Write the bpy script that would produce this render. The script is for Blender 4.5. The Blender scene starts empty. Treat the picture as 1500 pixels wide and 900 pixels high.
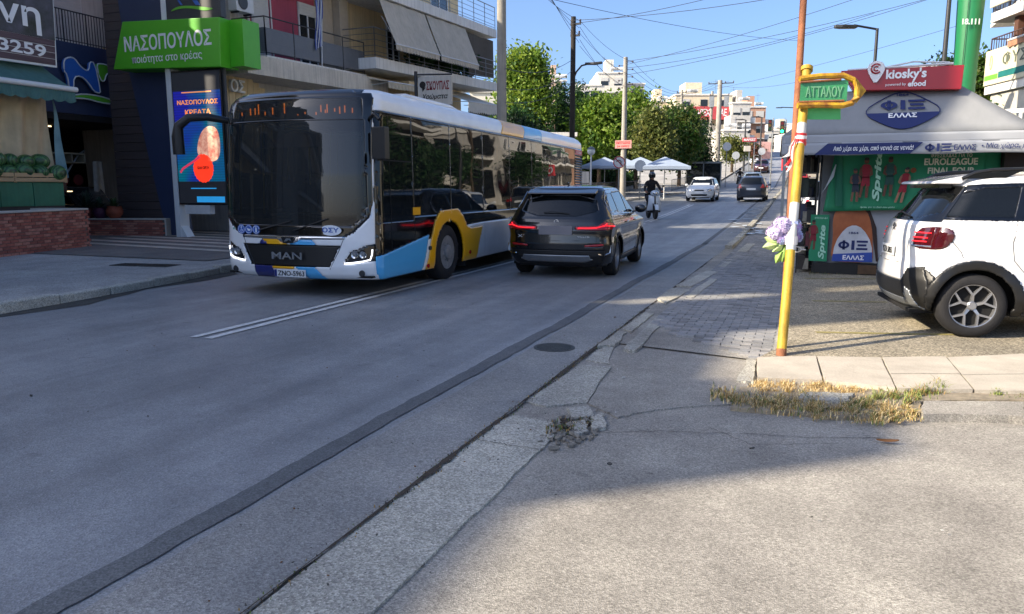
import bpy, bmesh, math, random
import numpy as np
from mathutils import Vector, Matrix
random.seed(7); RNG = np.random.default_rng(7)
R = math.radians; PI = math.pi
SC = bpy.context.scene
COL = SC.collection

# ------------------------------------------------------------------ camera, sky, sun, exposure
cam = bpy.data.cameras.new("camera"); cam.lens = 26.4; cam.sensor_width = 36
cam.clip_start = .05; cam.clip_end = 3000
co = bpy.data.objects.new("camera", cam); COL.objects.link(co)
co.location = (0, 0, 1.6); co.rotation_euler = (R(81), 0, R(21.1))
SC.camera = co
SUN_EL = 30.0; SUN_AZ = 231.0
W = bpy.data.worlds.new("World"); SC.world = W; W.use_nodes = True
nt = W.node_tree; bg = nt.nodes['Background']
sky = nt.nodes.new('ShaderNodeTexSky'); sky.sky_type = 'NISHITA'; sky.sun_disc = False
sky.sun_elevation = R(SUN_EL); sky.sun_rotation = R(SUN_AZ)
sky.air_density = .7; sky.dust_density = 3.2; sky.ozone_density = 4.6; sky.altitude = 100
nt.links.new(sky.outputs[0], bg.inputs[0]); bg.inputs[1].default_value = .15
sl = bpy.data.lights.new("sun", 'SUN'); sl.energy = 5; sl.angle = R(.5); sl.color = (1, .86, .66)
so = bpy.data.objects.new("sun", sl); COL.objects.link(so)
a = R(SUN_AZ); e = R(SUN_EL)
so.rotation_euler = (-Vector((math.sin(a)*math.cos(e), math.cos(a)*math.cos(e), math.sin(e)))).to_track_quat('-Z', 'Y').to_euler()
SC.view_settings.view_transform = 'Standard'; SC.view_settings.look = 'None'
SC.view_settings.exposure = 1.06; SC.view_settings.gamma = 1
SC.render.engine = 'CYCLES'

# ------------------------------------------------------------------ helpers
def lin(c):
    if isinstance(c, str):
        v = [int(c[i:i+2], 16)/255 for i in (0, 2, 4)]
        return tuple((x/12.92 if x <= .04045 else ((x+.055)/1.055)**2.4) for x in v)
    return tuple(c)
MATS = {}
def mat(name, col, rough=.6, metal=0, var=.12, scale=6, bump=0, bscale=None, col2=None, emit=0, spec=.5, coat=0, fine=0, stretch=None, streak=0):
    """procedural principled material: colour broken up by two noises, optional bump"""
    if name in MATS: return MATS[name]
    m = bpy.data.materials.new(name); m.use_nodes = True; MATS[name] = m
    n = m.node_tree.nodes; l = m.node_tree.links; b = n['Principled BSDF']
    c = lin(col)
    b.inputs['Roughness'].default_value = rough; b.inputs['Metallic'].default_value = metal
    b.inputs['Specular IOR Level'].default_value = spec
    if coat: b.inputs['Coat Weight'].default_value = coat; b.inputs['Coat Roughness'].default_value = .03
    tc = n.new('ShaderNodeTexCoord'); src = tc.outputs['Object']
    if stretch:
        mp = n.new('ShaderNodeMapping'); mp.inputs['Scale'].default_value = stretch
        l.new(src, mp.inputs[0]); src = mp.outputs[0]
    no = n.new('ShaderNodeTexNoise'); no.inputs['Scale'].default_value = scale; no.inputs['Detail'].default_value = 6
    no.inputs['Roughness'].default_value = .62
    l.new(src, no.inputs['Vector'])
    rp = n.new('ShaderNodeValToRGB'); rp.color_ramp.elements[0].position = .32; rp.color_ramp.elements[1].position = .68
    c2 = lin(col2) if col2 else tuple(min(1, x*(1+var)) for x in c)
    c1 = tuple(x*(1-var) for x in c) if not col2 else c
    rp.color_ramp.elements[0].color = (*c1, 1); rp.color_ramp.elements[1].color = (*c2, 1)
    l.new(no.outputs['Fac'], rp.inputs[0]); out = rp.outputs[0]
    if fine:
        n2 = n.new('ShaderNodeTexNoise'); n2.inputs['Scale'].default_value = scale*28; n2.inputs['Detail'].default_value = 3
        l.new(tc.outputs['Object'], n2.inputs['Vector'])
        mr = n.new('ShaderNodeMapRange'); mr.inputs[1].default_value = .3; mr.inputs[2].default_value = .7
        mr.inputs[3].default_value = 1-fine; mr.inputs[4].default_value = 1+fine
        l.new(n2.outputs['Fac'], mr.inputs[0])
        vm = n.new('ShaderNodeVectorMath'); vm.operation = 'SCALE'; l.new(out, vm.inputs[0]); l.new(mr.outputs[0], vm.inputs['Scale'])
        out = vm.outputs[0]
    if streak:
        mp = n.new('ShaderNodeMapping'); mp.inputs['Scale'].default_value = (5, 5, .35); l.new(tc.outputs['Object'], mp.inputs[0])
        n3 = n.new('ShaderNodeTexNoise'); n3.inputs['Scale'].default_value = 2.2; n3.inputs['Detail'].default_value = 4
        l.new(mp.outputs[0], n3.inputs['Vector'])
        mr = n.new('ShaderNodeMapRange'); mr.inputs[1].default_value = .42; mr.inputs[2].default_value = .75
        mr.inputs[3].default_value = 1; mr.inputs[4].default_value = 1-streak
        l.new(n3.outputs['Fac'], mr.inputs[0])
        vm = n.new('ShaderNodeVectorMath'); vm.operation = 'SCALE'; l.new(out, vm.inputs[0]); l.new(mr.outputs[0], vm.inputs['Scale'])
        out = vm.outputs[0]
    l.new(out, b.inputs['Base Color'])
    if emit:
        l.new(out, b.inputs['Emission Color']); b.inputs['Emission Strength'].default_value = emit
    if bump:
        nb = n.new('ShaderNodeTexNoise'); nb.inputs['Scale'].default_value = bscale or scale*6; nb.inputs['Detail'].default_value = 4
        l.new(tc.outputs['Object'], nb.inputs['Vector'])
        bp = n.new('ShaderNodeBump'); bp.inputs['Strength'].default_value = bump; bp.inputs['Distance'].default_value = .02
        l.new(nb.outputs['Fac'], bp.inputs['Height']); l.new(bp.outputs[0], b.inputs['Normal'])
    return m
def glass_mat(name, tint=(.05, .06, .07), trans=.35, rough=.02, ior=1.52, wave=0, refl=1.0):
    """window glass: a fresnel mirror over a tinted see-through pane"""
    if name in MATS: return MATS[name]
    m = bpy.data.materials.new(name); m.use_nodes = True; MATS[name] = m
    n = m.node_tree.nodes; l = m.node_tree.links; n.clear()
    o = n.new('ShaderNodeOutputMaterial')
    d = n.new('ShaderNodeBsdfDiffuse'); d.inputs[0].default_value = (*[x*.25 for x in tint], 1)
    t = n.new('ShaderNodeBsdfTransparent'); t.inputs[0].default_value = (*tint, 1)
    g = n.new('ShaderNodeBsdfGlossy'); g.inputs['Roughness'].default_value = rough; g.inputs[0].default_value = (refl, refl, refl, 1)
    m1 = n.new('ShaderNodeMixShader'); m1.inputs[0].default_value = trans
    l.new(d.outputs[0], m1.inputs[1]); l.new(t.outputs[0], m1.inputs[2])
    f = n.new('ShaderNodeFresnel'); f.inputs[0].default_value = ior
    m2 = n.new('ShaderNodeMixShader'); l.new(f.outputs[0], m2.inputs[0]); l.new(m1.outputs[0], m2.inputs[1]); l.new(g.outputs[0], m2.inputs[2])
    if wave:
        tc = n.new('ShaderNodeTexCoord'); no = n.new('ShaderNodeTexNoise'); no.inputs['Scale'].default_value = 1.1; no.inputs['Detail'].default_value = 1
        l.new(tc.outputs['Object'], no.inputs['Vector'])
        bp = n.new('ShaderNodeBump'); bp.inputs['Strength'].default_value = wave; bp.inputs['Distance'].default_value = .05
        l.new(no.outputs['Fac'], bp.inputs['Height']); l.new(bp.outputs[0], g.inputs['Normal']); l.new(bp.outputs[0], f.inputs['Normal'])
    l.new(m2.outputs[0], o.inputs[0]); return m

def put(o, parent=None, label=None, cat=None, group=None, kind=None):
    if o.name not in COL.objects: COL.objects.link(o)
    if parent is not None: o.parent = parent
    if label: o['label'] = label
    if cat: o['category'] = cat
    if group: o['group'] = group
    if kind: o['kind'] = kind
    return o
def thing(name, label, cat, loc=(0, 0, 0), rz=0, group=None, rx=0, ry=0):
    o = bpy.data.objects.new(name, None); o.empty_display_size = .2
    o.location = loc; o.rotation_euler = (rx, ry, rz)
    return put(o, None, label, cat, group)
def node(name, parent, loc=(0, 0, 0), rz=0, rx=0, ry=0):
    o = bpy.data.objects.new(name, None); o.location = loc; o.rotation_euler = (rx, ry, rz); return put(o, parent)
KIDS = {}
def copy_tree(o, parent=None):
    c = o.copy(); COL.objects.link(c)
    c.parent = parent
    for ch in [x for x in bpy.data.objects if x.parent == o]: copy_tree(ch, c)
    return c
def dup(o, loc, rz=None, label=None, scale=None):
    c = copy_tree(o); c.location = loc
    if rz is not None: c.rotation_euler.z = rz
    if label: c['label'] = label
    if scale: c.scale = (scale,)*3 if not isinstance(scale, tuple) else scale
    return c

class MB:
    def __init__(s): s.v = []; s.f = []; s.m = []; s.cm = 0
    def add(s, vs, fs):
        b = len(s.v); s.v.extend([tuple(q) for q in vs])
        for f in fs: s.f.append(tuple(b+i for i in f)); s.m.append(s.cm)
        return s
    def box(s, x0, x1, y0, y1, z0, z1):
        vs = [(x, y, z) for z in (z0, z1) for y in (y0, y1) for x in (x0, x1)]
        return s.add(vs, [(0, 2, 3, 1), (4, 5, 7, 6), (0, 1, 5, 4), (2, 6, 7, 3), (0, 4, 6, 2), (1, 3, 7, 5)])
    def obox(s, c, size, rot=(0, 0, 0)):
        M_ = Matrix.Rotation(rot[2], 3, 'Z') @ Matrix.Rotation(rot[1], 3, 'Y') @ Matrix.Rotation(rot[0], 3, 'X'); c = Vector(c)
        vs = [c + M_ @ Vector((x*size[0]/2, y*size[1]/2, z*size[2]/2)) for z in (-1, 1) for y in (-1, 1) for x in (-1, 1)]
        return s.add(vs, [(0, 2, 3, 1), (4, 5, 7, 6), (0, 1, 5, 4), (2, 6, 7, 3), (0, 4, 6, 2), (1, 3, 7, 5)])
    def poly(s, pts): return s.add(pts, [tuple(range(len(pts)))])
    def prism(s, pts, vec):
        n = len(pts); v = Vector(vec); p2 = [Vector(p)+v for p in pts]
        fs = [tuple(range(n-1, -1, -1)), tuple(range(n, 2*n))] + [(i, (i+1) % n, n+(i+1) % n, n+i) for i in range(n)]
        return s.add(list(pts)+p2, fs)
    def ring(s, c, ax, r, n, ph=0):
        ax = Vector(ax).normalized(); u = ax.orthogonal().normalized()
        if abs(ax.z) < .95: u = ax.cross(Vector((0, 0, 1))).normalized()
        w = ax.cross(u)
        return [Vector(c)+r*(math.cos(2*PI*i/n+ph)*u+math.sin(2*PI*i/n+ph)*w) for i in range(n)]
    def cyl(s, p0, p1, r0, r1=None, n=10, caps=True):
        r1 = r0 if r1 is None else r1; ax = Vector(p1)-Vector(p0)
        a = s.ring(p0, ax, r0, n); b = s.ring(p1, ax, r1, n)
        fs = [(i, (i+1) % n, n+(i+1) % n, n+i) for i in range(n)]
        if caps: fs += [tuple(range(n-1, -1, -1)), tuple(range(n, 2*n))]
        return s.add(a+b, fs)
    def tube(s, pts, r, n=6):
        pts = [Vector(p) for p in pts]; k = len(pts); vs = []
        rr = r if isinstance(r, (list, tuple)) else [r]*k
        for i, p in enumerate(pts):
            ax = (pts[min(i+1, k-1)]-pts[max(i-1, 0)])
            vs += s.ring(p, ax, rr[i], n)
        fs = [(i*n+j, i*n+(j+1) % n, (i+1)*n+(j+1) % n, (i+1)*n+j) for i in range(k-1) for j in range(n)]
        fs += [tuple(range(n-1, -1, -1)), tuple((k-1)*n+j for j in range(n))]
        return s.add(vs, fs)
    def lathe(s, prof, c=(0, 0, 0), n=16, axis='Z'):
        vs = []
        for r, h in prof:
            for i in range(n):
                t = 2*PI*i/n; x, y = r*math.cos(t), r*math.sin(t)
                vs.append({'Z': (c[0]+x, c[1]+y, c[2]+h), 'Y': (c[0]+x, c[1]+h, c[2]+y), 'X': (c[0]+h, c[1]+x, c[2]+y)}[axis])
        k = len(prof)
        fs = [(i*n+j, i*n+(j+1) % n, (i+1)*n+(j+1) % n, (i+1)*n+j) for i in range(k-1) for j in range(n)]
        fs += [tuple(range(n-1, -1, -1)), tuple((k-1)*n+j for j in range(n))]
        return s.add(vs, fs)
    def ball(s, c, r, n=10, k=7, sq=(1, 1, 1)):
        b = MB(); b.lathe([(max(.001, math.sin(PI*i/k))*r, -math.cos(PI*i/k)*r) for i in range(k+1)], (0, 0, 0), n)
        return s.add([(c[0]+x*sq[0], c[1]+y*sq[1], c[2]+z*sq[2]) for x, y, z in b.v], b.f)
    def grid(s, fn, nu, nv):
        vs = [fn(i/nu, j/nv) for j in range(nv+1) for i in range(nu+1)]
        return s.add(vs, [(j*(nu+1)+i, j*(nu+1)+i+1, (j+1)*(nu+1)+i+1, (j+1)*(nu+1)+i) for j in range(nv) for i in range(nu)])
    def mesh(s, name, mats, smooth=False, fix=True):
        me = bpy.data.meshes.new(name); me.from_pydata(s.v, [], s.f)
        mats = mats if isinstance(mats, (list, tuple)) else [mats]
        for m in mats: me.materials.append(m)
        if len(mats) > 1: me.polygons.foreach_set('material_index', s.m)
        if fix:
            bm = bmesh.new(); bm.from_mesh(me); bmesh.ops.recalc_face_normals(bm, faces=bm.faces[:]); bm.to_mesh(me); bm.free()
        if smooth:
            me.polygons.foreach_set('use_smooth', [True]*len(me.polygons))
        me.update(); return me
    def build(s, name, mats, parent=None, label=None, cat=None, group=None, kind=None, smooth=False, bevel=0, loc=None, sharp=40, fix=True):
        me = s.mesh(name, mats, smooth, fix)
        o = bpy.data.objects.new(name, me)
        if loc is not None: o.location = loc
        put(o, parent, label, cat, group, kind)
        if bevel:
            md = o.modifiers.new('bevel', 'BEVEL'); md.width = bevel; md.segments = 2; md.limit_method = 'ANGLE'; md.angle_limit = R(35)
        if smooth and sharp:
            try: me.set_sharp_from_angle(angle=R(sharp))
            except Exception: pass
        return o
def inst(name, me, parent, loc=(0, 0, 0), rz=0, **k):
    o = bpy.data.objects.new(name, me); o.location = loc; o.rotation_euler.z = rz; return put(o, parent, **k)

FACE = {'-Y': ((1, 0, 0), (0, 0, 1)), '+X': ((0, 1, 0), (0, 0, 1)), '-X': ((0, -1, 0), (0, 0, 1)), '+Y': ((-1, 0, 0), (0, 0, 1))}
def text(body, m, parent, c, w, h, face='-Y', bold=0.0, shear=0, ext=.004, name='lettering', U=None, V=None, res=3, arch=0):
    """flat raised lettering whose bounding box is w by h, centred at c"""
    cu = bpy.data.curves.new(name, 'FONT'); cu.body = body; cu.resolution_u = res; cu.offset = bold; cu.shear = shear
    cu.extrude = .01; t = bpy.data.objects.new(name, cu); COL.objects.link(t)
    dg = bpy.context.evaluated_depsgraph_get(); dg.update()
    me = bpy.data.meshes.new_from_object(t.evaluated_get(dg)); bpy.data.objects.remove(t)
    n = len(me.vertices); a = np.empty(n*3); me.vertices.foreach_get('co', a); a = a.reshape(-1, 3)
    lo = a.min(0); hi = a.max(0); q = (a-(lo+hi)/2)/np.maximum(hi-lo, 1e-6)
    if U is None: U, V = FACE[face]
    U = np.array(Vector(U).normalized()); V = np.array(Vector(V).normalized()); N = np.cross(U, V)
    zz = q[:, 1]*h + (arch*(1-(2*q[:, 0])**2) if arch else 0)
    p = np.outer(q[:, 0]*w, U)+np.outer(zz, V)+np.outer((q[:, 2]+.5)*ext, N)
    me.vertices.foreach_set('co', p.ravel()); me.materials.clear(); me.materials.append(m)
    me.update(); o = bpy.data.objects.new(name, me); o.location = c
    return put(o, parent)
def flat(pts, z=0, y=None, x=None):
    """2D points onto a vertical plane"""
    if y is not None: return [(p[0], y, p[1]) for p in pts]
    if x is not None: return [(x, p[0], p[1]) for p in pts]
    return [(p[0], p[1], z) for p in pts]
def smooth_poly(pts, it=2):
    for _ in range(it):
        q = []
        for i in range(len(pts)):
            a, b = pts[i], pts[(i+1) % len(pts)]
            q += [tuple(.75*a[k]+.25*b[k] for k in range(len(a))), tuple(.25*a[k]+.75*b[k] for k in range(len(a)))]
        pts = q
    return pts
_HY = [-400, 22, 34, 48, 62, 75, 96, 130, 200, 320, 900]; _HZ = [0, 0, .3, .8, 1.25, 1.7, 3.4, 6.2, 10.5, 15, 18]
def hz(y): return float(np.interp(y, _HY, _HZ))

# ------------------------------------------------------------------ materials
def ground_mat(name, c1, c2, speck=.5, sscale=90, patch=.25, track=0, bump=.5, rough=.85, warm=None, spec=.3):
    if name in MATS: return MATS[name]
    m = bpy.data.materials.new(name); m.use_nodes = True; MATS[name] = m
    n = m.node_tree.nodes; l = m.node_tree.links; b = n['Principled BSDF']
    b.inputs['Roughness'].default_value = rough; b.inputs['Specular IOR Level'].default_value = spec
    tc = n.new('ShaderNodeTexCoord'); O = tc.outputs['Object']
    def noise(scale, det=4, vec=None, ro=.6):
        q = n.new('ShaderNodeTexNoise'); q.inputs['Scale'].default_value = scale; q.inputs['Detail'].default_value = det; q.inputs['Roughness'].default_value = ro
        l.new(vec or O, q.inputs['Vector']); return q.outputs['Fac']
    def ramp(f, a, bb, lo, hi):
        q = n.new('ShaderNodeMapRange'); q.inputs[1].default_value = a; q.inputs[2].default_value = bb; q.inputs[3].default_value = lo; q.inputs[4].default_value = hi
        l.new(f, q.inputs[0]); return q.outputs[0]
    def mul(x, y):
        q = n.new('ShaderNodeMath'); q.operation = 'MULTIPLY'; l.new(x, q.inputs[0]); l.new(y, q.inputs[1]); return q.outputs[0]
    mx = n.new('ShaderNodeMix'); mx.data_type = 'RGBA'; mx.inputs[6].default_value = (*lin(c1), 1); mx.inputs[7].default_value = (*lin(c2), 1)
    l.new(ramp(noise(.9, 6), .35, .65, 0, 1), mx.inputs[0])
    f = ramp(noise(sscale, 5, None, .8), .3, .72, 1-speck, 1+speck)
    vo = n.new('ShaderNodeTexVoronoi'); vo.inputs['Scale'].default_value = sscale*1.1; l.new(O, vo.inputs['Vector'])
    sp = n.new('ShaderNodeSeparateColor'); l.new(vo.outputs['Color'], sp.inputs[0])
    f = mul(f, ramp(sp.outputs[0], .0, 1, 1-speck*.6, 1+speck*.6))
    f = mul(f, ramp(noise(.28, 5), .3, .7, 1-patch, 1+patch))
    # dark spots of old chewing gum, oil and small repairs
    f = mul(f, ramp(noise(3.4, 2, None, .4), .70, .76, 1, .80)); f = mul(f, ramp(noise(1.9, 8, None, .75), .34, .62, .84, 1.08)); f = mul(f, ramp(noise(14, 3, None, .5), .68, .74, 1, .72)); f = mul(f, ramp(noise(11, 3, None, .5), .25, .32, 1.22, 1))
    if track:
        mp = n.new('ShaderNodeMapping'); mp.inputs['Scale'].default_value = (1.15, .035, 1); l.new(O, mp.inputs[0])
        f = mul(f, ramp(noise(1.0, 5, mp.outputs[0]), .35, .66, 1-track, 1+track*.6))
    vm = n.new('ShaderNodeVectorMath'); vm.operation = 'SCALE'; l.new(mx.outputs[2], vm.inputs[0]); l.new(f, vm.inputs['Scale'])
    l.new(vm.outputs[0], b.inputs['Base Color'])
    bp = n.new('ShaderNodeBump'); bp.inputs['Strength'].default_value = bump; bp.inputs['Distance'].default_value = .006
    l.new(vo.outputs['Distance'], bp.inputs['Height']); l.new(bp.outputs[0], b.inputs['Normal'])
    return m
M_road = ground_mat('asphalt_road', '7f8183', '909294', .40, 95, .10, .32, .4, .5, spec=.55)
M_road2 = ground_mat('asphalt_road_edge', '7d7d7b', '918f8a', .50, 95, .16, .12, .5, .62, spec=.5)
M_patch = ground_mat('asphalt_patch', '5a5d60', '686a6b', .42, 100, .12, 0, .25, .75)
M_side = ground_mat('asphalt_side_street', '8a867f', 'a09c93', .50, 115, .2, 0, .4, .88)
M_park = ground_mat('asphalt_parking', '8a8373', 'a29985', .85, 62, .18, 0, .8, .9)
M_conc = ground_mat('concrete_gutter', '9c9a92', 'b4b1a5', .55, 80, .28, 0, .6, .9)
M_conc2 = mat('concrete_slab', 'b3ab9d', .9, var=.14, scale=3, bump=.25, bscale=60, fine=.1)
M_paver = mat('paver', '868788', .9, var=.16, scale=2.2, bump=.3, bscale=90, fine=.16)
M_gap = mat('dirt_gap', '3d352d', .95, var=.3, scale=12, bump=.4)
M_white_line = mat('road_paint', 'cfd0ce', .75, var=.2, scale=9, bump=.1, fine=.2)
M_yellow_line = mat('worn_yellow_paint', '8d8452', .8, var=.25, scale=8, fine=.25)
M_left_pave = ground_mat('left_pavement', '92918e', 'a3a19c', .4, 60, .2, 0, .6, .9)
M_terrain = mat('terrain', '8a8474', .95, var=.3, scale=.05)
M_black = mat('black_plastic', '141517', .45, var=.1, scale=10)
M_dark = mat('dark_metal', '2a2c30', .45, var=.12, scale=5)
M_rubber = mat('tyre_rubber', '17171a', .8, var=.2, scale=12, bump=.15, bscale=80)
M_chrome = mat('chrome', 'c8cacc', .12, 1, var=.04)
M_alloy = mat('alloy', 'a4a6ab', .3, .8, var=.08)
M_steel = mat('galvanised_steel', '84888b', .45, .7, var=.15, scale=4)
M_white = mat('white_plaster', 'd6d3cc', .85, var=.08, scale=1.5, bump=.1, streak=.2)
M_inner = mat('dark_interior', '0b0c0e', .9, var=.2)
M_plate = mat('plate_white', 'cfd2d4', .4, var=.03)
M_ink = mat('ink_black', '101114', .5, var=.05)
M_txt = mat('white_lettering', 'e6e8ea', .5, var=.03)
M_blue = mat('logo_blue', '17264f', .5, var=.06)
# ------------------------------------------------------------------ survey helpers: photo pixel -> place on a real plane
_F = 1100.; _P = R(9); _T = R(21.1)
def _ray(px, py):
    a = px-750; v = 450-py; w = _F*math.cos(_P)+v*math.sin(_P); z = v*math.cos(_P)-_F*math.sin(_P)
    return a*math.cos(_T)-w*math.sin(_T), a*math.sin(_T)+w*math.cos(_T), z
def gp(px, py, z=0):
    r = _ray(px, py); s = (z-1.6)/r[2]; return (r[0]*s, r[1]*s)
def atx(px, py, X):
    r = _ray(px, py); s = X/r[0]; return (r[1]*s, r[2]*s+1.6)     # (Y, Z) on the plane x = X
def aty(px, py, Y):
    r = _ray(px, py); s = Y/r[1]; return (r[0]*s, r[2]*s+1.6)     # (X, Z) on the plane y = Y
def jag(p, q, n, amp, rnd):
    """points from p to q with small random sideways wander"""
    out = []; dx, dy = q[0]-p[0], q[1]-p[1]; L_ = math.hypot(dx, dy) or 1
    o = 0
    for i in range(n+1):
        t = i/n; o = o*.6+rnd.uniform(-amp, amp)
        k = 0 if i in (0, n) else o
        out.append((p[0]+dx*t-dy/L_*k, p[1]+dy*t+dx/L_*k))
    return out
def strip(name, left, right, z, m, **k):
    """ribbon between two polylines of equal length that follows the lie of the land"""
    b = MB(); n = len(left)
    vs = [(x, y, hz(y)+z) for x, y in left]+[(x, y, hz(y)+z) for x, y in right]
    b.add(vs, [(i, i+1, n+i+1, n+i) for i in range(n-1)])
    return b.build(name, m, **k)
ys = [-60, -30, -10, 0, 5, 10, 15, 22, 28, 34, 41, 48, 55, 62, 75, 85, 96, 113, 130, 165, 200, 260, 320, 500]
def lk(y): return float(np.interp(y, [-60, 5, 7, 9.5, 11.3, 48, 55, 62, 100], [-9.3, -9.45, -9.55, -9.9, -10.25, -10.3, -9.2, -8.4, -8.0]))
rnd = random.Random(3)
# the lie of the land, as far as the horizon
b = MB(); n = len(ys); xs = [-1500, -200, -60, -11, 0, 40, 200, 1500]; yy = [-1500]+ys+[1500]
b.add([(x, y, hz(y)-.06) for y in yy for x in xs], [(j*8+i, j*8+i+1, j*8+9+i, j*8+8+i) for j in range(len(yy)-1) for i in range(7)])
b.build('ground', M_terrain, kind='structure')
strip('road', [(lk(y)-.1, y) for y in ys], [(-2.1, y) for y in ys], 0, M_road, kind='structure')
ky = [-8+i*.16 for i in range(220)]+[27.5+i*2 for i in range(40)]+[120, 200, 320, 500]
kj = {}; o = 0
for y in ky: o = o*.7+rnd.uniform(-.012, .012); kj[y] = o
strip('road', [(-2.5+math.sin(y*1.3)*.012, y) for y in ky], [(-1.9+kj[y], y) for y in ky], .004, M_road2, kind='structure')
pj1 = []; pj2 = []; o1 = o2 = 0; off = 0
for i in range(520):
    y = -6+i*.055; o1 = o1*.82+rnd.uniform(-.011, .011); o2 = o2*.82+rnd.uniform(-.011, .011)
    off = .03*math.sin(y*.9)+.02*math.sin(y*2.3)
    pj1.append((-2.71+o1*.6+off*.4, y)); pj2.append((-2.56+o2*.6+off*.4, y))
strip('road_patch', pj1, pj2, .008, M_patch, kind='structure')
strip('road_patch', [(-2.70, y) for y in ys[7:17]], [(-2.57, y) for y in ys[7:17]], .008, M_patch, kind='structure')
# side street and open ground on the right
b = MB(); b.poly([(-1.95, -60, -.012), (60, -60, -.012), (60, 70, -.012), (-1.95, 22, -.012)]); b.build('side_street', M_side, kind='structure')
# dirt in the gap between road edge and gutter
g1 = []; g2 = []
for i in range(330):
    y = -2+i*.06; w = max(.0, .009+.012*math.sin(y*2.1)+.008*math.sin(y*7.3)+rnd.gauss(0, .006))
    g1.append((-1.906-w*.35, y)); g2.append((-1.90+w, y))
strip('gutter_gap', g1, g2, .010, M_gap, kind='structure')
# double centre line
for x0 in (-6.09, -5.89):
    for (ya, yb) in ((6.2, 15.5), (15.6, 30), (31, 44)):
        k = 40; lf = []; rt = []
        for i in range(k+1):
            y = ya+(yb-ya)*i/k; lf.append((x0-.05+rnd.uniform(-.006, .006), y)); rt.append((x0+.05+rnd.uniform(-.006, .006), y))
        strip('lane_marking', lf, rt, .009, M_white_line, kind='structure')
# concrete gutter: slabs with broken edges, at the right of the gap
def slab(name, pts, z0, z1, m, parent=None, rough=.012, n=7, **k):
    out = []
    for i in range(len(pts)):
        out += jag(pts[i], pts[(i+1) % len(pts)], n, rough, rnd)[:-1]
    b = MB(); b.prism([(x, y, z0) for x, y in out], (0, 0, z1-z0)); return b.build(name, m, parent, **k)
G_ = [gp(*q) for q in ((700, 636), (752, 608), (808, 619), (812, 640), (752, 695), (545, 897))]
slab('gutter_slab', [(-1.86, -1.5), (-1.87, 1.2), (-1.5, 1.15), (-1.44, -1.5)], -.03, .0, M_conc, kind='structure')
slab('gutter_slab', [(-1.875, 1.22), G_[0], G_[1], G_[2], G_[3], G_[4], G_[5], (-1.49, 1.2)], -.03, .001, M_conc, kind='structure')
slab('gutter_slab', [gp(768, 588), gp(850, 534), gp(895, 538), gp(860, 590), gp(800, 596)], -.03, .002, M_conc, kind='structure')
slab('gutter_slab', [gp(858, 527), gp(875, 513), gp(903, 500), gp(893, 533)], -.03, .0, M_conc, rough=.02, kind='structure')
for q in (((875, 510), (905, 488), (918, 490), (900, 508)), ((912, 484), (945, 460), (958, 462), (925, 489)),
          ((963, 440), (985, 424), (1012, 427), (975, 447)), ((990, 420), (1035, 398), (1052, 400), (1012, 422)),
          ((913, 514), (965, 464), (980, 465), (930, 516)), ((983, 456), (1000, 445), (1012, 447), (993, 460)), ((1003, 438), (1040, 410), (1050, 411), (1016, 438)),
          ((1052, 392), (1075, 374), (1086, 376), (1062, 393)), ((1080, 370), (1098, 356), (1108, 357), (1092, 371))):
    slab('kerb_stone', [gp(*p) for p in q], -.02, .018+rnd.uniform(0, .012), M_conc, kind='structure', rough=.015)
y = 20.6
while y < 75:
    slab('kerb_stone', [(-1.9, y), (-1.9, y+.96), (-1.72, y+.96), (-1.72, y)], hz(y)-.05, hz(y)+.09+rnd.uniform(0, .02), M_conc, kind='structure', n=2); y += 1.0 if y < 45 else 1.6
# rubble and broken concrete where the gutter has failed
b = MB()
for i in range(150):
    px = rnd.gauss(838, 20); py = 634+rnd.gauss(0, 11)-(px-838)*.35
    x, y = gp(px, py); s = rnd.choice((.006, .01, .015, .024))*rnd.uniform(.7, 1.2)
    b.obox((x, y, -.002+s*.2), (s*rnd.uniform(1, 2.4), s*rnd.uniform(.8, 1.6), s*.8), (rnd.uniform(-.4, .4), rnd.uniform(-.4, .4), rnd.uniform(0, 3)))
b.build('rubble', mat('rubble_stone', '77736b', .95, var=.3, scale=20, bump=.4), kind='stuff', label='broken grey concrete rubble in the failed gutter')
slab('road_patch', [gp(826, 612), gp(850, 608), gp(862, 618), (gp(855, 628)), gp(838, 634), gp(824, 622)], -.02, -.002, M_gap, kind='structure', rough=.03)
for q in (((830, 600), (862, 597), (868, 612), (838, 616)), ((866, 612), (885, 608), (888, 628), (868, 632)), ((838, 620), (858, 618), (862, 634), (842, 640))):
    slab('rubble', [gp(*p) for p in q], -.01, .014, M_conc, kind='stuff', rough=.012, label='cracked plate of concrete in the failed gutter')
# cracks: thin dark tar and dirt lines
def crack(pix, w, z=-.006):
    pts = []
    P = [gp(*p) for p in pix]
    for i in range(len(P)-1): pts += jag(P[i], P[i+1], 14, .012, rnd)[:-1]
    pts.append(P[-1]); L1 = []; L2 = []
    for i, p in enumerate(pts):
        q = pts[min(i+1, len(pts)-1)]; o_ = pts[max(i-1, 0)]; dx, dy = q[0]-o_[0], q[1]-o_[1]; d = math.hypot(dx, dy) or 1
        ww = w*(.5+rnd.random()); L1.append((p[0]-dy/d*ww, p[1]+dx/d*ww)); L2.append((p[0]+dy/d*ww, p[1]-dx/d*ww))
    strip('crack', L1, L2, z, M_gap, kind='structure')
crack([(540, 896), (640, 800), (752, 690), (812, 640)], .0035)
crack([(835, 635), (900, 632), (960, 630), (1080, 634), (1200, 640), (1290, 640)], .0025)
crack([(700, 645), (740, 652), (790, 660)], .003, .006); crack([(890, 540), (930, 560), (1000, 566), (1090, 560)], .003)
crack([(1040, 625), (1100, 650), (1230, 648)], .002)
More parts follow.
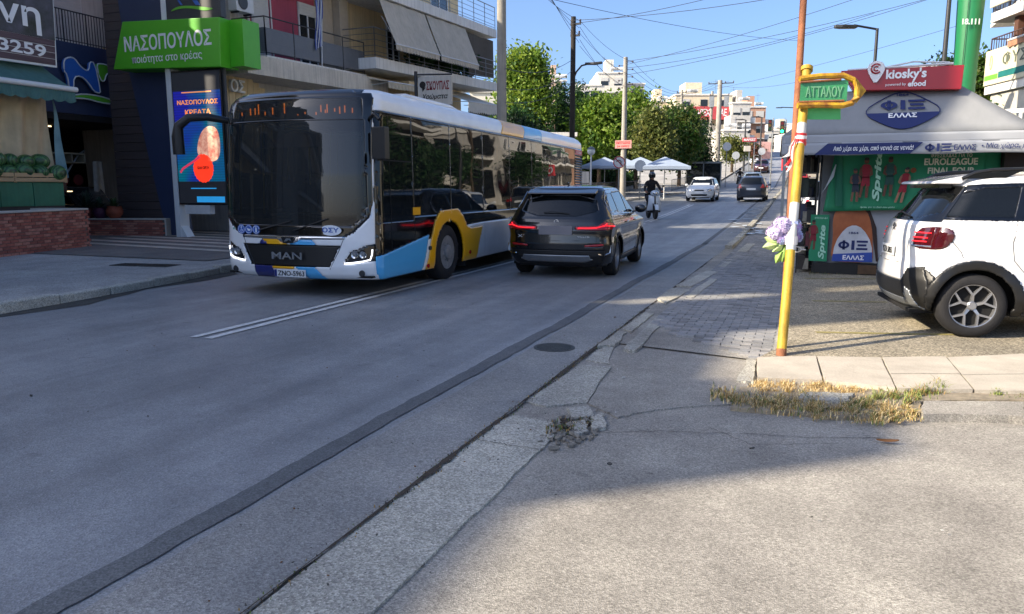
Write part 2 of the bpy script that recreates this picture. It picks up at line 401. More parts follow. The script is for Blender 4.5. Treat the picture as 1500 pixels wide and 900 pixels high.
# pavement of small concrete pavers along the right kerb
Pc = [(-1.66, 8.2), (-1.66, 60), (-.12, 60), (-.12, 7.6), (-.5, 6.8), (-.9, 6.9)]
pv = strip('pavement', [(-1.9, y) for y in (7.6, 10, 14, 18, 22, 28, 34, 41, 48, 60, 75)], [(-.05, y) for y in (7.2, 10, 14, 18, 22, 28, 34, 41, 48, 60, 75)], .004, M_side, kind='structure')
b = MB(); mats_pv = [M_paver, mat('paver_pale', '929190', .9, var=.16, scale=3, bump=.3, bscale=90, fine=.16), mat('paver_dark', '787878', .9, var=.16, scale=3, bump=.3, bscale=90, fine=.16)]
row = 0; y = 7.1
while y < 30:
    x = -1.62-(row % 2)*.1
    while x < -.12:
        x1 = min(x+.195, -.1); lim = 8.6-(x+1.62)*1.2 if x < -.4 else 7.35
        if y > lim+rnd.uniform(-.1, .1) and x1-x > .04 and not (rnd.random() < .006):
            z = hz(y)+.022+rnd.uniform(-.003, .003)+.008*math.sin(x*3+y*.7); b.cm = rnd.choice((0, 0, 0, 1, 1, 2))
            t1, t2 = rnd.uniform(-.003, .003), rnd.uniform(-.003, .003); xa, ya, yb = max(x, -1.62), y, y+.092
            b.add([(xa, ya, 0), (x1, ya, 0), (x1, yb, 0), (xa, yb, 0), (xa+.003, ya+.003, z-t1), (x1-.003, ya+.003, z+t1), (x1-.003, yb-.003, z+t2), (xa+.003, yb-.003, z-t2)],
                  [(4, 5, 6, 7), (0, 1, 5, 4), (1, 2, 6, 5), (2, 3, 7, 6), (3, 0, 4, 7)])
        x += .2
    y += .1; row += 1
o = b.build('paver', mats_pv, pv, kind='stuff', fix=False)
strip('pavement', [(-1.62, y) for y in (30, 34, 41, 48, 60, 75)], [(-.1, y) for y in (30, 34, 41, 48, 60, 75)], .03, M_paver, kind='structure')
slab('pavement_apron', [gp(862, 590), gp(905, 535), gp(1000, 520), gp(1100, 540), gp(1090, 592), gp(960, 600), gp(905, 612)], -.03, .002, M_side, kind='structure', rough=.02)
# splashed wash water, milky, on the far pavement
b = MB()
for i in range(46):
    px = rnd.gauss(1100, 22); py = 322+rnd.gauss(0, 7)-(px-1100)*.12; x, y = gp(px, py, .25); r_ = rnd.uniform(.05, .28)
    b.add([(x+r_*math.cos(t)*rnd.uniform(.3, 1), y+r_*3*math.sin(t)*rnd.uniform(.3, 1), hz(y)+(.036 if x > -1.8 else .010)+i*.0002) for t in [k*PI/5 for k in range(10)]], [tuple(range(10))])
b.build('spilled_water', mat('spilled_water', 'b4bcc2', .6, var=.2, scale=5), kind='stuff', label='pale splashes spilled over the far pavement', fix=False)
# parking area, raised, with a row of big concrete slabs on its near edge
Sb = [gp(x, y, .05) for x, y in ((1108, 524), (1196, 522), (1291, 524), (1386, 523), (1500, 518))]
Sf = [gp(x, y, .05) for x, y in ((1108, 554), (1206, 558), (1313, 569), (1427, 571), (1560, 574))]
Sb.append((Sb[4][0]+1.3, Sb[4][1]+.55)); Sf.append((Sf[4][0]+1.3, Sf[4][1]+.2))
mid = [(a_[0]*.42+b_[0]*.58, a_[1]*.42+b_[1]*.58) for a_, b_ in zip(Sb, Sf)]
pp = [Sb[0], Sb[1], Sb[2], Sb[3], Sb[4], Sb[5], (30, Sb[5][1]+10), (30, 40), (-.1, 40), (-.1, 8)]
b = MB(); b.prism([(x, y, -.02) for x, y in pp], (0, 0, .058)); pk = b.build('car_park', M_park, kind='structure')
def ins(q, g=.008):
    cx = sum(p[0] for p in q)/len(q); cy = sum(p[1] for p in q)/len(q)
    return [(p[0]+(cx-p[0])*g/max(.05, abs(p[0]-cx)), p[1]+(cy-p[1])*g/max(.05, abs(p[1]-cy))) for p in q]
for i in range(5):
    if i in (0, 1): slab('concrete_slab', ins([Sf[i], Sf[i+1], Sb[i+1], Sb[i]]), -.02, .052+rnd.uniform(-.004, .006), M_conc2, pk, rough=.003)
    else:
        slab('concrete_slab', ins([Sf[i], Sf[i+1], mid[i+1], mid[i]]), -.02, .05+rnd.uniform(-.004, .006), M_conc2, pk, rough=.003)
        slab('concrete_slab', ins([mid[i], mid[i+1], Sb[i+1], Sb[i]]), -.02, .052+rnd.uniform(-.004, .006), M_conc2, pk, rough=.003)
slab('kerb_stone', [Sb[0], (Sb[0][0]-.09, Sb[0][1]+.02), (Sb[0][0]-.11, Sf[0][1]-.03), (Sf[0][0]-.02, Sf[0][1]-.02)], -.02, .022, M_conc, kind='structure')
slab('kerb_stone', [(-.1, 7.6), (-.1, 9.2), (-.2, 9.2), (-.2, 7.5)], -.02, .036, M_conc, kind='structure', rough=.02)
for (a_, b_) in (((1195, 487), (1420, 491)), ((1178, 408), (1290, 409)), ((1190, 441), (1300, 443))):
    p, q = gp(*a_, .04), gp(*b_, .04); d = (q[0]-p[0], q[1]-p[1]); L_ = math.hypot(*d); nx, ny = -d[1]/L_*.045, d[0]/L_*.045
    b = MB(); k = 30; vs = []
    for i in range(k+1):
        t = i/k*1.0; w = rnd.uniform(.7, 1.1); vs += [(p[0]+d[0]*t+nx*w, p[1]+d[1]*t+ny*w, .0425), (p[0]+d[0]*t-nx*w, p[1]+d[1]*t-ny*w, .0425)]
    b.add(vs, [(2*i, 2*i+1, 2*i+3, 2*i+2) for i in range(k)]); b.build('parking_line', M_yellow_line, kind='structure')
# low worn kerb in front of the grass
kb = [gp(x, y) for x, y in ((1352, 597), (1352, 617), (1500, 620), (1560, 621), (1560, 600), (1500, 598))]
slab('kerb_stone', kb[:3]+[kb[5]], -.02, .05, M_side, kind='structure', rough=.012)
slab('kerb_stone', [kb[2], (kb[2][0]+2.5, kb[2][1]+.1), (kb[5][0]+2.5, kb[5][1]+.1), kb[5]], -.02, .055, M_side, kind='structure', rough=.01)
slab('verge', [gp(1085, 570), gp(1070, 600), gp(1200, 612), gp(1300, 618), gp(1352, 606), gp(1352, 590), gp(1500, 590), gp(1560, 590), gp(1560, 572), gp(1330, 572)], -.02, .02,
     mat('verge_soil', '8d8371', .95, var=.25, scale=14, bump=.6), kind='structure', rough=.02)
slab('kerb_stone', [gp(1175, 583), gp(1170, 592), gp(1245, 597), gp(1252, 584)], -.02, .045, M_conc, kind='structure', rough=.02)
# dry grass and weeds
def tufts(name, label, n, fn, hmin, hmax, mats, spread=.5, w=.004, group=None, parent=None):
    b = MB()
    for i in range(n):
        x, y, z, k = fn(); h = rnd.uniform(hmin, hmax)*k; a_ = rnd.uniform(0, 2*PI); t = rnd.uniform(.1, spread)
        dx, dy = math.cos(a_)*h*t, math.sin(a_)*h*t; px_, py_ = -math.sin(a_)*w, math.cos(a_)*w; b.cm = rnd.randrange(len(mats))
        b.add([(x-px_, y-py_, z), (x+px_, y+py_, z), (x+dx*.4+px_*.8, y+dy*.4+py_*.8, z+h*.62), (x+dx*.4-px_*.8, y+dy*.4-py_*.8, z+h*.62), (x+dx*1.1, y+dy*1.1, z+h*.9)], [(0, 1, 2, 3), (3, 2, 4)])
    return b.build(name, mats, parent, label, kind='stuff', fix=False)
straw = [mat('straw', 'c3a468', .9, var=.2), mat('straw_dark', '93794a', .9, var=.2), mat('straw_pale', 'd6c397', .9, var=.15)]
weed = [mat('weed_green', '5f6f35', .8, var=.3), mat('weed_light', '8a9350', .8, var=.2), mat('straw_dark', '', .9)]
def in_pix(x0, x1, f, sp):
    def fn():
        px = rnd.uniform(x0, x1); py = f(px)+rnd.gauss(0, 1)*sp(px); x, y = gp(px, py); return x, y, .0, 1
    return fn
def clumps(x0, x1, f, sp, n):
    C_ = [(rnd.uniform(x0, x1), rnd.gauss(0, 1), rnd.uniform(3, 13), rnd.uniform(.4, 1.3)) for _ in range(n)]
    def fn():
        cx_, cy_, w_, k_ = rnd.choice(C_)
        if rnd.random() < .12: cx_, w_, k_ = rnd.uniform(x0, x1), 10, .7
        px = cx_+rnd.gauss(0, w_*.6); py = f(px)+cy_*sp(px)+rnd.gauss(0, 1)*w_*.22; x, y = gp(px, py); return x, y, .01, k_
    return fn
tufts('dry_grass', 'dry yellow grass along the parking slabs', 3600, clumps(1104, 1262, lambda x: 570+(x-1108)*.02, lambda x: 5, 40), .012, .055, straw, 1.6, .0022)
tufts('dry_grass', 'dead grass fanning out behind the low kerb', 6500, clumps(1075, 1345, lambda x: 594+(x-1100)*.04, lambda x: 9 if x > 1190 else 6, 70), .012, .07, straw+[weed[0]], 1.6, .0024)
tufts('weeds', 'green weeds sprouting beside the worn kerb', 1500, clumps(1235, 1400, lambda x: 600-(x-1225)*.17, lambda x: 6, 22), .02, .085, weed, 1.1, .003)
tufts('weeds', 'low green weeds at the right of the slabs', 600, clumps(1450, 1540, lambda x: 581, lambda x: 3, 10), .015, .06, weed[:2], 1.1, .003)
tufts('weeds', 'brown weeds in shade at the pavement end', 900, in_pix(1040, 1180, lambda x: 578+(x-1040)*.2, lambda x: 5), .02, .06, straw+[weed[0]])
tufts('weeds', 'small tufts in the broken gutter', 260, in_pix(800, 870, lambda x: 632-(x-800)*.2, lambda x: 6), .01, .035, [weed[0], M_gap, straw[1]])
tufts('weeds', 'thin weeds in the joint of the road edge', 900, lambda: (-1.9+rnd.gauss(0, .02), rnd.choice((rnd.uniform(1, 9), rnd.uniform(3, 10))), 0, 1), .006, .022, [weed[0], M_gap, straw[1]])
tufts('dry_grass', 'dry grass under the kiosk front', 900, in_pix(1185, 1285, lambda x: 403, lambda x: 1.5), .03, .09, straw[1:2]+weed[:1])
# manhole cover
mh = thing('manhole_cover', 'round ribbed iron manhole cover set in the asphalt', 'manhole cover', (gp(812, 510)[0], gp(812, 510)[1], .004))
b = MB(); b.lathe([(.001, 0), (.21, 0), (.21, .006), (.185, .008), (.18, .004), (.001, .004)], n=32); b.build('rim', mat('cast_iron', '4c4e4d', .6, .5, var=.25, scale=20, bump=.4), mh)
b = MB()
for i in range(-6, 7):
    w = math.sqrt(max(0, .172**2-(i*.027)**2)); b.box(-w, w, i*.027-.008, i*.027+.008, .004, .0095)
b.build('rib', MATS['cast_iron'], mh)
# leaf litter and small stones
b = MB(); lm = [mat('dead_leaf', '6d4a2b', .9, var=.3), mat('pebble', '4a4844', .9), mat('paper_scrap', 'b9b9b4', .8)]
for i in range(420):
    if i < 240: x, y = rnd.uniform(-8, 5), rnd.uniform(2, 12)
    else: x, y = -1.75+rnd.gauss(0, .25), rnd.uniform(2, 12)
    s = rnd.uniform(.004, .016) if rnd.random() > .04 else .035; z = .014 if x > -2 else .006
    if x > -.1 and y > 7: z = .05
    b.cm = rnd.choice((0, 1, 1, 1, 2)); s *= .75; b.obox((x, y, z+s*.1), (s, s*.7, s*.3), (rnd.uniform(-.3, .3), rnd.uniform(-.3, .3), rnd.uniform(0, 3)))
b.build('litter', lm, kind='stuff', label='small stones, scraps and dead leaves on the ground')
b = MB(); x, y = gp(1300, 648); b.grid(lambda u, v: (x+(u-.5)*.13, y+(v-.5)*.045*math.sin(PI*u), .006+.012*math.sin(v*PI)+.01*u*u), 6, 3)
b.build('dead_leaf', lm[0], label='single curled brown leaf on the sunlit asphalt', cat='leaf')
# ---- left side: kerb, pavement, forecourt ramp
ly = [-60, -20, 0, 4, 7, 9.5, 11.3, 14, 18, 22, 28, 34, 41, 48, 55, 62, 80, 100, 130, 200]
strip('pavement', [(-60, y) for y in ly], [(lk(y)-.14, y) for y in ly], .125, M_left_pave, kind='structure')
y = -4.0
while y < 70:
    L_ = .95 if y < 40 else 1.9; y1 = y+L_-.02
    b = MB(); z = hz(y); w = rnd.uniform(-.015, .015); d = rnd.uniform(-.02, .012); o = jag((lk(y)+w, y), (lk(y1)+w, y1), 5, .012, rnd)
    b.prism([(px_, py_, z-.03) for px_, py_ in o]+[(lk(y1)-.19, y1, z-.03), (lk(y)-.19, y, z-.03)], (0, 0, .17+d))
    b.build('kerb_stone', M_conc, kind='structure', bevel=.02 if y < 22 else 0); y += L_
# darker strip along the left gutter
strip('gutter_gap', [(lk(y)-.02, y) for y in [i*.5 for i in range(0, 90)]], [(lk(y)+.28+.14*math.sin(y*1.9)+rnd.uniform(-.06, .06), y) for y in [i*.5 for i in range(0, 90)]], .006,
      ground_mat('gutter_dark', '3a3936', '4a4843', .4, 60, .3, 0, .5, .9), kind='structure')
# striped paving of the forecourt ramp
sm = [ground_mat('ramp_pale', 'b3a798', 'c0b5a6', .25, 60, .15, 0, .3, .85), ground_mat('ramp_dark', '6c6762', '77726c', .3, 60, .15, 0, .3, .85)]
fc = strip('forecourt', [(-30, y) for y in (12, 20, 30)], [(-11.3, y) for y in (12, 20, 30)], .14, sm[1], kind='structure')
rows = [((132, 333), (340, 372)), ((132, 345), (340, 381)), ((132, 352), (345, 388)), ((132, 361), (345, 394))]
for i in range(7):
    ya = 13.7+i*.85; b = MB(); x0 = -11.45-i*.12; nn = 8
    for k in range(nn):
        xa = x0-k*.95; b.add([(xa, ya+k*.12, .146), (xa-.93, ya+(k+1)*.12, .146), (xa-.93, ya+.36+(k+1)*.12, .146), (xa, ya+.36+k*.12, .146)], [(0, 1, 2, 3)])
    b.build('paving_band', sm[0], fc, kind='structure' if False else None)

dg = thing('drain_grate', 'dark iron drain grates set in the left pavement near the bus', 'drain grate', (*gp(212, 389, .125), .128), R(8)); 
for k in range(2):
    b = MB(); b.box(-.62+k*.66, -.02+k*.66, -.22, .22, 0, .008); b.build('frame', MATS['cast_iron'], dg); b = MB()
    for j in range(9): b.box(-.59+k*.66+j*.062, -.56+k*.66+j*.062, -.18, .18, .0085, .014)
    b.build('bar', M_gap, dg, kind='stuff')
# ------------------------------------------------------------------ vehicles: shells built from stacked outlines, cut into panels
def _inside(P, poly):
    x, y = P[:, 0], P[:, 1]; c = np.zeros(len(P), bool); n = len(poly)
    for i in range(n):
        x1, y1 = poly[i]; x2, y2 = poly[i-1]
        if y1 == y2: continue
        k = ((y1 > y) != (y2 > y)) & (x < (x2-x1)*(y-y1)/(y2-y1)+x1); c ^= k
    return c
def ell(cx, cz, rx, rz=None, n=40): rz = rz or rx; return [(cx+rx*math.cos(2*PI*i/n), cz+rz*math.sin(2*PI*i/n)) for i in range(n)]
class Shell:
    def __init__(s, levels, cell, warp=None, smooth_t=1.0):
        A = np.array(levels, float); d = np.abs(np.diff(A[:, :4], axis=0)); step = np.maximum(np.maximum(d[:, 0], d[:, 3]), np.maximum(d[:, 1], d[:, 2])*.8)
        t = np.concatenate([[0], np.cumsum(np.maximum(step, .004))]); T = max(8, int(t[-1]/cell)); tt = np.linspace(0, t[-1], T+1)
        Lv = np.stack([np.interp(tt, t, A[:, k]) for k in range(8)], 1)
        k = max(1, int(.035*smooth_t/cell))
        if k > 1:
            ker = np.hanning(2*k+1); ker /= ker.sum()
            for q in range(8):
                pad = np.concatenate([2*Lv[0, q]-Lv[k:0:-1, q], Lv[:, q], 2*Lv[-1, q]-Lv[-2:-k-2:-1, q]]); Lv[:, q] = np.convolve(pad, ker, 'valid')
        W_ = A[:, 3].max(); L_ = A[:, 2].max()-A[:, 1].min()
        nE = max(4, int((W_-.2)/cell)); nC = max(4, int(.45/cell)); nS = max(8, int((L_-.5)/cell))
        rows = []
        for z, xr, xf, hw, rr, rf, br, bf in Lv:
            hw = max(hw, .01); rr = min(rr, hw*.9, (xf-xr)*.45); rf = min(rf, hw*.9, (xf-xr)*.45)
            e1 = [(xr, y) for y in np.linspace(0, hw-rr, nE, endpoint=False)]
            c1 = [(xr+rr-rr*math.cos(a), hw-rr+rr*math.sin(a)) for a in np.linspace(0, PI/2, nC, endpoint=False)]
            sd = [(x, hw) for x in np.linspace(xr+rr, xf-rf, nS, endpoint=False)]
            c2 = [(xf-rf+rf*math.sin(a), hw-rf+rf*math.cos(a)) for a in np.linspace(0, PI/2, nC, endpoint=False)]
            e2 = [(xf, y) for y in np.linspace(hw-rf, 0, nE+1)]
            H = np.array(e1+c1+sd+c2+e2)
            wr = np.clip(1-(H[:, 0]-xr)/(rr+.5), 0, 1)**1.5; wf = np.clip(1-(xf-H[:, 0])/(rf+.5), 0, 1)**1.5
            H[:, 0] += br*(H[:, 1]/W_)**2*wr - bf*(H[:, 1]/W_)**2*wf
            M_ = H[1:-1][::-1]*[1, -1]
            F = np.vstack([H, M_]); rows.append(np.column_stack([F, np.full(len(F), z)]))
        P = np.array(rows); s.P = warp(P) if warp else P; s.T, s.N = P.shape[:2]; s.cell = cell
        i = np.arange(s.T-1)[:, None]*s.N; j = np.arange(s.N)[None, :]; j2 = (j+1) % s.N
        s.F = np.stack([i+j, i+s.N+j, i+s.N+j2, i+j2], -1).reshape(-1, 4)
        s.V = s.P.reshape(-1, 3).copy(); s.normals()
    def normals(s):
        V = s.V; F = s.F; n = np.cross(V[F[:, 2]]-V[F[:, 0]], V[F[:, 3]]-V[F[:, 1]]); L_ = np.linalg.norm(n, axis=1, keepdims=True); n /= np.maximum(L_, 1e-9)
        c = V[F].mean(1); out = c-np.array([0, 0, .8]); out[:, 0] *= .3
        if (n*out).sum() < 0: n = -n; s.F = s.F[:, ::-1]
        s.n = n; vn = np.zeros_like(V)
        for k in range(4): np.add.at(vn, s.F[:, k], n)
        s.vn = vn/np.maximum(np.linalg.norm(vn, axis=1, keepdims=True), 1e-9)
    def zone(s, n, P, z):
        ax, ay = np.abs(n[:, 0]), np.abs(n[:, 1]); top = n[:, 2] > .86
        return {'B': (n[:, 0] < 0) & (ax >= ay) & ~top, 'F': (n[:, 0] > 0) & (ax >= ay) & ~top, 'L': (n[:, 1] > 0) & (ay > ax) & ~top, 'R': (n[:, 1] < 0) & (ay > ax) & ~top,
                'T': n[:, 2] > .5, 'A': np.ones(len(n), bool), 'BL': ((n[:, 0] < 0) | (ay > ax)) & (P[:, 1] > 0) & ~top, 'BR': ((n[:, 0] < 0) | (ay > ax)) & (P[:, 1] < 0) & ~top}[z]
    def cut(s, rules, parent, body, body_name='body', thick=.014, body_label=None):
        ex = []
        for r in rules:
            if r[2] == 'S': ex += [(r[0], r[1], 'L')+tuple(r[3:]), (r[0], r[1], 'R')+tuple(r[3:])]
            else: ex.append(r)
        V = s.V; dims = lambda z: (1, 2) if z in 'BF' else ((0, 1) if z == 'T' else (0, 2))
        for nm, m, z, poly, *o in ex:
            if poly is None: continue
            d = dims(z); zn = s.zone(s.vn, V, z)
            for i in range(len(poly)):
                p, q = np.array(poly[i-1]), np.array(poly[i]); e = q-p; L_ = (e**2).sum()
                if L_ < 1e-9: continue
                X = V[:, d]; t = np.clip(((X-p)@e)/L_, 0, 1); c = p+t[:, None]*e; dist = np.hypot(*(X-c).T)
                k = zn & (dist < s.cell*.55)
                V[np.ix_(k, d)] = c[k]
        C = V[s.F].mean(1); own = np.full(len(s.F), -1)
        for i, (nm, m, z, poly, *o) in enumerate(ex):
            k = (own == -1) & s.zone(s.n, C, z)
            if poly is not None: k &= _inside(C[:, dims(z)], poly)
            own[k] = i
        out = {}
        def emit(k, nm, m, off, th, lab=None):
            if not k.any(): return None
            F = s.F[k]; u, inv = np.unique(F, return_inverse=True); inv = inv.reshape(-1, 4)
            vv = V[u]+s.vn[u]*off; me = bpy.data.meshes.new(nm); me.vertices.add(len(u)); me.vertices.foreach_set('co', vv.ravel())
            me.loops.add(inv.size); me.loops.foreach_set('vertex_index', inv.ravel().astype(np.int32))
            me.polygons.add(len(inv)); me.polygons.foreach_set('loop_start', np.arange(0, inv.size, 4, dtype=np.int32))
            me.polygons.foreach_set('use_smooth', np.ones(len(inv), bool)); me.update(calc_edges=True); me.validate(); me.materials.append(m)
            o = bpy.data.objects.new(nm, me); put(o, parent, lab)
            if th: md = o.modifiers.new('thickness', 'SOLIDIFY'); md.thickness = th; md.offset = -1
            return o
        for i, (nm, m, z, poly, *o) in enumerate(ex):
            if nm is None: continue
            off = o[0] if o else 0; th = o[1] if len(o) > 1 else thick
            out.setdefault(nm, []).append(emit(own == i, nm, m, off, th, o[2] if len(o) > 2 else None))
        out['body'] = emit(own == -1, body_name, body, 0, thick, body_label); s.C = C
        return out
    def y_at(s, x, z, side=1):
        k = (s.V[:, 1]*side > 0) & (np.abs(s.vn[:, 1]) > .3); P = s.V[k]; return float(P[np.argmin((P[:, 0]-x)**2+(P[:, 2]-z)**2), 1])
    def x_at(s, y, z, end=-1):
        k = (s.vn[:, 0]*end > .2); P = s.V[k]; return float(P[np.argmin((P[:, 1]-y)**2+(P[:, 2]-z)**2), 0])
    def seam(s, pts, parent, side=1, w=.004, name='panel_gap', m=None, off=.0015, closed=False):
        b = MB(); P = []
        for i in range(len(pts)-1):
            p, q = pts[i], pts[i+1]; n = max(1, int(math.hypot(q[0]-p[0], q[1]-p[1])/.05))
            P += [(p[0]+(q[0]-p[0])*k/n, p[1]+(q[1]-p[1])*k/n) for k in range(n)]
        P.append(pts[-1]); vs = []
        for i, p in enumerate(P):
            a, c = P[max(i-1, 0)], P[min(i+1, len(P)-1)]; dx, dz = c[0]-a[0], c[1]-a[1]; L_ = math.hypot(dx, dz) or 1
            nx, nz = -dz/L_*w, dx/L_*w; y = s.y_at(p[0], p[1], side)+side*off
            vs += [(p[0]+nx, y, p[1]+nz), (p[0]-nx, y, p[1]-nz)]
        b.add(vs, [(2*i, 2*i+1, 2*i+3, 2*i+2) for i in range(len(P)-1)]); return b.build(name, m or M_inner, parent)
def paint(name, col, coat=1, metal=0, rough=.3, var=.02):
    return mat(name, col, rough, metal, var=var, scale=3, coat=coat)
G_car = glass_mat('car_glass_dark', (.045, .055, .06), .55, .015)
G_bus = glass_mat('bus_side_glass', (.06, .07, .075), .4, .015, 1.45, wave=.10)
G_wind = glass_mat('windscreen_glass', (.20, .23, .25), .7, .015, 1.5)
G_lamp = glass_mat('lamp_cover', (.7, .72, .75), .9, .02)
M_lampin = mat('lamp_reflector', 'b9bdc2', .15, .9, var=.2, scale=20)
M_red = mat('tail_lamp_red', 'a8121a', .15, var=.1, scale=20, coat=1)
M_redlit = mat('tail_lamp_lit', 'e0222a', .2, var=.05, emit=.8)
M_drl = mat('lamp_white_lit', 'f4f6ff', .3, var=.02, emit=1.2)
def wheel(parent, c, r, w, side, style, rimr=None, name='wheel'):
    """tyre with a rim as its child; axle along y, side = which way it faces"""
    rimr = rimr or r*.68; s = side; b = MB()
    pr = [(rimr, -w/2), (rimr+.02, -w/2-.004), (r*.9, -w/2), (r*.985, -w/2+.03), (r, -w*.2), (r, w*.2), (r*.985, w/2-.03), (r*.9, w/2), (rimr+.02, w/2+.004), (rimr, w/2), (rimr-.012, w/2-.02), (rimr-.012, -w/2+.02), (rimr, -w/2)]
    n = 48; vs = []
    for q, h in pr:
        for i in range(n): t = 2*PI*i/n; vs.append((q*math.cos(t), h, q*math.sin(t)))
    b.add(vs, [(i*n+j, i*n+(j+1) % n, (i+1)*n+(j+1) % n, (i+1)*n+j) for i in range(len(pr)-1) for j in range(n)])
    for k in (-.3, -.1, .1, .3): pass
    t = b.build(name, M_rubber, parent, smooth=True, loc=c, sharp=50)
    dk = MB(); dk.lathe([(.001, s*(w/2-.07)), (rimr*.93, s*(w/2-.07)), (rimr*.93, -.02*s), (rimr*.97, -.02*s), (rimr*.97, s*(w/2-.03)), (rimr*.94, s*(w/2-.03)), (rimr*.94, 0), (.001, 0)], n=32, axis='Y')
    dk.build('wheel_backing', M_inner, t)  # black backing disc puts shade into the gaps between the spokes
    f = w/2-.012; m = MB()
    m.lathe([(rimr*.90, s*(f-.06)), (rimr*.93, s*(f-.004)), (rimr, s*f), (rimr, s*(f-.02)), (rimr*.9, s*(f-.06))], n=48, axis='Y')
    if style == 'bus':
        m = MB(); m.lathe([(rimr, s*f), (rimr*.93, s*(f-.02)), (rimr*.9, s*(f-.06)), (rimr*.62, s*(f-.045)), (rimr*.58, s*(f-.02)), (rimr*.42, s*(f-.015)), (rimr*.40, s*(f+.03)), (rimr*.25, s*(f+.045)), (.001, s*(f+.045))], n=40, axis='Y')
        o = m.build('rim', mat('bus_rim', '8f9295', .4, .4, var=.2, scale=12), t, smooth=True, sharp=30)
        h = MB()
        for k in range(10):
            a = 2*PI*k/10; h.cyl((rimr*.76*math.cos(a), s*(f-.055), rimr*.76*math.sin(a)), (rimr*.76*math.cos(a), s*(f-.046), rimr*.76*math.sin(a)), rimr*.085, n=10)
        h.build('rim_hole', M_inner, t, kind='stuff'); h = MB()
        for k in range(10):
            a = 2*PI*(k+.5)/10; h.cyl((rimr*.5*math.cos(a), s*(f-.02), rimr*.5*math.sin(a)), (rimr*.5*math.cos(a), s*(f+.012), rimr*.5*math.sin(a)), rimr*.045, n=6)
        h.build('wheel_nut', M_steel, t, kind='stuff'); return t
    n5 = {'y5': 5, 'd5': 5, 'p': 7}[style]
    for k in range(n5):
        a0 = 2*PI*k/n5+PI/2
        def pt(r_, a, h): return (r_*math.cos(a), s*h, r_*math.sin(a))
        def spoke(r0, a0_, w0, r1, a1_, w1, h0, h1):
            P = []
            for (r_, a_, w_, h) in ((r0, a0_, w0, h0), (r1, a1_, w1, h1)):
                cx, cz = r_*math.cos(a_), r_*math.sin(a_); dx = r1*math.cos(a1_)-r0*math.cos(a0_); dz = r1*math.sin(a1_)-r0*math.sin(a0_); L_ = math.hypot(dx, dz)
                nx, nz = -dz/L_*w_, dx/L_*w_; P += [(cx+nx, s*h, cz+nz), (cx-nx, s*h, cz-nz), (cx-nx*1.2, s*(h-.03), cz-nz*1.2), (cx+nx*1.2, s*(h-.03), cz+nz*1.2)]
            m.add(P, [(0, 1, 5, 4), (1, 2, 6, 5), (3, 0, 4, 7), (0, 3, 2, 1), (4, 5, 6, 7)])
        if style == 'y5':
            spoke(rimr*.1, a0, rimr*.07, rimr*.52, a0, rimr*.05, f-.03, f-.012)
            for q in (-1, 1): spoke(rimr*.48, a0, rimr*.045, rimr*.95, a0+q*.36, rimr*.042, f-.012, f-.01)
        elif style == 'd5':
            for q in (-1, 1): spoke(rimr*.15, a0+q*.35, rimr*.05, rimr*.95, a0+q*.15, rimr*.06, f-.03, f-.01)
        else: spoke(rimr*.1, a0, rimr*.07, rimr*.95, a0, rimr*.1, f-.02, f-.015)
    m.lathe([(rimr*.2, s*(f-.05)), (rimr*.2, s*(f-.02)), (rimr*.16, s*(f-.012)), (.001, s*(f-.012))], n=16, axis='Y')
    m.build('rim', M_alloy, t, bevel=0); return t

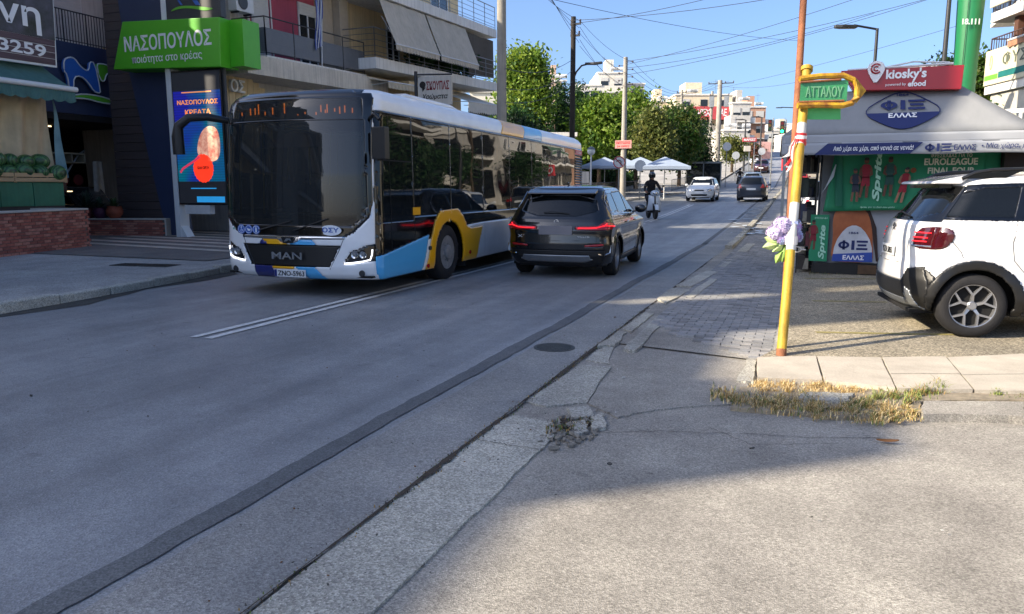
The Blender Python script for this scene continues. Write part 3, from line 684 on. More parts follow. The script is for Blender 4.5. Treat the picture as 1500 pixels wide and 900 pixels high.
# ============================ the city bus
def make_bus():
    t = thing('city_bus', 'white, yellow and sky blue city bus driving towards the camera in the far lane', 'bus', (-7.06, 9.15, 0), R(-88.2))
    M_bw = paint('bus_white', 'e0e2e3', .6, rough=.35, var=.05); M_by = paint('bus_yellow', 'e8a800', .5, rough=.35); M_bb = paint('bus_sky_blue', '4ba7dd', .5, rough=.35); M_bn = paint('bus_navy', '12206a', .5, rough=.35)
    M_gb = mat('gloss_black', '08090b', .08, var=.05, spec=.6, coat=.4)
    lv = []  # z xr xf hw rr rf br bf
    for z, xf, hw, r_ in ((.27, -.10, 1.27, .20), (.34, -.03, 1.29, .24), (.45, 0, 1.30, .26), (.8, 0, 1.30, .28), (1.2, -.01, 1.30, .28), (1.8, -.03, 1.29, .28), (2.4, -.08, 1.28, .28), (2.75, -.13, 1.265, .28),
                         (2.86, -.16, 1.25, .28), (2.95, -.22, 1.20, .3), (3.01, -.32, 1.12, .3), (3.04, -.5, .95, .3), (3.06, -1.0, .5, .3), (3.065, -2, .1, .05)):
        lv.append((z, -12.0 if z < 2.9 else -12.0+(z-2.9)*3, xf, hw, .14, r_, .06, .24))
    sh = Shell(lv, .026)
    wa = lambda x: [(x-.60, .1)]+[(x+.60*math.cos(a), .44+.60*math.sin(a)) for a in np.linspace(PI, 0, 24)]+[(x+.60, .1)]
    f = -2.66; rrw = -8.5
    arch = [(f+.98, .1), (f+.72, .76), (f+.56, 1.06), (f+.36, 1.22), (f-.34, 1.24), (f-.56, 1.12), (f-.74, .92), (f-.98, .86), (f-1.52, .88), (f-1.3, .5), (f-1.18, .1)]
    blue = [(-.02, .1), (-.02, .58), (f+.80, .84), (f+1.1, .1)]
    wins = []
    edges = [.30, 1.35, 2.75, 4.25, 5.75, 7.25, 8.75, 10.1, 11.05]
    for i in range(len(edges)-1):
        a, c = -edges[i]-.012, -edges[i+1]+.012; zb = 1.16 if i else 1.1
        wins.append(('side_window', G_bus, 'L', [(a, zb), (a, 2.66), (c, 2.66), (c, zb)], -.004, 0))
        wins.append(('side_window', G_bus, 'R', [(a, zb), (a, 2.66), (c, 2.66), (c, zb)], -.004, 0))
    rules = [(None, None, 'S', wa(f)), (None, None, 'S', wa(rrw)), ('wheel_arch_panel', M_by, 'L', arch, .012, .03), ('lower_panel', M_bb, 'L', blue, .002, .014, 'sky blue lower side panel')]
    rules += wins
    rules += [('louvre_panel', M_gb, 'L', [(-11.1, 1.2), (-11.1, 2.5), (-11.85, 2.5), (-11.85, 1.2)], -.03, .01),
              ('side_panel', M_gb, 'L', [(-.27, .45), (-.27, 2.70), (-11.95, 2.70), (-11.95, 1.0), (f-1.5, .95), (f, .9), (-.9, .6)], 0, .014, 'gloss black band below the side windows'),
              ('side_panel', M_gb, 'R', [(.3, .9), (.3, 2.75), (-11.9, 2.75), (-11.9, .9)], 0, .014),
              ('roof_stripe', M_by, 'L', [(-5.3, 2.70), (-5.6, 3.1), (-7.0, 3.1), (-6.7, 2.70)], .002, .01), ('roof_stripe', M_bb, 'L', [(-6.7, 2.70), (-7.0, 3.1), (-8.3, 3.1), (-8.0, 2.70)], .002, .01)]
    ws = [(-1.16, 1.28), (-1.10, 1.16), (-.94, 1.06), (.94, 1.06), (1.10, 1.18), (1.14, 1.36), (1.10, 2.56), (-1.14, 2.56)]
    rules += [('windscreen', G_wind, 'F', ws, -.004, 0), ('destination_window', G_wind, 'F', [(-1.12, 2.58), (1.08, 2.58), (1.04, 2.88), (-1.08, 2.88)], -.004, 0)]
    hl = [(.80, .50), (.92, .68), (1.12, .78), (1.5, .84), (1.5, .56), (1.2, .545)]
    rules += [('headlight', M_gb, 'F', hl, -.01, .01), ('headlight', M_gb, 'F', [(-x, z) for x, z in hl], -.01, .01), ('headlight', M_gb, 'L', [(.1, .55), (.1, .83), (-.34, .92), (-.42, .72), (-.30, .60)], -.01, .01),
              ('grille', M_black, 'F', [(-.86, .775), (.78, .775), (.62, .455), (-.70, .455)], -.025, .02),
              ('chrome_strip', M_chrome, 'F', [(-.84, .865), (-.84, .90), (.84, .90), (.84, .865), (.2, .86), (.1, .80), (-.1, .80), (-.2, .86)], .006, .012),
              ('front_mask', M_gb, 'F', [(-1.6, 1.25), (-1.22, 1.16), (-1.0, .96), (-.86, .905), (.86, .905), (1.0, .98), (1.17, 1.18), (1.21, 1.4), (1.18, 2.9), (1.1, 3.1), (-1.6, 3.1)], 0, .014),
              ('front_mask', M_gb, 'R', [(.3, 1.25), (.3, 3.1), (-.6, 3.1), (-.5, 1.2)], 0, .014),
              ('roof_front', M_gb, 'A', None, 0, .01)]
    # roof_front is only the black brow over the windscreen
    rules[-1] = ('roof_front', M_gb, 'T', [(.1, -1.3), (.1, 1.12), (-.75, .95), (-.9, -1.3)], 0, .01)
    st = [('front_stripe', M_bn, [(-.54, .78), (-.46, .856), (-.38, .78)]), ('front_stripe', M_by, [(-.38, .78), (-.46, .856), (-.12, .856), (-.02, .78)]), ('front_stripe', M_bb, [(0, .78), (.1, .856), (.36, .856), (.43, .78)]),
          ('front_stripe', M_bn, [(-.66, .25), (-.64, .45), (-.30, .45), (-.26, .25)]), ('front_stripe', M_by, [(-.30, .415), (-.32, .45), (.10, .45), (.05, .415)]), ('front_stripe', M_bb, [(.28, .25), (.10, .45), (.40, .45), (.55, .25)])]
    rules += [(n_, m_, 'F', p_, .002, .014) for n_, m_, p_ in st]
    sh.cut(rules, t, M_bw)
    # roof fairing
    b = MB(); b.prism([(-1.6, -.55, 3.03), (-1.9, -.55, 3.12), (-3.6, -.55, 3.12), (-4.2, -.55, 3.03)], (0, 1.5, 0)); b.build('roof_fairing', M_bw, t, bevel=.04)
    # underside and wheel boxes
    b = MB(); b.box(-11.9, -.2, -1.2, 1.2, .30, .33)
    for x in (f, rrw):
        for s in (-1, 1): b.box(x-.66, x+.66, s*.62-.02, s*.62+.02, .3, 1.12); b.box(x-.66, x+.66, min(s*.62, s*1.25), max(s*.62, s*1.25), 1.1, 1.13)
    for x in (f, rrw):
        for dx in (-.66, .66): b.box(x+dx-.01, x+dx+.01, -1.22, 1.22, .3, 1.12)
    b.build('underbody', M_inner, t)
    for x in (f, rrw):
        for s in (-1, 1): wheel(t, (x, s*1.12, .485), .485, .29, s, 'bus', .30)
    b = MB(); b.box(f-.80, f-.77, .95, 1.25, .16, .5); b.build('mud_flap', M_rubber, t)
    # interior
    b = MB(); b.box(-11.9, -.6, -1.18, 1.18, .55, .6); b.box(-11.9, -11.8, -1.2, 1.2, .6, 2.8); b.build('floor', mat('bus_floor', '2b2d31', .8), t)
    b = MB(); b.prism([(-.32, -1.1, .9), (-.34, -1.1, 1.06), (-.7, -1.1, 1.12), (-1.0, -1.1, 1.0), (-1.0, -1.1, .6)], (0, 2.2, 0)); b.build('dashboard', M_black, t)
    sm = mat('bus_seat', '2d3f66', .9, var=.2, scale=30); pm = mat('bus_pole_yellow', 'd8b52c', .35)
    b = MB(); b.box(-2.0, -1.45, .25, .8, 1.0, 1.1); b.box(-2.1, -1.95, .25, .8, 1.05, 1.85); b.box(-2.06, -1.98, .38, .66, 1.88, 2.08); b.build('driver_seat', M_dark, t, bevel=.03)
    b = MB(); ring = [(-1.15-.09*math.sin(a), .52+.22*math.cos(a), 1.27+.2*math.sin(a)) for a in np.linspace(0, 2*PI, 25)]; b.tube(ring, .014, 6); b.cyl((-1.15, .52, 1.27), (-.95, .52, 1.0), .03); b.build('steering_wheel', M_black, t)
    me = None
    for k in range(9):
        for y in (-.85, -.42, .42, .85):
            if k < 1 and y > 0: continue
            if me is None:
                b = MB(); b.box(-.02, .40, -.2, .2, .45, .5); b.box(-.08, -.02, -.2, .2, .45, 1.05); b.box(.1, .2, -.05, .05, 0, .45); me = b.mesh('seat', sm)
            inst('seat', me, t, (-3.4-k*.82, y, .6))
    for x in (-2.6, -4.8, -7.0, -9.2):
        for y in (-.25, .25):
            b = MB(); b.cyl((x, y, .6), (x, y, 2.7), .018, n=6); b.build('grab_pole', pm, t)
    b = MB(); b.box(-11.8, -.4, -1.1, 1.1, 2.72, 2.76); b.build('ceiling', mat('bus_ceiling', '8f9296', .8), t)
    # headlight innards, position lamps
    for s in (-1, 1):
        for (y, r_) in ((.98, .055), (1.09, .05)):
            x = sh.x_at(s*y, .64, 1); b = MB(); b.lathe([(.001, .004), (r_*.6, .006), (r_, .014), (r_*1.05, .0)], (x+.004, s*y, .645), 16, 'X'); b.build('lamp', M_lampin, t)
        b = MB(); pts = [(sh.x_at(s*y, z, 1)+.006, s*y, z) for y, z in ((.83, .515), (.95, .525), (1.08, .545), (1.17, .57), (1.19, .64), (1.2, .72))]; b.tube(pts, .011, 5); b.build('running_light', M_drl, t)
        x = sh.x_at(s*1.02, .37, 1); b = MB(); b.lathe([(.001, .012), (.04, .012), (.05, 0)], (x, s*1.06, .37), 14, 'X'); b.build('fog_light', M_dark, t)
        b = MB(); pts = [(sh.x_at(s*y, z, 1)+.002, s*y, z) for y, z in ((.84, .9), (.76, .7), (.62, .43), (.68, .28))]; b.tube(pts, .005, 4); b.build('panel_gap', M_dark, t)
    fx = lambda y, z: sh.x_at(y, z, 1)+.012
    FU, FV = (0, 1, 0), (0, 0, 1)
    text('MAN', M_chrome, t, (fx(0, .62)+.01, -.02, .615), .50, .105, U=FU, V=FV, bold=.02, ext=.012)
    b = MB(); b.prism([(fx(0, .84), y, z) for y, z in ((-.11, .89), (.11, .89), (.075, .80), (-.075, .80))], (.012, 0, 0)); b.build('badge', M_gb, t)
    b = MB(); b.prism([(fx(0, .84)+.013, y, z) for y, z in ((-.06, .82), (-.02, .87), (.05, .87), (.06, .83), (.02, .85), (-.01, .83))], (.004, 0, 0)); b.build('badge_emblem', M_chrome, t)
    x = fx(0, .35)+.02; b = MB(); b.box(x-.01, x, -.26, .26, .295, .41); pl = b.build('number_plate', M_plate, t, bevel=.006)
    b = MB(); b.box(x, x+.002, -.255, -.215, .30, .405); b.build('plate_band', M_bn, pl)
    text('ZNO-5963', M_ink, pl, (x+.001, .022, .352), .44, .075, U=FU, V=FV, bold=.012)
    # stickers on the mask
    x = fx(.62, 1.0); mw = mat('sticker_white', 'dfe4ea', .4)
    b = MB(); b.prism([(x, .66+.17*math.cos(a), .995+.075*math.sin(a)) for a in np.linspace(0, 2*PI, 28)[:-1]], (.004, 0, 0)); st_ = b.build('sticker', mw, t)
    text('ΟΣΥ', mat('sticker_blue', '2a58a8', .4), st_, (x+.005, .66, 1.0), .26, .07, U=FU, V=FV, bold=.02)
    for y in (-.86, -.71, -.56):
        x = fx(y, 1.0)+.002; b = MB(); b.prism([(x, y+.066*math.cos(a), .985+.07*math.sin(a)) for a in np.linspace(0, 2*PI, 21)[:-1]], (.004, 0, 0)); st_ = b.build('sticker', MATS['sticker_blue'], t)
        b = MB(); b.tube([(x+.005, y+.052*math.cos(a), .985+.055*math.sin(a)) for a in np.linspace(0, 2*PI, 21)], .004, 4)
        if y < -.8: b.cyl((x+.004, y, 1.015), (x+.006, y, 1.015), .012, n=8); b.tube([(x+.005, y, 1.0), (x+.005, y+.005, .975), (x+.005, y+.03, .965)], .006, 4); b.tube([(x+.005, y-.02, .98), (x+.005, y-.015, .955), (x+.005, y+.015, .953)], .004, 4)
        elif y < -.6: b.prism([(x+.004, y-.03, 1.01), (x+.004, y+.0, .995), (x+.004, y+.035, .985), (x+.004, y+.02, .96), (x+.004, y-.012, .965)], (.003, 0, 0))
        else: b.cyl((x+.004, y, 1.022), (x+.006, y, 1.022), .01, n=8); b.box(x+.004, x+.007, y-.012, y+.012, .945, 1.01)
        b.build('pictogram', mw, st_)
    x = fx(-1.0, 1.0); b = MB(); b.box(x-.03, x-.022, -1.06, -.94, .975, 1.005); b.build('sticker', mat('sticker_teal', '5f9a92', .5), t)
    # destination display behind glass: lit orange strokes
    led = mat('led_orange', 'ff7a1a', .4, var=.02, emit=1.2); b = MB(); r2 = random.Random(5)
    for y, zz in ((-.95, 1), (-.8, 2), (-.72, 2), (-.66, 3), (-.42, 2), (-.22, 3), (.0, .4), (.12, .6), (.38, 2), (.48, 2.4), (.6, 1), (.68, 2), (.76, 2), (.88, 1.4), (.45, 1), (-.55, 1), (.3, .8)):
        z0 = 2.66+r2.uniform(0, .04); b.box(-.36, -.355, y-.008, y+.008, z0, z0+.05*zz)
    b.build('led_display', led, t)
    b = MB(); b.box(-.40, -.37, -1.05, 1.02, 2.60, 2.86); b.build('display_board', M_inner, t)
    # wipers
    b = MB()
    for (p, q) in (((.1, .98), (.62, 1.16)), ((-.5, .98), (.06, 1.12))):
        pts = [(sh.x_at(p[0]+(q[0]-p[0])*k/8, p[1]+(q[1]-p[1])*k/8, 1)+.03, p[0]+(q[0]-p[0])*k/8, p[1]+(q[1]-p[1])*k/8) for k in range(9)]; b.tube(pts, .011, 5)
    b.build('wiper', M_black, t)
    # mirrors: long hooked arm on the kerb side, hanging housing on the driver side
    m = MB(); p0 = (-.35, -1.2, 2.62); m.tube([p0, (-.1, -1.36, 2.66), (.06, -1.55, 2.64), (.12, -1.68, 2.52), (.12, -1.71, 2.36), (.11, -1.71, 2.10)], [.05, .06, .065, .07, .085, .085], 10); m.build('mirror', M_black, t, smooth=True)
    m = MB(); m.tube([(-.3, 1.18, 2.58), (-.15, 1.34, 2.62), (-.13, 1.42, 2.54)], .03, 8); m.obox((-.14, 1.42, 2.22), (.13, .20, .44)); m.build('mirror', M_black, t, bevel=.04)
    m = MB(); m.box(-.222, -.19, 1.34, 1.50, 2.03, 2.41); m.build('mirror_glass', G_car, t)
    # side details
    sy = lambda x, z: sh.y_at(x, z, 1)
    b = MB(); x = -11.48
    for k in range(17): b.obox((x, sy(x, 1.8)-.01, 1.26+k*.073), (.70, .03, .035), (R(25), 0, 0))
    b.build('louvre', M_black, t)
    b = MB(); b.box(-11.86, -11.12, sy(-11.5, 2.55)+.001, sy(-11.5, 2.55)+.006, 2.53, 2.66); st_ = b.build('sticker', mat('sticker_pink', 'c97079', .6), t); text('ΕΞΟΔΟΣ', M_txt, st_, (-11.5, sy(-11.5, 2.55)+.007, 2.595), .5, .07, U=(-1, 0, 0), V=(0, 0, 1))
    for x, z, mm in ((f+.86, .33, M_red), (f-.86, .42, M_red), (f+.80, .62, M_dark)):
        b = MB(); b.cyl((x, sy(x, z), z), (x, sy(x, z)+.03, z), .035, n=10); b.build('marker_lamp', mm, t)
    b = MB(); b.box(-1.55, -1.3, sy(-1.4, 1.05)+.002, sy(-1.4, 1.05)+.006, 1.18, 1.3); b.build('sticker', M_by, t)
    sh.seam([(-.62, .3), (-.62, 2.66)], t, 1, .006); sh.seam([(-1.36, .62), (-1.36, 2.66)], t, 1, .008)
    for x in (-4.3, -5.8, -7.2): sh.seam([(x, .3), (x, .95)], t, 1, .004, m=M_steel)
    sh.seam([(-.35, 2.0), (-1.3, 2.0)], t, 1, .01, m=M_inner)
    b = MB(); b.prism([(-.3, -.6, 2.20), (-.4, -.2, 2.42), (-.4, .4, 2.42), (-.3, .5, 2.20)], (-.02, 0, 0)); b.build('sun_blind', M_dark, t)
    return t
bus = make_bus(); bus.scale = (1.035, 1.05, 1)

# ============================ black compact SUV, seen from behind
def make_suv():
    t = thing('parked_car' if False else 'suv', 'black glossy SUV with lit red tail lamps driving beside the bus', 'car', (0, 0, 0), 0)
    lv = [(.20, -2.00, 2.00, .80, .30, .30, .10, .15), (.27, -2.15, 2.12, .86, .30, .32, .12, .16), (.40, -2.23, 2.22, .905, .28, .34, .14, .18), (.62, -2.25, 2.25, .92, .28, .36, .15, .20), (.78, -2.23, 2.25, .922, .26, .36, .14, .2),
          (.86, -2.21, 2.22, .915, .26, .36, .13, .2), (.93, -2.19, 2.10, .915, .28, .36, .13, .2), (.99, -2.17, 1.7, .91, .30, .34, .12, .2), (1.04, -2.14, 1.25, .90, .30, .3, .12, .2), (1.08, -2.10, 1.05, .885, .3, .3, .12, .2),
          (1.16, -2.04, .92, .855, .3, .3, .12, .2), (1.32, -1.92, .66, .79, .28, .3, .12, .18), (1.47, -1.80, .38, .725, .26, .3, .12, .15), (1.54, -1.73, .2, .69, .25, .3, .1, .12), (1.585, -1.66, .05, .65, .25, .3, .1, .1),
          (1.615, -1.5, -.1, .58, .25, .25, .08, .1), (1.635, -1.2, -.3, .42, .2, .2, .05, .05), (1.645, -.9, -.45, .15, .05, .05, 0, 0)]
    def warp(P):
        x, y, z = P[..., 0], P[..., 1], P[..., 2]; s = np.sign(y)
        sh_ = np.exp(-((z-.93)/.05)**2)*.016-np.exp(-((z-.74)/.09)**2)*.018
        y += s*sh_*np.clip(np.abs(y)*3-1.6, 0, 1)
        for xa in (-1.32, 1.36):
            r_ = np.hypot(x-xa, z-.35); y += s*.022*np.exp(-((r_-.42)/.10)**2)*np.clip(np.abs(y)*3-1.6, 0, 1)*(z < .95)
        x -= np.where((x < -1.5), 1, 0)*np.exp(-((z-.86)/.05)**2)*.02
        P[..., 0] = x; P[..., 1] = y; return P
    sh = Shell(lv, .021, warp); ra, fa = -1.32, 1.36
    bk = paint('suv_black', '050608', 1, rough=.25)
    wh = lambda x, r_=.385: [(x+r_*math.cos(a), .35+r_*math.sin(a)) for a in np.linspace(0, 2*PI, 40)[:-1]]
    win = [('side_window', G_car, 'S', [(-1.72, 1.17), (-1.05, 1.15), (-1.05, 1.50), (-1.42, 1.50), (-1.68, 1.36)], -.005, 0), ('side_window', G_car, 'S', [(-1.0, 1.15), (-.12, 1.12), (-.12, 1.53), (-1.0, 1.505)], -.005, 0),
           ('side_window', G_car, 'S', [(-.04, 1.12), (.86, 1.09), (.48, 1.40), (.28, 1.51), (-.04, 1.535)], -.005, 0)]
    rules = [(None, None, 'S', wh(ra)), (None, None, 'S', wh(fa)),
             ('rear_window', G_car, 'B', smooth_poly([(-.70, 1.10), (.70, 1.10), (.58, 1.46), (-.58, 1.46)], 1), -.006, 0),
             ('tail_lamp', M_red, 'B', [(-1.1, 1.03), (-.80, 1.0), (-.70, .93), (-.34, .915), (-.34, .875), (-.62, .86), (-1.1, .87)], .006, .012), ('tail_lamp', M_red, 'B', [(1.1, 1.03), (.80, 1.0), (.70, .93), (.34, .915), (.34, .875), (.62, .86), (1.1, .87)], .006, .012),
             ('tail_lamp', M_red, 'S', [(-2.3, 1.03), (-2.02, 1.0), (-1.80, .95), (-1.78, .90), (-2.02, .86), (-2.3, .87)], .006, .012),
             ('reflector', M_red, 'B', [(-.80, .585), (-.80, .62), (-.50, .60), (-.50, .57)], .004, .01), ('reflector', M_red, 'B', [(.80, .585), (.80, .62), (.50, .60), (.50, .57)], .004, .01),
             ('skid_plate', mat('skid_silver', '8b8f93', .35, .7), 'B', [(-.62, .34), (-.56, .42), (.56, .42), (.62, .34), (.5, .30), (-.5, .30)], .012, .015),
             ('wheel_arch', M_black, 'S', wh(ra, .425), .012, .02), ('wheel_arch', M_black, 'S', wh(fa, .425), .012, .02),
             ('sill', M_black, 'S', [(-1.0, .1), (-1.0, .33), (1.05, .33), (1.05, .1)], .008, .02), ('bumper_lower', M_black, 'B', [(-1.2, .1), (-1.2, .42), (-.9, .50), (.9, .50), (1.2, .42), (1.2, .1)], .004, .02)]
    rules += win+[('window_frame', mat('gloss_black', '', 0), 'S', [(-1.77, 1.13), (.98, 1.06), (.52, 1.43), (.3, 1.56), (-.1, 1.575), (-1.5, 1.545), (-1.74, 1.36)], .001, .012),
                  ('windscreen', G_car, 'F', [(-.78, 1.1), (.78, 1.1), (.6, 1.52), (-.6, 1.52)], -.004, 0), ('headlight', G_lamp, 'F', [(.55, .75), (.95, .82), (.95, .68), (.6, .66)], 0, .01), ('headlight', G_lamp, 'F', [(-.55, .75), (-.95, .82), (-.95, .68), (-.6, .66)], 0, .01)]
    sh.cut(rules, t, bk)
    b = MB(); b.box(-2.0, 1.95, -.7, .7, .22, .26)
    for x in (ra, fa):
        for s in (-1, 1): b.box(x-.43, x+.43, s*.58-.01, s*.58+.01, .2, .8); b.box(x-.43, x+.43, min(s*.58, s*.86), max(s*.58, s*.86), .79, .81); b.box(x-.44, x-.42, min(s*.58, s*.88), max(s*.58, s*.88), .2, .8); b.box(x+.42, x+.44, min(s*.58, s*.88), max(s*.58, s*.88), .2, .8)
    b.build('underbody', M_inner, t)
    for x in (ra, fa):
        for s in (-1, 1): wheel(t, (x, s*.79, .35), .35, .235, s, 'd5', .25)
    # lit strips in the lamps
    for s in (-1, 1):
        b = MB(); b.tube([(sh.x_at(s*y, z)-.012, s*y, z) for y, z in ((.38, .893), (.55, .893), (.68, .90), (.80, .93), (.84, .97))], .013, 5); b.build('tail_light_strip', M_redlit, t)
        b = MB(); b.tube([(x, s*(abs(sh.y_at(x, z, s))+.006), z) for x, z in ((-2.08, .93), (-2.0, .93), (-1.9, .925), (-1.82, .92))], .012, 5); b.build('tail_light_strip', M_redlit, t)
        b = MB(); b.tube([(x, sh.y_at(x, z, s)+s*.003, z) for x, z in ((-1.77, 1.13), (-.8, 1.115), (0, 1.10), (.95, 1.06))], .007, 4)
        b.tube([(x, sh.y_at(x, z, s)+s*.003, z) for x, z in ((-1.77, 1.13), (-1.76, 1.22), (-1.72, 1.36), (-1.55, 1.52), (-1.0, 1.555), (-.1, 1.58), (.3, 1.565), (.55, 1.43), (.95, 1.07))], .006, 4); b.build('window_trim', M_chrome, t)
        m = MB(); m.tube([(.74, s*.85, 1.12), (.72, s*.95, 1.13)], .022, 6); m.ball((.70, s*1.0, 1.17), .1, 14, 8, (.55, 1.15, .85)); m.build('mirror', bk, t, smooth=True)
        for x in (-.55, .45): m = MB(); y = abs(sh.y_at(x, .95, s)); m.tube([(x-.11, s*y, .955), (x-.08, s*(y+.02), .96), (x+.08, s*(y+.02), .96), (x+.11, s*y, .955)], .014, 6); m.build('door_handle', bk, t)
        for pts in ([(-.08, 1.1), (-.10, .7), (-.05, .33)], [(-1.0, 1.1), (-1.08, .82), (-.93, .55)], [(.86, 1.05), (.93, .8), (.9, .4)]): sh.seam(pts, t, s, .004)
    m = MB(); m.prism([(-1.66, -.60, 1.565), (-1.90, -.60, 1.50), (-1.90, -.60, 1.475), (-1.6, -.60, 1.50)], (0, 1.2, 0)); m.build('spoiler', bk, t, bevel=.012)
    m = MB(); m.prism([(-1.15, 0, 1.635), (-1.28, 0, 1.635), (-1.32, 0, 1.69), (-1.27, 0, 1.69)], (0, .03, 0)); m.build('antenna', bk, t, bevel=.008)
    x = sh.x_at(0, .86)
    m = MB(); m.box(x-.02, x-.012, -.29, .29, .775, .93); m.build('number_plate', mat('plate_grey', '7d7a7e', .5, var=.03), t, 'blank grey number plate', bevel=.006)
    x = sh.x_at(0, 1.02); m = MB(); m.cyl((x-.016, 0, 1.0), (x, 0, 1.0), .042, n=20); o = m.build('badge', M_chrome, t)
    m = MB()
    for q in (0, 2): m.prism([(x-.0175, 0, 1.0)]+[(x-.0175, .03*math.cos(a), 1.0+.03*math.sin(a)) for a in np.linspace(q*PI/2, (q+1)*PI/2, 7)], (-.001, 0, 0))
    m.build('badge_quarter', M_blue, o)
    text('X1', M_chrome, t, (sh.x_at(.62, .75)-.004, .62, .745), .12, .05, U=(0, -1, 0), V=(0, 0, 1), bold=.02); text('sDrive18i', M_chrome, t, (sh.x_at(-.45, .75)-.004, -.45, .745), .26, .035, U=(0, -1, 0), V=(0, 0, 1), bold=.01)
    m = MB(); m.tube([(sh.x_at(y, z)-.003, y, z) for y, z in ((-.86, .69), (-.4, .675), (0, .67), (.4, .675), (.86, .69))], .0035, 4); m.tube([(sh.x_at(y, z)-.003, y, z) for y, z in ((-.7, .80), (-.4, .795), (.4, .795), (.7, .80))], .006, 4); m.build('panel_gap', M_inner, t)
    m = MB(); m.tube([(sh.x_at(y, 1.17)-.02, y, 1.13+.04*(1-abs(y-.1)/.35)) for y in np.linspace(-.2, .25, 8)], .008, 5); m.build('rear_wiper', M_black, t)
    for s in (-1, 1):
        m = MB(); m.tube([(sh.x_at(s*.72, .47)-.006, s*.72, .44), (-2.06, s*.80, .42), (-2.0, s*.895, .46), (-1.98, s*.905, .60)], .012, 5); m.build('bumper_trim', M_chrome, t)
    b = MB()
    for (x, y) in ((-1.1, 0), (.0, -.4), (.0, .4)): b.box(x-.3, x+.2, y-(.5 if not y else .22), y+(.5 if not y else .22), .4, .7); b.obox((x-.28, y, .95), (.1, 1.1 if not y else .45, .6)); 
    b.build('seats', M_dark, t, bevel=.03)
    return t
suv = make_suv()
s_ph = R(-3.0); suv.location = (-3.17-.92+math.sin(s_ph)*2.25, 12.75+2.25, 0); suv.rotation_euler = (0, 0, R(90)-s_ph); suv.scale = (1.02, 1.05, 1.01)

def surf(sh, f, z, s, off):
    """point on the rear corner at height z: f = 0 on the rear face, 1 on the flank"""
    k = (np.abs(sh.V[:, 2]-z) < sh.cell*.6) & (sh.V[:, 1]*s > .45) & (sh.V[:, 0] < -1.4); P = sh.V[k]; N = sh.vn[k]; a = np.arctan2(np.abs(N[:, 1]), -N[:, 0])
    i = int(np.argmin(np.abs(a-f*PI/2))); return tuple(P[i]+N[i]*off)
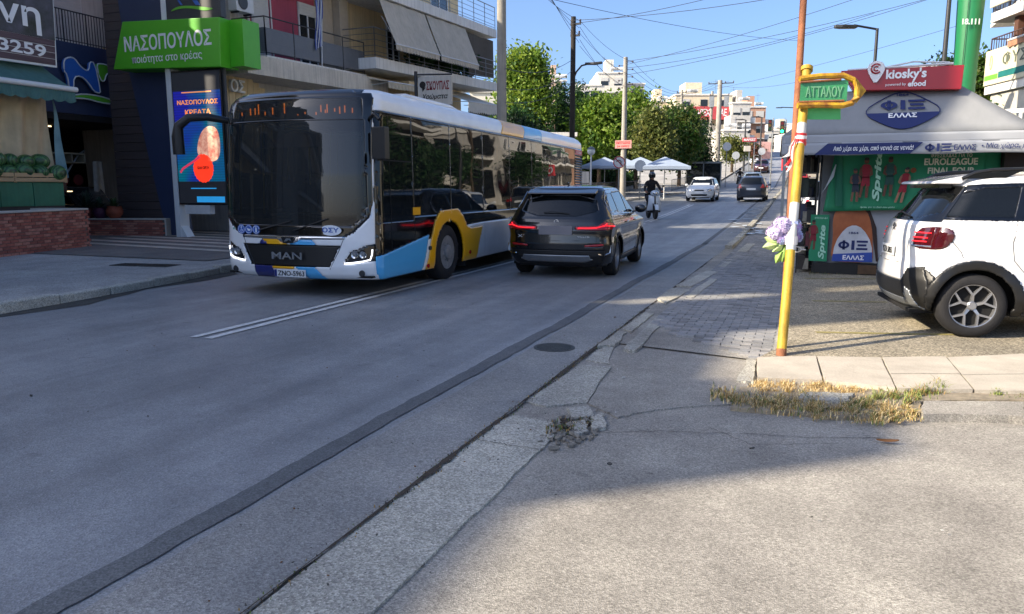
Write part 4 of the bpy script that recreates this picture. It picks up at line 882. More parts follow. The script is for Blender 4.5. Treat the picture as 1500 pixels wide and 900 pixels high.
# ============================ white crossover parked on the right
def make_cross():
    t = thing('parked_car', 'white crossover with black wheel arches and roof rails parked beside the kiosk', 'car')
    lv = [(.24, -1.86, 1.90, .78, .30, .30, .10, .15), (.30, -2.02, 2.0, .84, .30, .32, .12, .16), (.42, -2.10, 2.08, .885, .30, .34, .15, .18), (.60, -2.13, 2.1, .90, .32, .36, .17, .20), (.72, -2.11, 2.1, .90, .32, .36, .17, .2),
          (.80, -2.08, 2.1, .90, .34, .36, .17, .2), (1.0, -2.06, 2.06, .90, .36, .36, .17, .2), (1.10, -2.03, 1.9, .895, .36, .36, .17, .2), (1.17, -2.0, 1.4, .885, .36, .34, .16, .2), (1.22, -1.94, 1.12, .865, .36, .3, .16, .2),
          (1.30, -1.86, 1.0, .835, .34, .3, .15, .2), (1.45, -1.72, .76, .785, .30, .3, .14, .18), (1.58, -1.60, .5, .735, .28, .3, .12, .15), (1.63, -1.54, .38, .71, .28, .3, .12, .14), (1.68, -1.45, .2, .66, .28, .3, .1, .12),
          (1.71, -1.3, 0, .57, .25, .25, .08, .1), (1.73, -1.1, -.2, .42, .2, .2, .05, .05), (1.74, -.8, -.35, .15, .05, .05, 0, 0)]
    def warp(P):
        x, y, z = P[..., 0], P[..., 1], P[..., 2]; s = np.sign(y)
        x[:] = np.where(x < -1.34, -1.34+(x+1.34)*.86, x); y += s*(np.exp(-((z-1.10)/.07)**2)*.014-np.exp(-((z-.70)/.10)**2)*.022)*np.clip(np.abs(y)*3-1.6, 0, 1)
        for xa in (-1.34, 1.26):
            r_ = np.hypot(x-xa, z-.34); y += s*.035*np.exp(-((r_-.42)/.12)**2)*np.clip(np.abs(y)*3-1.6, 0, 1)*(z < 1.0)
        P[..., 0] = x; P[..., 1] = y; return P
    sh = Shell(lv, .0165, warp); ra, fa = -1.34, 1.26
    wp = paint('car_white', 'd9dadb', 1, rough=.3, var=.015); gb = MATS['gloss_black']
    wh = lambda x, r_=.385: [(x+r_*math.cos(a), .34+r_*math.sin(a)) for a in np.linspace(0, 2*PI, 44)[:-1]]
    lampB = [(.62, .96), (.62, 1.09), (.68, 1.14), (.80, 1.155), (1.3, 1.155), (1.3, .92), (.74, .92), (.66, .93)]
    lampS = [(-2.6, 1.155), (-1.70, 1.155), (-1.63, 1.145), (-1.59, 1.115), (-1.575, 1.07), (-1.59, 1.01), (-1.64, .95), (-1.69, .925), (-1.75, .92), (-2.6, .92)]
    M_lb = mat('lamp_smoked', '3a0a10', .06, var=.2, scale=10, coat=1)
    win = [('side_window', G_car, 'S', [(-1.80, 1.27), (-1.02, 1.265), (-.94, 1.58), (-1.30, 1.56), (-1.5, 1.50)], -.005, 0), ('side_window', G_car, 'S', [(-.93, 1.265), (-.02, 1.24), (-.02, 1.60), (-.86, 1.59)], -.005, 0),
           ('side_window', G_car, 'S', [(.06, 1.24), (.96, 1.22), (.55, 1.50), (.40, 1.58), (.06, 1.60)], -.005, 0)]
    rules = [(None, None, 'S', wh(ra)), (None, None, 'S', wh(fa)),
             ('rear_window', G_car, 'B', smooth_poly([(-.72, 1.22), (.72, 1.22), (.63, 1.57), (-.63, 1.57)], 1), -.006, 0),
             ('tail_lamp', M_lb, 'B', lampB, .008, .014), ('tail_lamp', M_lb, 'B', [(-a, b_) for a, b_ in lampB], .008, .014), ('tail_lamp', M_lb, 'S', lampS, .008, .014),
             ('skid_plate', MATS['skid_silver'], 'B', [(-.76, .27), (-.70, .46), (-.62, .50), (-.60, .37), (.60, .37), (.62, .50), (.70, .46), (.76, .27)], .014, .015),
             ('wheel_arch', M_black, 'S', wh(ra, .475), .016, .03), ('wheel_arch', M_black, 'S', wh(fa, .475), .016, .03),
             ('sill', M_black, 'S', [(-1.0, .1), (-1.0, .40), (.95, .40), (.95, .1)], .010, .02),
             ('bumper', M_black, 'B', [(-1.2, .1), (-1.2, .70), (-.84, .74), (-.64, .70), (-.56, .56), (.56, .56), (.64, .70), (.84, .74), (1.2, .70), (1.2, .1)], .008, .03),
             ('bumper', M_black, 'S', [(-2.6, .1), (-2.6, .70), (-1.80, .705), (-1.73, .64), (-1.69, .54), (-1.64, .46), (-1.55, .40), (-1.5, .1)], .008, .03)]
    rules += win+[('window_frame', gb, 'S', [(-1.98, 1.235), (1.06, 1.20), (.60, 1.52), (.42, 1.62), (-.2, 1.635), (-1.3, 1.60), (-1.7, 1.57)], .001, .012), ('rear_window_frame', gb, 'B', [(-1.2, 1.205), (1.2, 1.205), (1.2, 1.58), (-1.2, 1.58)], .001, .012),
                  ('windscreen', G_car, 'F', [(-.78, 1.24), (.78, 1.24), (.64, 1.62), (-.64, 1.62)], -.004, 0), ('headlight', G_lamp, 'F', [(.55, .75), (.95, .82), (.95, .68), (.6, .66)], 0, .01), ('headlight', G_lamp, 'F', [(-.55, .75), (-.95, .82), (-.95, .68), (-.6, .66)], 0, .01)]
    sh.cut(rules, t, wp)
    b = MB(); b.box(-1.9, 1.9, -.7, .7, .22, .26)
    for x in (ra, fa):
        for s in (-1, 1): b.box(x-.41, x+.48, s*.56-.01, s*.56+.01, .2, .84); b.box(x-.41, x+.48, min(s*.56, s*.80), max(s*.56, s*.86), .83, .85); b.box(x-.42, x-.40, min(s*.56, s*.78), max(s*.56, s*.78), .25, .84); b.box(x+.47, x+.49, min(s*.56, s*.86), max(s*.56, s*.86), .25, .84)
    b.build('underbody', M_inner, t)
    for x in (ra, fa):
        for s in (-1, 1): wheel(t, (x, s*.785, .338), .338, .225, s, 'y5', .235)
    for s in (-1, 1):
        m = MB(); xs_ = [(-1.48, 1.655), (-1.36, 1.715), (-1.2, 1.745), (-.3, 1.775), (.1, 1.765), (.35, 1.69)]; m.tube([(x, s*.655, z) for x, z in xs_], [.02, .022, .022, .022, .022, .02], 7)
        m.build('roof_rail', M_black, t, smooth=True)
        m = MB(); m.prism([(-1.50, s*.665, 1.655), (-1.30, s*.665, 1.72), (-.92, s*.665, 1.74), (-1.08, s*.665, 1.66)], (0, s*.012, 0)); m.build('roof_rail_base', gb, t)
        m = MB(); m.tube([(.80, s*.86, 1.24), (.78, s*.95, 1.25)], .022, 6); m.ball((.76, s*1.0, 1.29), .1, 14, 8, (.55, 1.15, .85)); m.build('mirror', gb, t, smooth=True)
        for x in (-.70, .30):
            y = abs(sh.y_at(x, 1.06, s)); m = MB(); m.tube([(x-.12, s*y, 1.055), (x-.09, s*(y+.022), 1.06), (x+.09, s*(y+.022), 1.06), (x+.12, s*y, 1.055)], .016, 8); m.build('door_handle', wp, t, smooth=True)
            m = MB(); m.prism([(x+.09*math.cos(a), s*(y+.001), 1.055+.04*math.sin(a)) for a in np.linspace(0, 2*PI, 17)[:-1]], (0, s*.001, 0)); m.build('handle_recess', MATS['skid_silver'], t)
        for pts in ([(.02, 1.22), (.0, .8), (.03, .40)], [(-.99, 1.24), (-1.03, 1.0), (-1.0, .82), (-.86, .66)], [(.96, 1.18), (1.0, .9), (.85, .6)], [(-1.60, 1.02), (-1.5, .9), (-1.48, .84)]): sh.seam(pts, t, s, .003)
        # light guides in the lamp
        y = s*.80; m = MB()
        for k in range(3): m.tube([surf(sh, ang, z, s, .010) for ang, z in ((.2, .995+.042*k), (.32, .995+.042*k), (.44, .995+.042*k))], .006, 5)
        m.build('tail_light_strip', M_redlit, t)
        m = MB(); m.tube([surf(sh, ang, .945, s, .008) for ang in (.2, .3, .4, .5)], .009, 5); m.build('reversing_lamp', M_lampin, t)
    m = MB(); m.prism([(-1.38, -.66, 1.70), (-1.72, -.64, 1.635), (-1.74, -.64, 1.605), (-1.48, -.66, 1.60)], (0, 1.32, 0)); m.build('spoiler', wp, t, bevel=.02)
    m = MB(); m.box(-1.66, -1.54, -.55, .55, 1.56, 1.60); m.build('high_brake_lamp', gb, t)
    x = sh.x_at(0, .86); m = MB(); m.box(x-.02, x-.008, -.26, .26, .80, .92); pl = m.build('number_plate', M_plate, t, bevel=.006); text('ΥΖΑ 5855', M_ink, pl, (x-.0215, 0, .86), .40, .07, U=(0, -1, 0), V=(0, 0, 1), bold=.01)
    x = sh.x_at(0, 1.12)-.004; m = MB()
    for dz in (0, .045): m.tube([(x-.004, -.05, 1.08+dz), (x-.006, 0, 1.12+dz), (x-.004, .05, 1.08+dz)], .009, 4)
    m.build('badge', M_dark, t); text('CITROËN', M_dark, t, (x, 0, 1.02), .30, .032, U=(0, -1, 0), V=(0, 0, 1), bold=.01)
    m = MB(); m.tube([(sh.x_at(y, 1.27)-.02, y, 1.24+.05*(1-abs(y-.1)/.35)) for y in np.linspace(-.25, .2, 8)], .01, 5); m.build('rear_wiper', M_black, t)
    m = MB(); m.tube([(sh.x_at(y, z)-.003, y, z) for y, z in ((-.80, .76), (-.4, .745), (0, .74), (.4, .745), (.80, .76))], .0035, 4); m.build('panel_gap', M_inner, t)
    b = MB()
    for (x, y) in ((-1.0, 0), (.1, -.4), (.1, .4)): b.box(x-.3, x+.2, y-(.5 if not y else .22), y+(.5 if not y else .22), .4, .7); b.obox((x-.28, y, 1.0), (.1, 1.1 if not y else .45, .62))
    b.build('seats', M_dark, t, bevel=.03)
    return t
cx = make_cross(); cph = R(8); cx.rotation_euler = (0, 0, cph)
wx, wy = gp(1420, 495, .04); nx_, ny_ = -math.sin(cph), math.cos(cph)
cx.location = (wx+nx_*.88+math.cos(cph)*1.34, wy+ny_*.88+math.sin(cph)*1.34, .04)

# ============================ smaller cars seen down the street
def make_far(name, label, col, dark=False, front=True, L_=3.8, W_=.84, H_=1.5, loc=(0, 0, 0), rz=0, cell=.05, group=None, plate=None, lit=False):
    t = thing(name, label, 'car', loc, rz, group); k = H_/1.5; a = L_/2
    lv = [(.2*k, -a+.1, a-.12, W_-.08, .25, .3, .1, .2), (.35*k, -a+.02, a-.02, W_-.01, .25, .34, .12, .22), (.6*k, -a, a, W_, .28, .36, .12, .24), (.74*k, -a+.01, a-.05, W_, .28, .36, .12, .24), (.86*k, -a+.03, a-.45, W_-.01, .28, .36, .12, .22), (.95*k, -a+.06, a-.85, W_-.03, .3, .3, .12, .2),
          (1.1*k, -a+.14, a-1.12, W_-.09, .3, .3, .12, .18), (1.3*k, -a+.28, a-1.42, W_-.17, .28, .3, .12, .15), (1.4*k, -a+.36, a-1.6, W_-.22, .26, .3, .1, .12), (1.46*k, -a+.6, a-1.8, W_-.32, .25, .25, .05, .05), (1.49*k, -a+1.0, a-2.1, W_-.55, .2, .2, 0, 0), (1.5*k, -a+1.3, a-2.3, .08, .03, .03, 0, 0)]
    sh = Shell(lv, cell); ra, fa = -a+.62, a-.72
    wh = lambda x, r_=.34: [(x+r_*math.cos(q), .3+r_*math.sin(q)) for q in np.linspace(0, 2*PI, 28)[:-1]]
    pm = paint('paint_'+name+col, col, 1, rough=.3)
    h = [(.42, .66*k), (.86, .84*k), (.9, .66*k), (.5, .56*k)]
    rules = [(None, None, 'S', wh(ra)), (None, None, 'S', wh(fa)), ('windscreen', G_car, 'F', [(-.68, .97*k), (.68, .97*k), (.54, 1.36*k), (-.54, 1.36*k)], -.004, 0), ('rear_window', G_car, 'B', [(-.62, .98*k), (.62, .98*k), (.52, 1.36*k), (-.52, 1.36*k)], -.004, 0),
             ('side_window', G_car, 'S', [(-a+.35, 1.0*k), (-.12, .98*k), (-.12, 1.38*k), (-a+.5, 1.36*k)], -.004, 0), ('side_window', G_car, 'S', [(-.05, .98*k), (a-1.0, .95*k), (a-1.45, 1.34*k), (-.05, 1.38*k)], -.004, 0),
             ('headlight', M_lampin, 'F', h, .003, .01), ('headlight', M_lampin, 'F', [(-x, z) for x, z in h], .003, .01), ('grille', M_black, 'F', [(-.3, .60*k), (.3, .60*k), (.26, .68*k), (-.26, .68*k)], -.01, .01), ('lower_grille', M_black, 'F', [(-.45, .30*k), (.45, .30*k), (.5, .42*k), (-.5, .42*k)], -.01, .01),
             ('tail_lamp', M_red, 'B', [(.52, .78*k), (.9, .78*k), (.9, 1.02*k), (.62, 1.0*k)], .004, .01), ('tail_lamp', M_red, 'B', [(-.52, .78*k), (-.9, .78*k), (-.9, 1.02*k), (-.62, 1.0*k)], .004, .01), ('tail_lamp', M_red, 'S', [(-a-.1, .78*k), (-a+.18, .78*k), (-a+.2, 1.0*k), (-a-.1, 1.0*k)], .004, .01)]
    sh.cut(rules, t, pm)
    for x in (ra, fa):
        for s in (-1, 1): wheel(t, (x, s*(W_-.11), .3), .3, .19, s, 'p', .2)
    b = MB(); b.box(-a+.1, a-.1, -W_+.25, W_-.25, .2, .24)
    for x in (ra, fa): b.box(x-.36, x+.36, -W_+.2, W_-.2, .25, .7)
    b.build('underbody', M_inner, t)
    for s in (-1, 1): m = MB(); m.ball((a-1.15, s*(W_+.07), .98*k), .09, 10, 6, (.6, 1.1, .8)); m.build('mirror', pm, t, smooth=True)
    e_ = 1 if front else -1; x = sh.x_at(0, .48*k if front else .7*k, e_)
    m = MB(); m.box(min(x, x+e_*.02), max(x, x+e_*.02), -.26, .26, (.45 if front else .66)*k, (.56 if front else .77)*k); m.build('number_plate', M_plate, t)
    b = MB()
    for (x, y) in ((-.8, 0), (.1, -.36), (.1, .36)): b.obox((x-.25, y, .9*k), (.1, 1.0 if not y else .4, .62))
    b.build('seats', M_dark, t)
    return t
def on_road(px, py, z0=None):
    y = 40.0
    for _ in range(30):
        x, yn = gp(px, py, hz(y)); y = .5*y+.5*max(10, min(yn, 200))
    return x, y
D90 = R(90)
make_far('hatchback', 'small white hatchback driving towards the camera in the far lane', 'c8cbcc', loc=(-5.95, 48.5, hz(48.5)), rz=-D90, cell=.03)
make_far('hatchback', 'dark grey hatchback driving away beyond the yellow pole', '1b2230', front=False, loc=(-3.0, 49, hz(49)), rz=D90, cell=.03)
make_far('hatchback', 'silver blue car driving away, ahead of the dark grey hatchback', '6f7f90', front=False, loc=(-4.1, 67, hz(67)), rz=D90)
make_far('hatchback', 'dark red car near the crest of the rising road', '3c1016', front=True, loc=(-5.0, 96, hz(96)), rz=-D90, H_=1.6)
make_far('hatchback', 'pale car near the crest behind the dark red car', 'b9bdc0', front=True, loc=(-6.6, 112, hz(112)), rz=-D90)
make_far('parked_car', 'white car parked beyond the left side of the kiosk', 'c4c7ca', front=False, loc=(.75, 30, hz(30)), rz=D90, cell=.04)
make_far('parked_car', 'grey car parked behind the white one on the right of the road', '3a3f46', front=False, loc=(.2, 38, hz(38)), rz=D90)
make_far('parked_car', 'red car parked at the right kerb far up the road', '8b1c1c', front=False, loc=(-.6, 74, hz(74)), rz=D90)
# ------------------------------------------------------------------ buildings
M_glass = glass_mat('window_glass', (.10, .12, .14), .35, .02, 1.55)
M_alu = mat('white_aluminium', 'c9cbcb', .4, var=.05)
M_shut = mat('roller_shutter', 'b9b9b5', .6, var=.06)
M_slab = mat('balcony_concrete', 'cfccc4', .9, var=.1, scale=1.2, bump=.15, streak=.35, fine=.08)
M_slabw = mat('balcony_white', 'd8d6d0', .85, var=.08, scale=1.2, bump=.1, streak=.25)
def window(parent, x, y0, y1, z0, z1, panes=2, shutter=0, frame=None, sill=True, d=1):
    """window on a wall facing local +x: frame, panes, roller shutter, sill"""
    fr = MB(); t = .055
    fr.box(x, x+.05*d, y0, y1, z0, z0+t); fr.box(x, x+.05*d, y0, y1, z1-t, z1)
    for k in range(panes+1): yy = y0+(y1-y0-t)*k/panes; fr.box(x+.001, x+.048*d, yy, yy+t, z0+t, z1-t)
    w = fr.build('window', frame or M_alu, parent)
    for k in range(panes):
        a = y0+(y1-y0-t)*k/panes+t; c = y0+(y1-y0-t)*(k+1)/panes; b = MB(); b.box(x+.008, x+.016, a, c, z0+t, z1-t); b.build('pane', M_glass, w)
    b = MB(); b.box(x-.02, x+.004, y0, y1, z0, z1); b.build('dark_backing', M_inner, w)  # dark sheet behind the panes stands in for the unlit room
    if shutter:
        b = MB(); n = max(3, int((z1-z0)*shutter/.09)); h = (z1-z0)*shutter/n
        for k in range(n): b.box(x+.02, x+.062, y0+.03, y1-.03, z1-(k+1)*h+.006, z1-k*h)
        b.box(x+.018, x+.052, y0+.03, y1-.03, z1-n*h, z1); b.build('shutter', M_shut, w)
    if sill: b = MB(); b.box(x+.001, x+.14, y0-.06, y1+.06, z0-.05, z0-.001); b.build('sill', M_slabw, w)
    return w
def railing(parent, pts, h, bars=.12, m=None, panel=None, rails=0, name='railing'):
    """railing along points (x, y, z): posts, top rail, bars or rails, optional solid panel"""
    m = m or M_dark; b = MB(); pb = MB()
    for (p, q) in zip(pts[:-1], pts[1:]):
        p, q = Vector(p), Vector(q); L_ = (q-p).length; up = Vector((0, 0, h))
        b.tube([p+up, q+up], .022, 5); b.tube([p+up*.08, q+up*.08], .014, 4)
        if rails:
            for k in range(1, rails): b.tube([p+up*k/rails, q+up*k/rails], .011, 4)
            n = max(1, int(L_/1.3))
            for k in range(n+1): c = p+(q-p)*k/n; b.tube([c, c+up], .018, 4)
        else:
            n = max(1, int(L_/bars))
            for k in range(n+1): c = p+(q-p)*k/n; b.tube([c, c+up], .012 if k % 8 else .02, 4)
        if panel:
            d = (q-p).normalized(); s = Vector((-d.y, d.x, 0))*.01
            n = max(1, int(L_/1.15))
            for k in range(n):
                a, c = p+(q-p)*(k+.02)/n, p+(q-p)*(k+.98)/n; z0, z1 = up*.10, up*.72
                pb.prism([a+z0-s, c+z0-s, c+z1-s, a+z1-s], s*2)
    r = b.build(name, m, parent)
    if panel: pb.build('railing_panel', panel, r)
    return r
def awning(parent, x0, z0, x1, z1, y0, y1, m, val=.22, name='awning', scal=.22):
    """sloping cloth from (x0,z0) at the wall to (x1,z1) outside, with a scalloped valance"""
    b = MB(); n = max(6, int((y1-y0)/.25))
    b.grid(lambda u, v: (x0+(x1-x0)*v, y0+(y1-y0)*u, z0+(z1-z0)*v-.04*math.sin(PI*v)+.012*math.sin(u*n*1.3)), n, 6)
    k = max(4, int((y1-y0)/scal)); vs = []; N = k*6
    for i in range(N+1):
        yy = y0+(y1-y0)*i/N; dz = val*(.84+.16*abs(math.sin(PI*i/6))); o_ = .02*math.sin(i*.9)
        vs += [(x1, yy, z1), (x1+o_, yy, z1-dz)]
    b.add(vs, [(2*i, 2*i+1, 2*i+3, 2*i+2) for i in range(N)])
    a = b.build(name, m, parent, fix=False); a.modifiers.new('thickness', 'SOLIDIFY').thickness = .006
    b = MB(); b.tube([(x1, y0, z1), (x1, y1, z1)], .03, 6); 
    for yy in (y0+.15, y1-.15): b.tube([(x0, yy, z0-.6), (x1, yy, z1)], .016, 4)
    b.build('awning_arm', M_alu, a); return a
def ac_unit(parent, x, y, z, m=None):
    b = MB(); b.box(x, x+.32, y, y+.8, z, z+.56); a = b.build('air_conditioner', m or M_alu, parent, bevel=.02)
    b = MB(); b.lathe([(.001, .0), (.20, .0), (.22, .012), (.20, .02)], (x+.321, y+.30, z+.28), 18, 'X')
    b.build('fan_grille', M_dark, a); b = MB(); b.box(x, x+.3, y+.1, y+.14, z-.05, z); b.box(x, x+.3, y+.66, y+.70, z-.05, z); b.build('bracket', M_dark, a)
    return a
def apt(name, label, loc, rz, L_, D, floors, fh, wall, seed=1, rx=0, g=3.6, bal=1.2, rail=None, panel=None, cat='building', group=None, awn=.3, roofbits=True, step=0, panes=True, end=False):
    """block of flats: facade on local x = 0 looking to local +x, running along +y"""
    rr = random.Random(seed); t = thing(name, label, cat, loc, rz, group, rx)
    H = g+floors*fh; b = MB(); b.box(-D, 0, 0, L_, -1.5, H); b.build('wall', wall, t)
    b = MB(); b.box(-D-.02, .1, -.1, L_+.1, H, H+.12); b.box(-D, -D+.18, 0, L_, H+.12, H+.9); b.box(-.18, 0, 0, L_, H+.12, H+.9); b.box(-D, 0, 0, .18, H+.12, H+.9); b.box(-D, 0, L_-.18, L_, H+.12, H+.9)
    b.build('roof', M_slabw, t)
    nb = max(1, int(L_/3.3)); bw = L_/nb
    for f in range(floors):
        z = g+f*fh
        for k in range(nb):
            y = k*bw; kind = rr.random()
            w = 1.6 if kind > .4 else 1.1; y0 = y+(bw-w)/2
            window(t, .002, y0, y0+w, z+(.12 if kind > .4 else .95), z+2.3, 2, rr.choice((0, 0, .3, .6, 1)), sill=kind <= .4)
        if bal:
            s = MB(); s.box(0, bal, .1, L_-.1, z-.18, z-.002); s.build('balcony', M_slabw, t)
            railing(t, [(.02, .14, z), (bal-.04, .14, z), (bal-.04, L_-.14, z), (.02, L_-.14, z)], 1.0, .14 if not panel else .5, rail, panel)
            if rr.random() < awn*2: y0 = rr.uniform(.2, L_*.4); awning(t, .02, z+fh-.35, bal+.25, z+fh-1.15, y0, y0+rr.uniform(2.5, min(5, L_*.5)), rr.choice((mat('awning_grey', '8d8a84', .9, var=.1), mat('awning_beige', 'a89a80', .9, var=.1), mat('awning_green', '3f5b4a', .9, var=.1))))
    for k in range(nb):
        y = k*bw; window(t, .002, y+.3, y+bw-.3, .35, g-.7, 2, 0, M_dark, False)
    if end:   # the gable at local y = L: windows, shop front and a balcony
        for f in range(floors+1):
            z = (g+(f-1)*fh) if f else .3; n = max(2, int(D/2.6))
            for k in range(n):
                x = -(k+.5)*D/n; b = MB(); b.box(x-.8, x+.8, L_-.02, L_+.03, z+.3, z+(2.5 if f else g-1.1)); w_ = b.build('window', M_dark, t); b = MB(); b.box(x-.72, x+.72, L_+.031, L_+.04, z+.38, z+(2.42 if f else g-1.2)); b.build('pane', M_glass, w_)
            if f: b = MB(); b.box(-D+.4, -.4, L_, L_+1.0, z-.05, z+.1); b.build('balcony', M_slabw, t); railing(t, [(-D+.45, L_+.95, z+.1), (-.45, L_+.95, z+.1)], 1.0, .3)
    if roofbits:
        b = MB(); y = L_*rr.uniform(.2, .6); b.box(-D*.6, -D*.3, y, y+2.6, H, H+2.3); b.build('stair_head', wall, t)
        for q in range(3):
            y = rr.uniform(.5, L_-1.5); b = MB(); b.prism([(-2.2, y, H+.15), (-1.2, y, H+.15), (-2.1, y, H+1.2)], (0, 1.6, 0)); b.cyl((-2.2, y, H+1.35), (-2.2, y+1.5, H+1.35), .26, n=12); b.build('solar_heater', M_alu, t)
            b = MB(); y += .8; b.tube([(-.8, y, H), (-.8, y, H+2.6)], .025, 5)
            for j in range(6): b.tube([(-.8-.35+j*.03, y-.0, H+1.7+j*.14), (-.8+.35-j*.03, y, H+1.7+j*.14)], .01, 4)
            b.build('aerial', M_steel, t)
    return t
P_cream = mat('plaster_cream', 'b9a988', .9, var=.08, scale=1.2, bump=.12, streak=.22)
P_grey = mat('plaster_grey', 'b9b6b0', .9, var=.08, scale=1.2, bump=.12, streak=.25)
P_white = mat('plaster_offwhite', 'bdb9b0', .9, var=.06, scale=1.2, bump=.1, streak=.2)
P_maroon = mat('plaster_maroon', 'a2485a', .85, var=.08, scale=1.4, bump=.12, streak=.15)
P_pink = mat('plaster_salmon', 'b08a74', .9, var=.08, scale=1.2, bump=.1, streak=.2)
# --- blocks beside and behind the camera on the left: they shade the street and show up in the glass
A1 = apt('apartment_building', 'grey apartment block on the left behind the camera', (-18, -34, .1), 0, 22.6, 11, 3, 2.9, P_white, 4, g=2.75, bal=1.0, roofbits=False)
b = MB(); b.box(-6, 0, 23.85, 25.0, 0, 13.78); b.box(-6, 0, 22.6, 23.84, 0, 12.35); b.box(-6, -.05, 25.01, 26.2, 0, 12.95); b.build('shadow_edge_tower', P_white, A1)  # unseen boxes, heights set to shape the shadow edge on the street
b = MB(); b.box(-8, -.02, 26.21, 28.6, 0, 12.8); b.box(-8, -.02, 28.9, 30.6, 0, 12.4); b.box(-2, -.5, 28.1, 28.5, 12, 17.5); b.box(-2, -.5, 29.5, 29.8, 12, 17); b.build('shadow_edge_wing', P_white, A1)  # unseen wing; tall stacks added to cast shadow bands on the parking
b = MB(); b.box(-1.9, -.6, 28.15, 28.45, 17.5, 17.8); b.build('shadow_stack_cap', M_slab, A1)  # top of the added shadow-casting stack
apt('apartment_building', 'tall cream apartment block just left of the frame', (-18, -2.1, .1), 0, 9.2, 11, 5, 3.0, P_cream, 9, g=3.8, bal=1.0)

# --- greengrocer at the left edge
gt = thing('greengrocer_shop', 'greengrocer shop front with teal awning and beige curtain at the left edge', 'shop', (-18.0, 0, .12))
M_teal = mat('awning_teal', '476f6c', .85, var=.12, scale=3, bump=.2, bscale=12, streak=.15)
b = MB(); b.box(-4.8, -1.3, 7.2, 14.7, 0, 4.7); b.build('wall', P_grey, gt)
b = MB(); b.box(-5, -.9, 7.2, 14.8, 4.7, 4.85); b.build('roof', M_slab, gt)
def curt(u, v):
    y = 8.2+6.45*u; return (-.78+.13*math.sin(y*5.1+v*1.2)*(.3+.7*v)+.07*math.sin(y*11+v*3)+.1*v*math.sin(y*1.7), y, 1.5+2.5*(1-v))
b = MB(); b.grid(curt, 150, 10); b.build('curtain', mat('curtain_beige', 'c8b694', .95, var=.12, scale=2, bump=.2, bscale=30, streak=.12), gt, smooth=True, fix=False)
aw = awning(gt, -1.25, 4.78, .02, 4.02, 8.0, 14.82, M_teal, val=.36, scal=.32)
b = MB(); b.cyl((.03, 7.9, 4.02), (.03, 14.86, 4.02), .07, n=10); b.build('front_bar', mat('white_metal', 'd2d6d6', .35, var=.04), aw, smooth=True)
b = MB(); b.grid(lambda u, v: (-.62+.06*math.sin(v*5)+.26*u*v, 14.60+.02*math.sin(v*9)+.16*u*v, 4.0-2.25*v), 4, 14); fl = b.build('side_flap', mat('awning_flap', '7fa0a6', .85, var=.25, scale=1.5), gt, smooth=True, fix=False)
# green boarding under the counter: single boards
gp_m = mat('green_board', '27694f', .5, var=.15, scale=2, streak=.15)
bb = MB(); bb.box(-.01, .02, 0, .83, 0, .60); bme = bb.mesh('board', gp_m)
for k in range(7): inst('board', bme, gt, (-.12, 13.5-k*.85, 1.03+(k % 2)*.003))
b = MB(); b.box(-1.2, -.13, 8.5, 14.35, .8, 1.62); b.build('counter', M_dark, gt)
# slatted wooden melon bin
bin_ = thing('fruit_bin', 'pale wooden slatted bin holding watermelons above the green boards', 'fruit bin', (-18.05, 0, 1.76))
wd = mat('pale_wood', 'b39770', .8, var=.2, scale=3, stretch=(1, .2, 4), bump=.15)
for k in range(4):
    for z in (0, .115): b = MB(); b.box(-.02, .0, 8.9+k*1.37, 10.25+k*1.37, z, z+.095); b.build('slat', wd, bin_)
for k in range(5): b = MB(); b.box(-.06, -.021, 8.88+k*1.37, 8.96+k*1.37, -.02, .2); b.build('post', wd, bin_)
b = MB(); b.box(-.9, -.06, 8.9, 14.35, -.02, .02); b.build('base', wd, bin_)
mm = bpy.data.materials.new('watermelon_rind'); MATS['watermelon_rind'] = mm; mm.use_nodes = True; n_ = mm.node_tree.nodes; l_ = mm.node_tree.links
wv = n_.new('ShaderNodeTexWave'); wv.wave_type = 'BANDS'; wv.bands_direction = 'X'; wv.inputs['Scale'].default_value = 5; wv.inputs['Distortion'].default_value = 4; wv.inputs['Detail Scale'].default_value = 3
tc_ = n_.new('ShaderNodeTexCoord'); l_.new(tc_.outputs['Object'], wv.inputs['Vector']); rp_ = n_.new('ShaderNodeValToRGB'); rp_.color_ramp.elements[0].color = (.015, .05, .02, 1); rp_.color_ramp.elements[1].color = (.08, .19, .06, 1)
l_.new(wv.outputs[0], rp_.inputs[0]); l_.new(rp_.outputs[0], n_['Principled BSDF'].inputs['Base Color']); n_['Principled BSDF'].inputs['Roughness'].default_value = .35
b = MB(); b.ball((0, 0, 0), .20, 18, 10, (1, 1.25, 1)); melon = b.mesh('watermelon', mm, smooth=True)
rm = random.Random(2); k = 0
for lay, (z, n, x) in enumerate(((2.0, 14, -.22), (2.02, 13, -.60), (2.28, 11, -.42))):
    for i in range(n):
        y = 14.2-i*.40-(.2 if lay else 0)+rm.uniform(-.04, .04)
        if y < 9: continue
        k += 1; o = inst('watermelon', melon, None, (-18.0+x+rm.uniform(-.05, .05), y, z+rm.uniform(-.02, .02)), rm.uniform(0, 3),
             label='dark green striped watermelon heaped in the wooden bin of the greengrocer', cat='watermelon', group='watermelons in the bin')
        o.rotation_euler.x = rm.uniform(-.4, .4); s = rm.uniform(.88, 1.1); o.scale = (s, s, s)
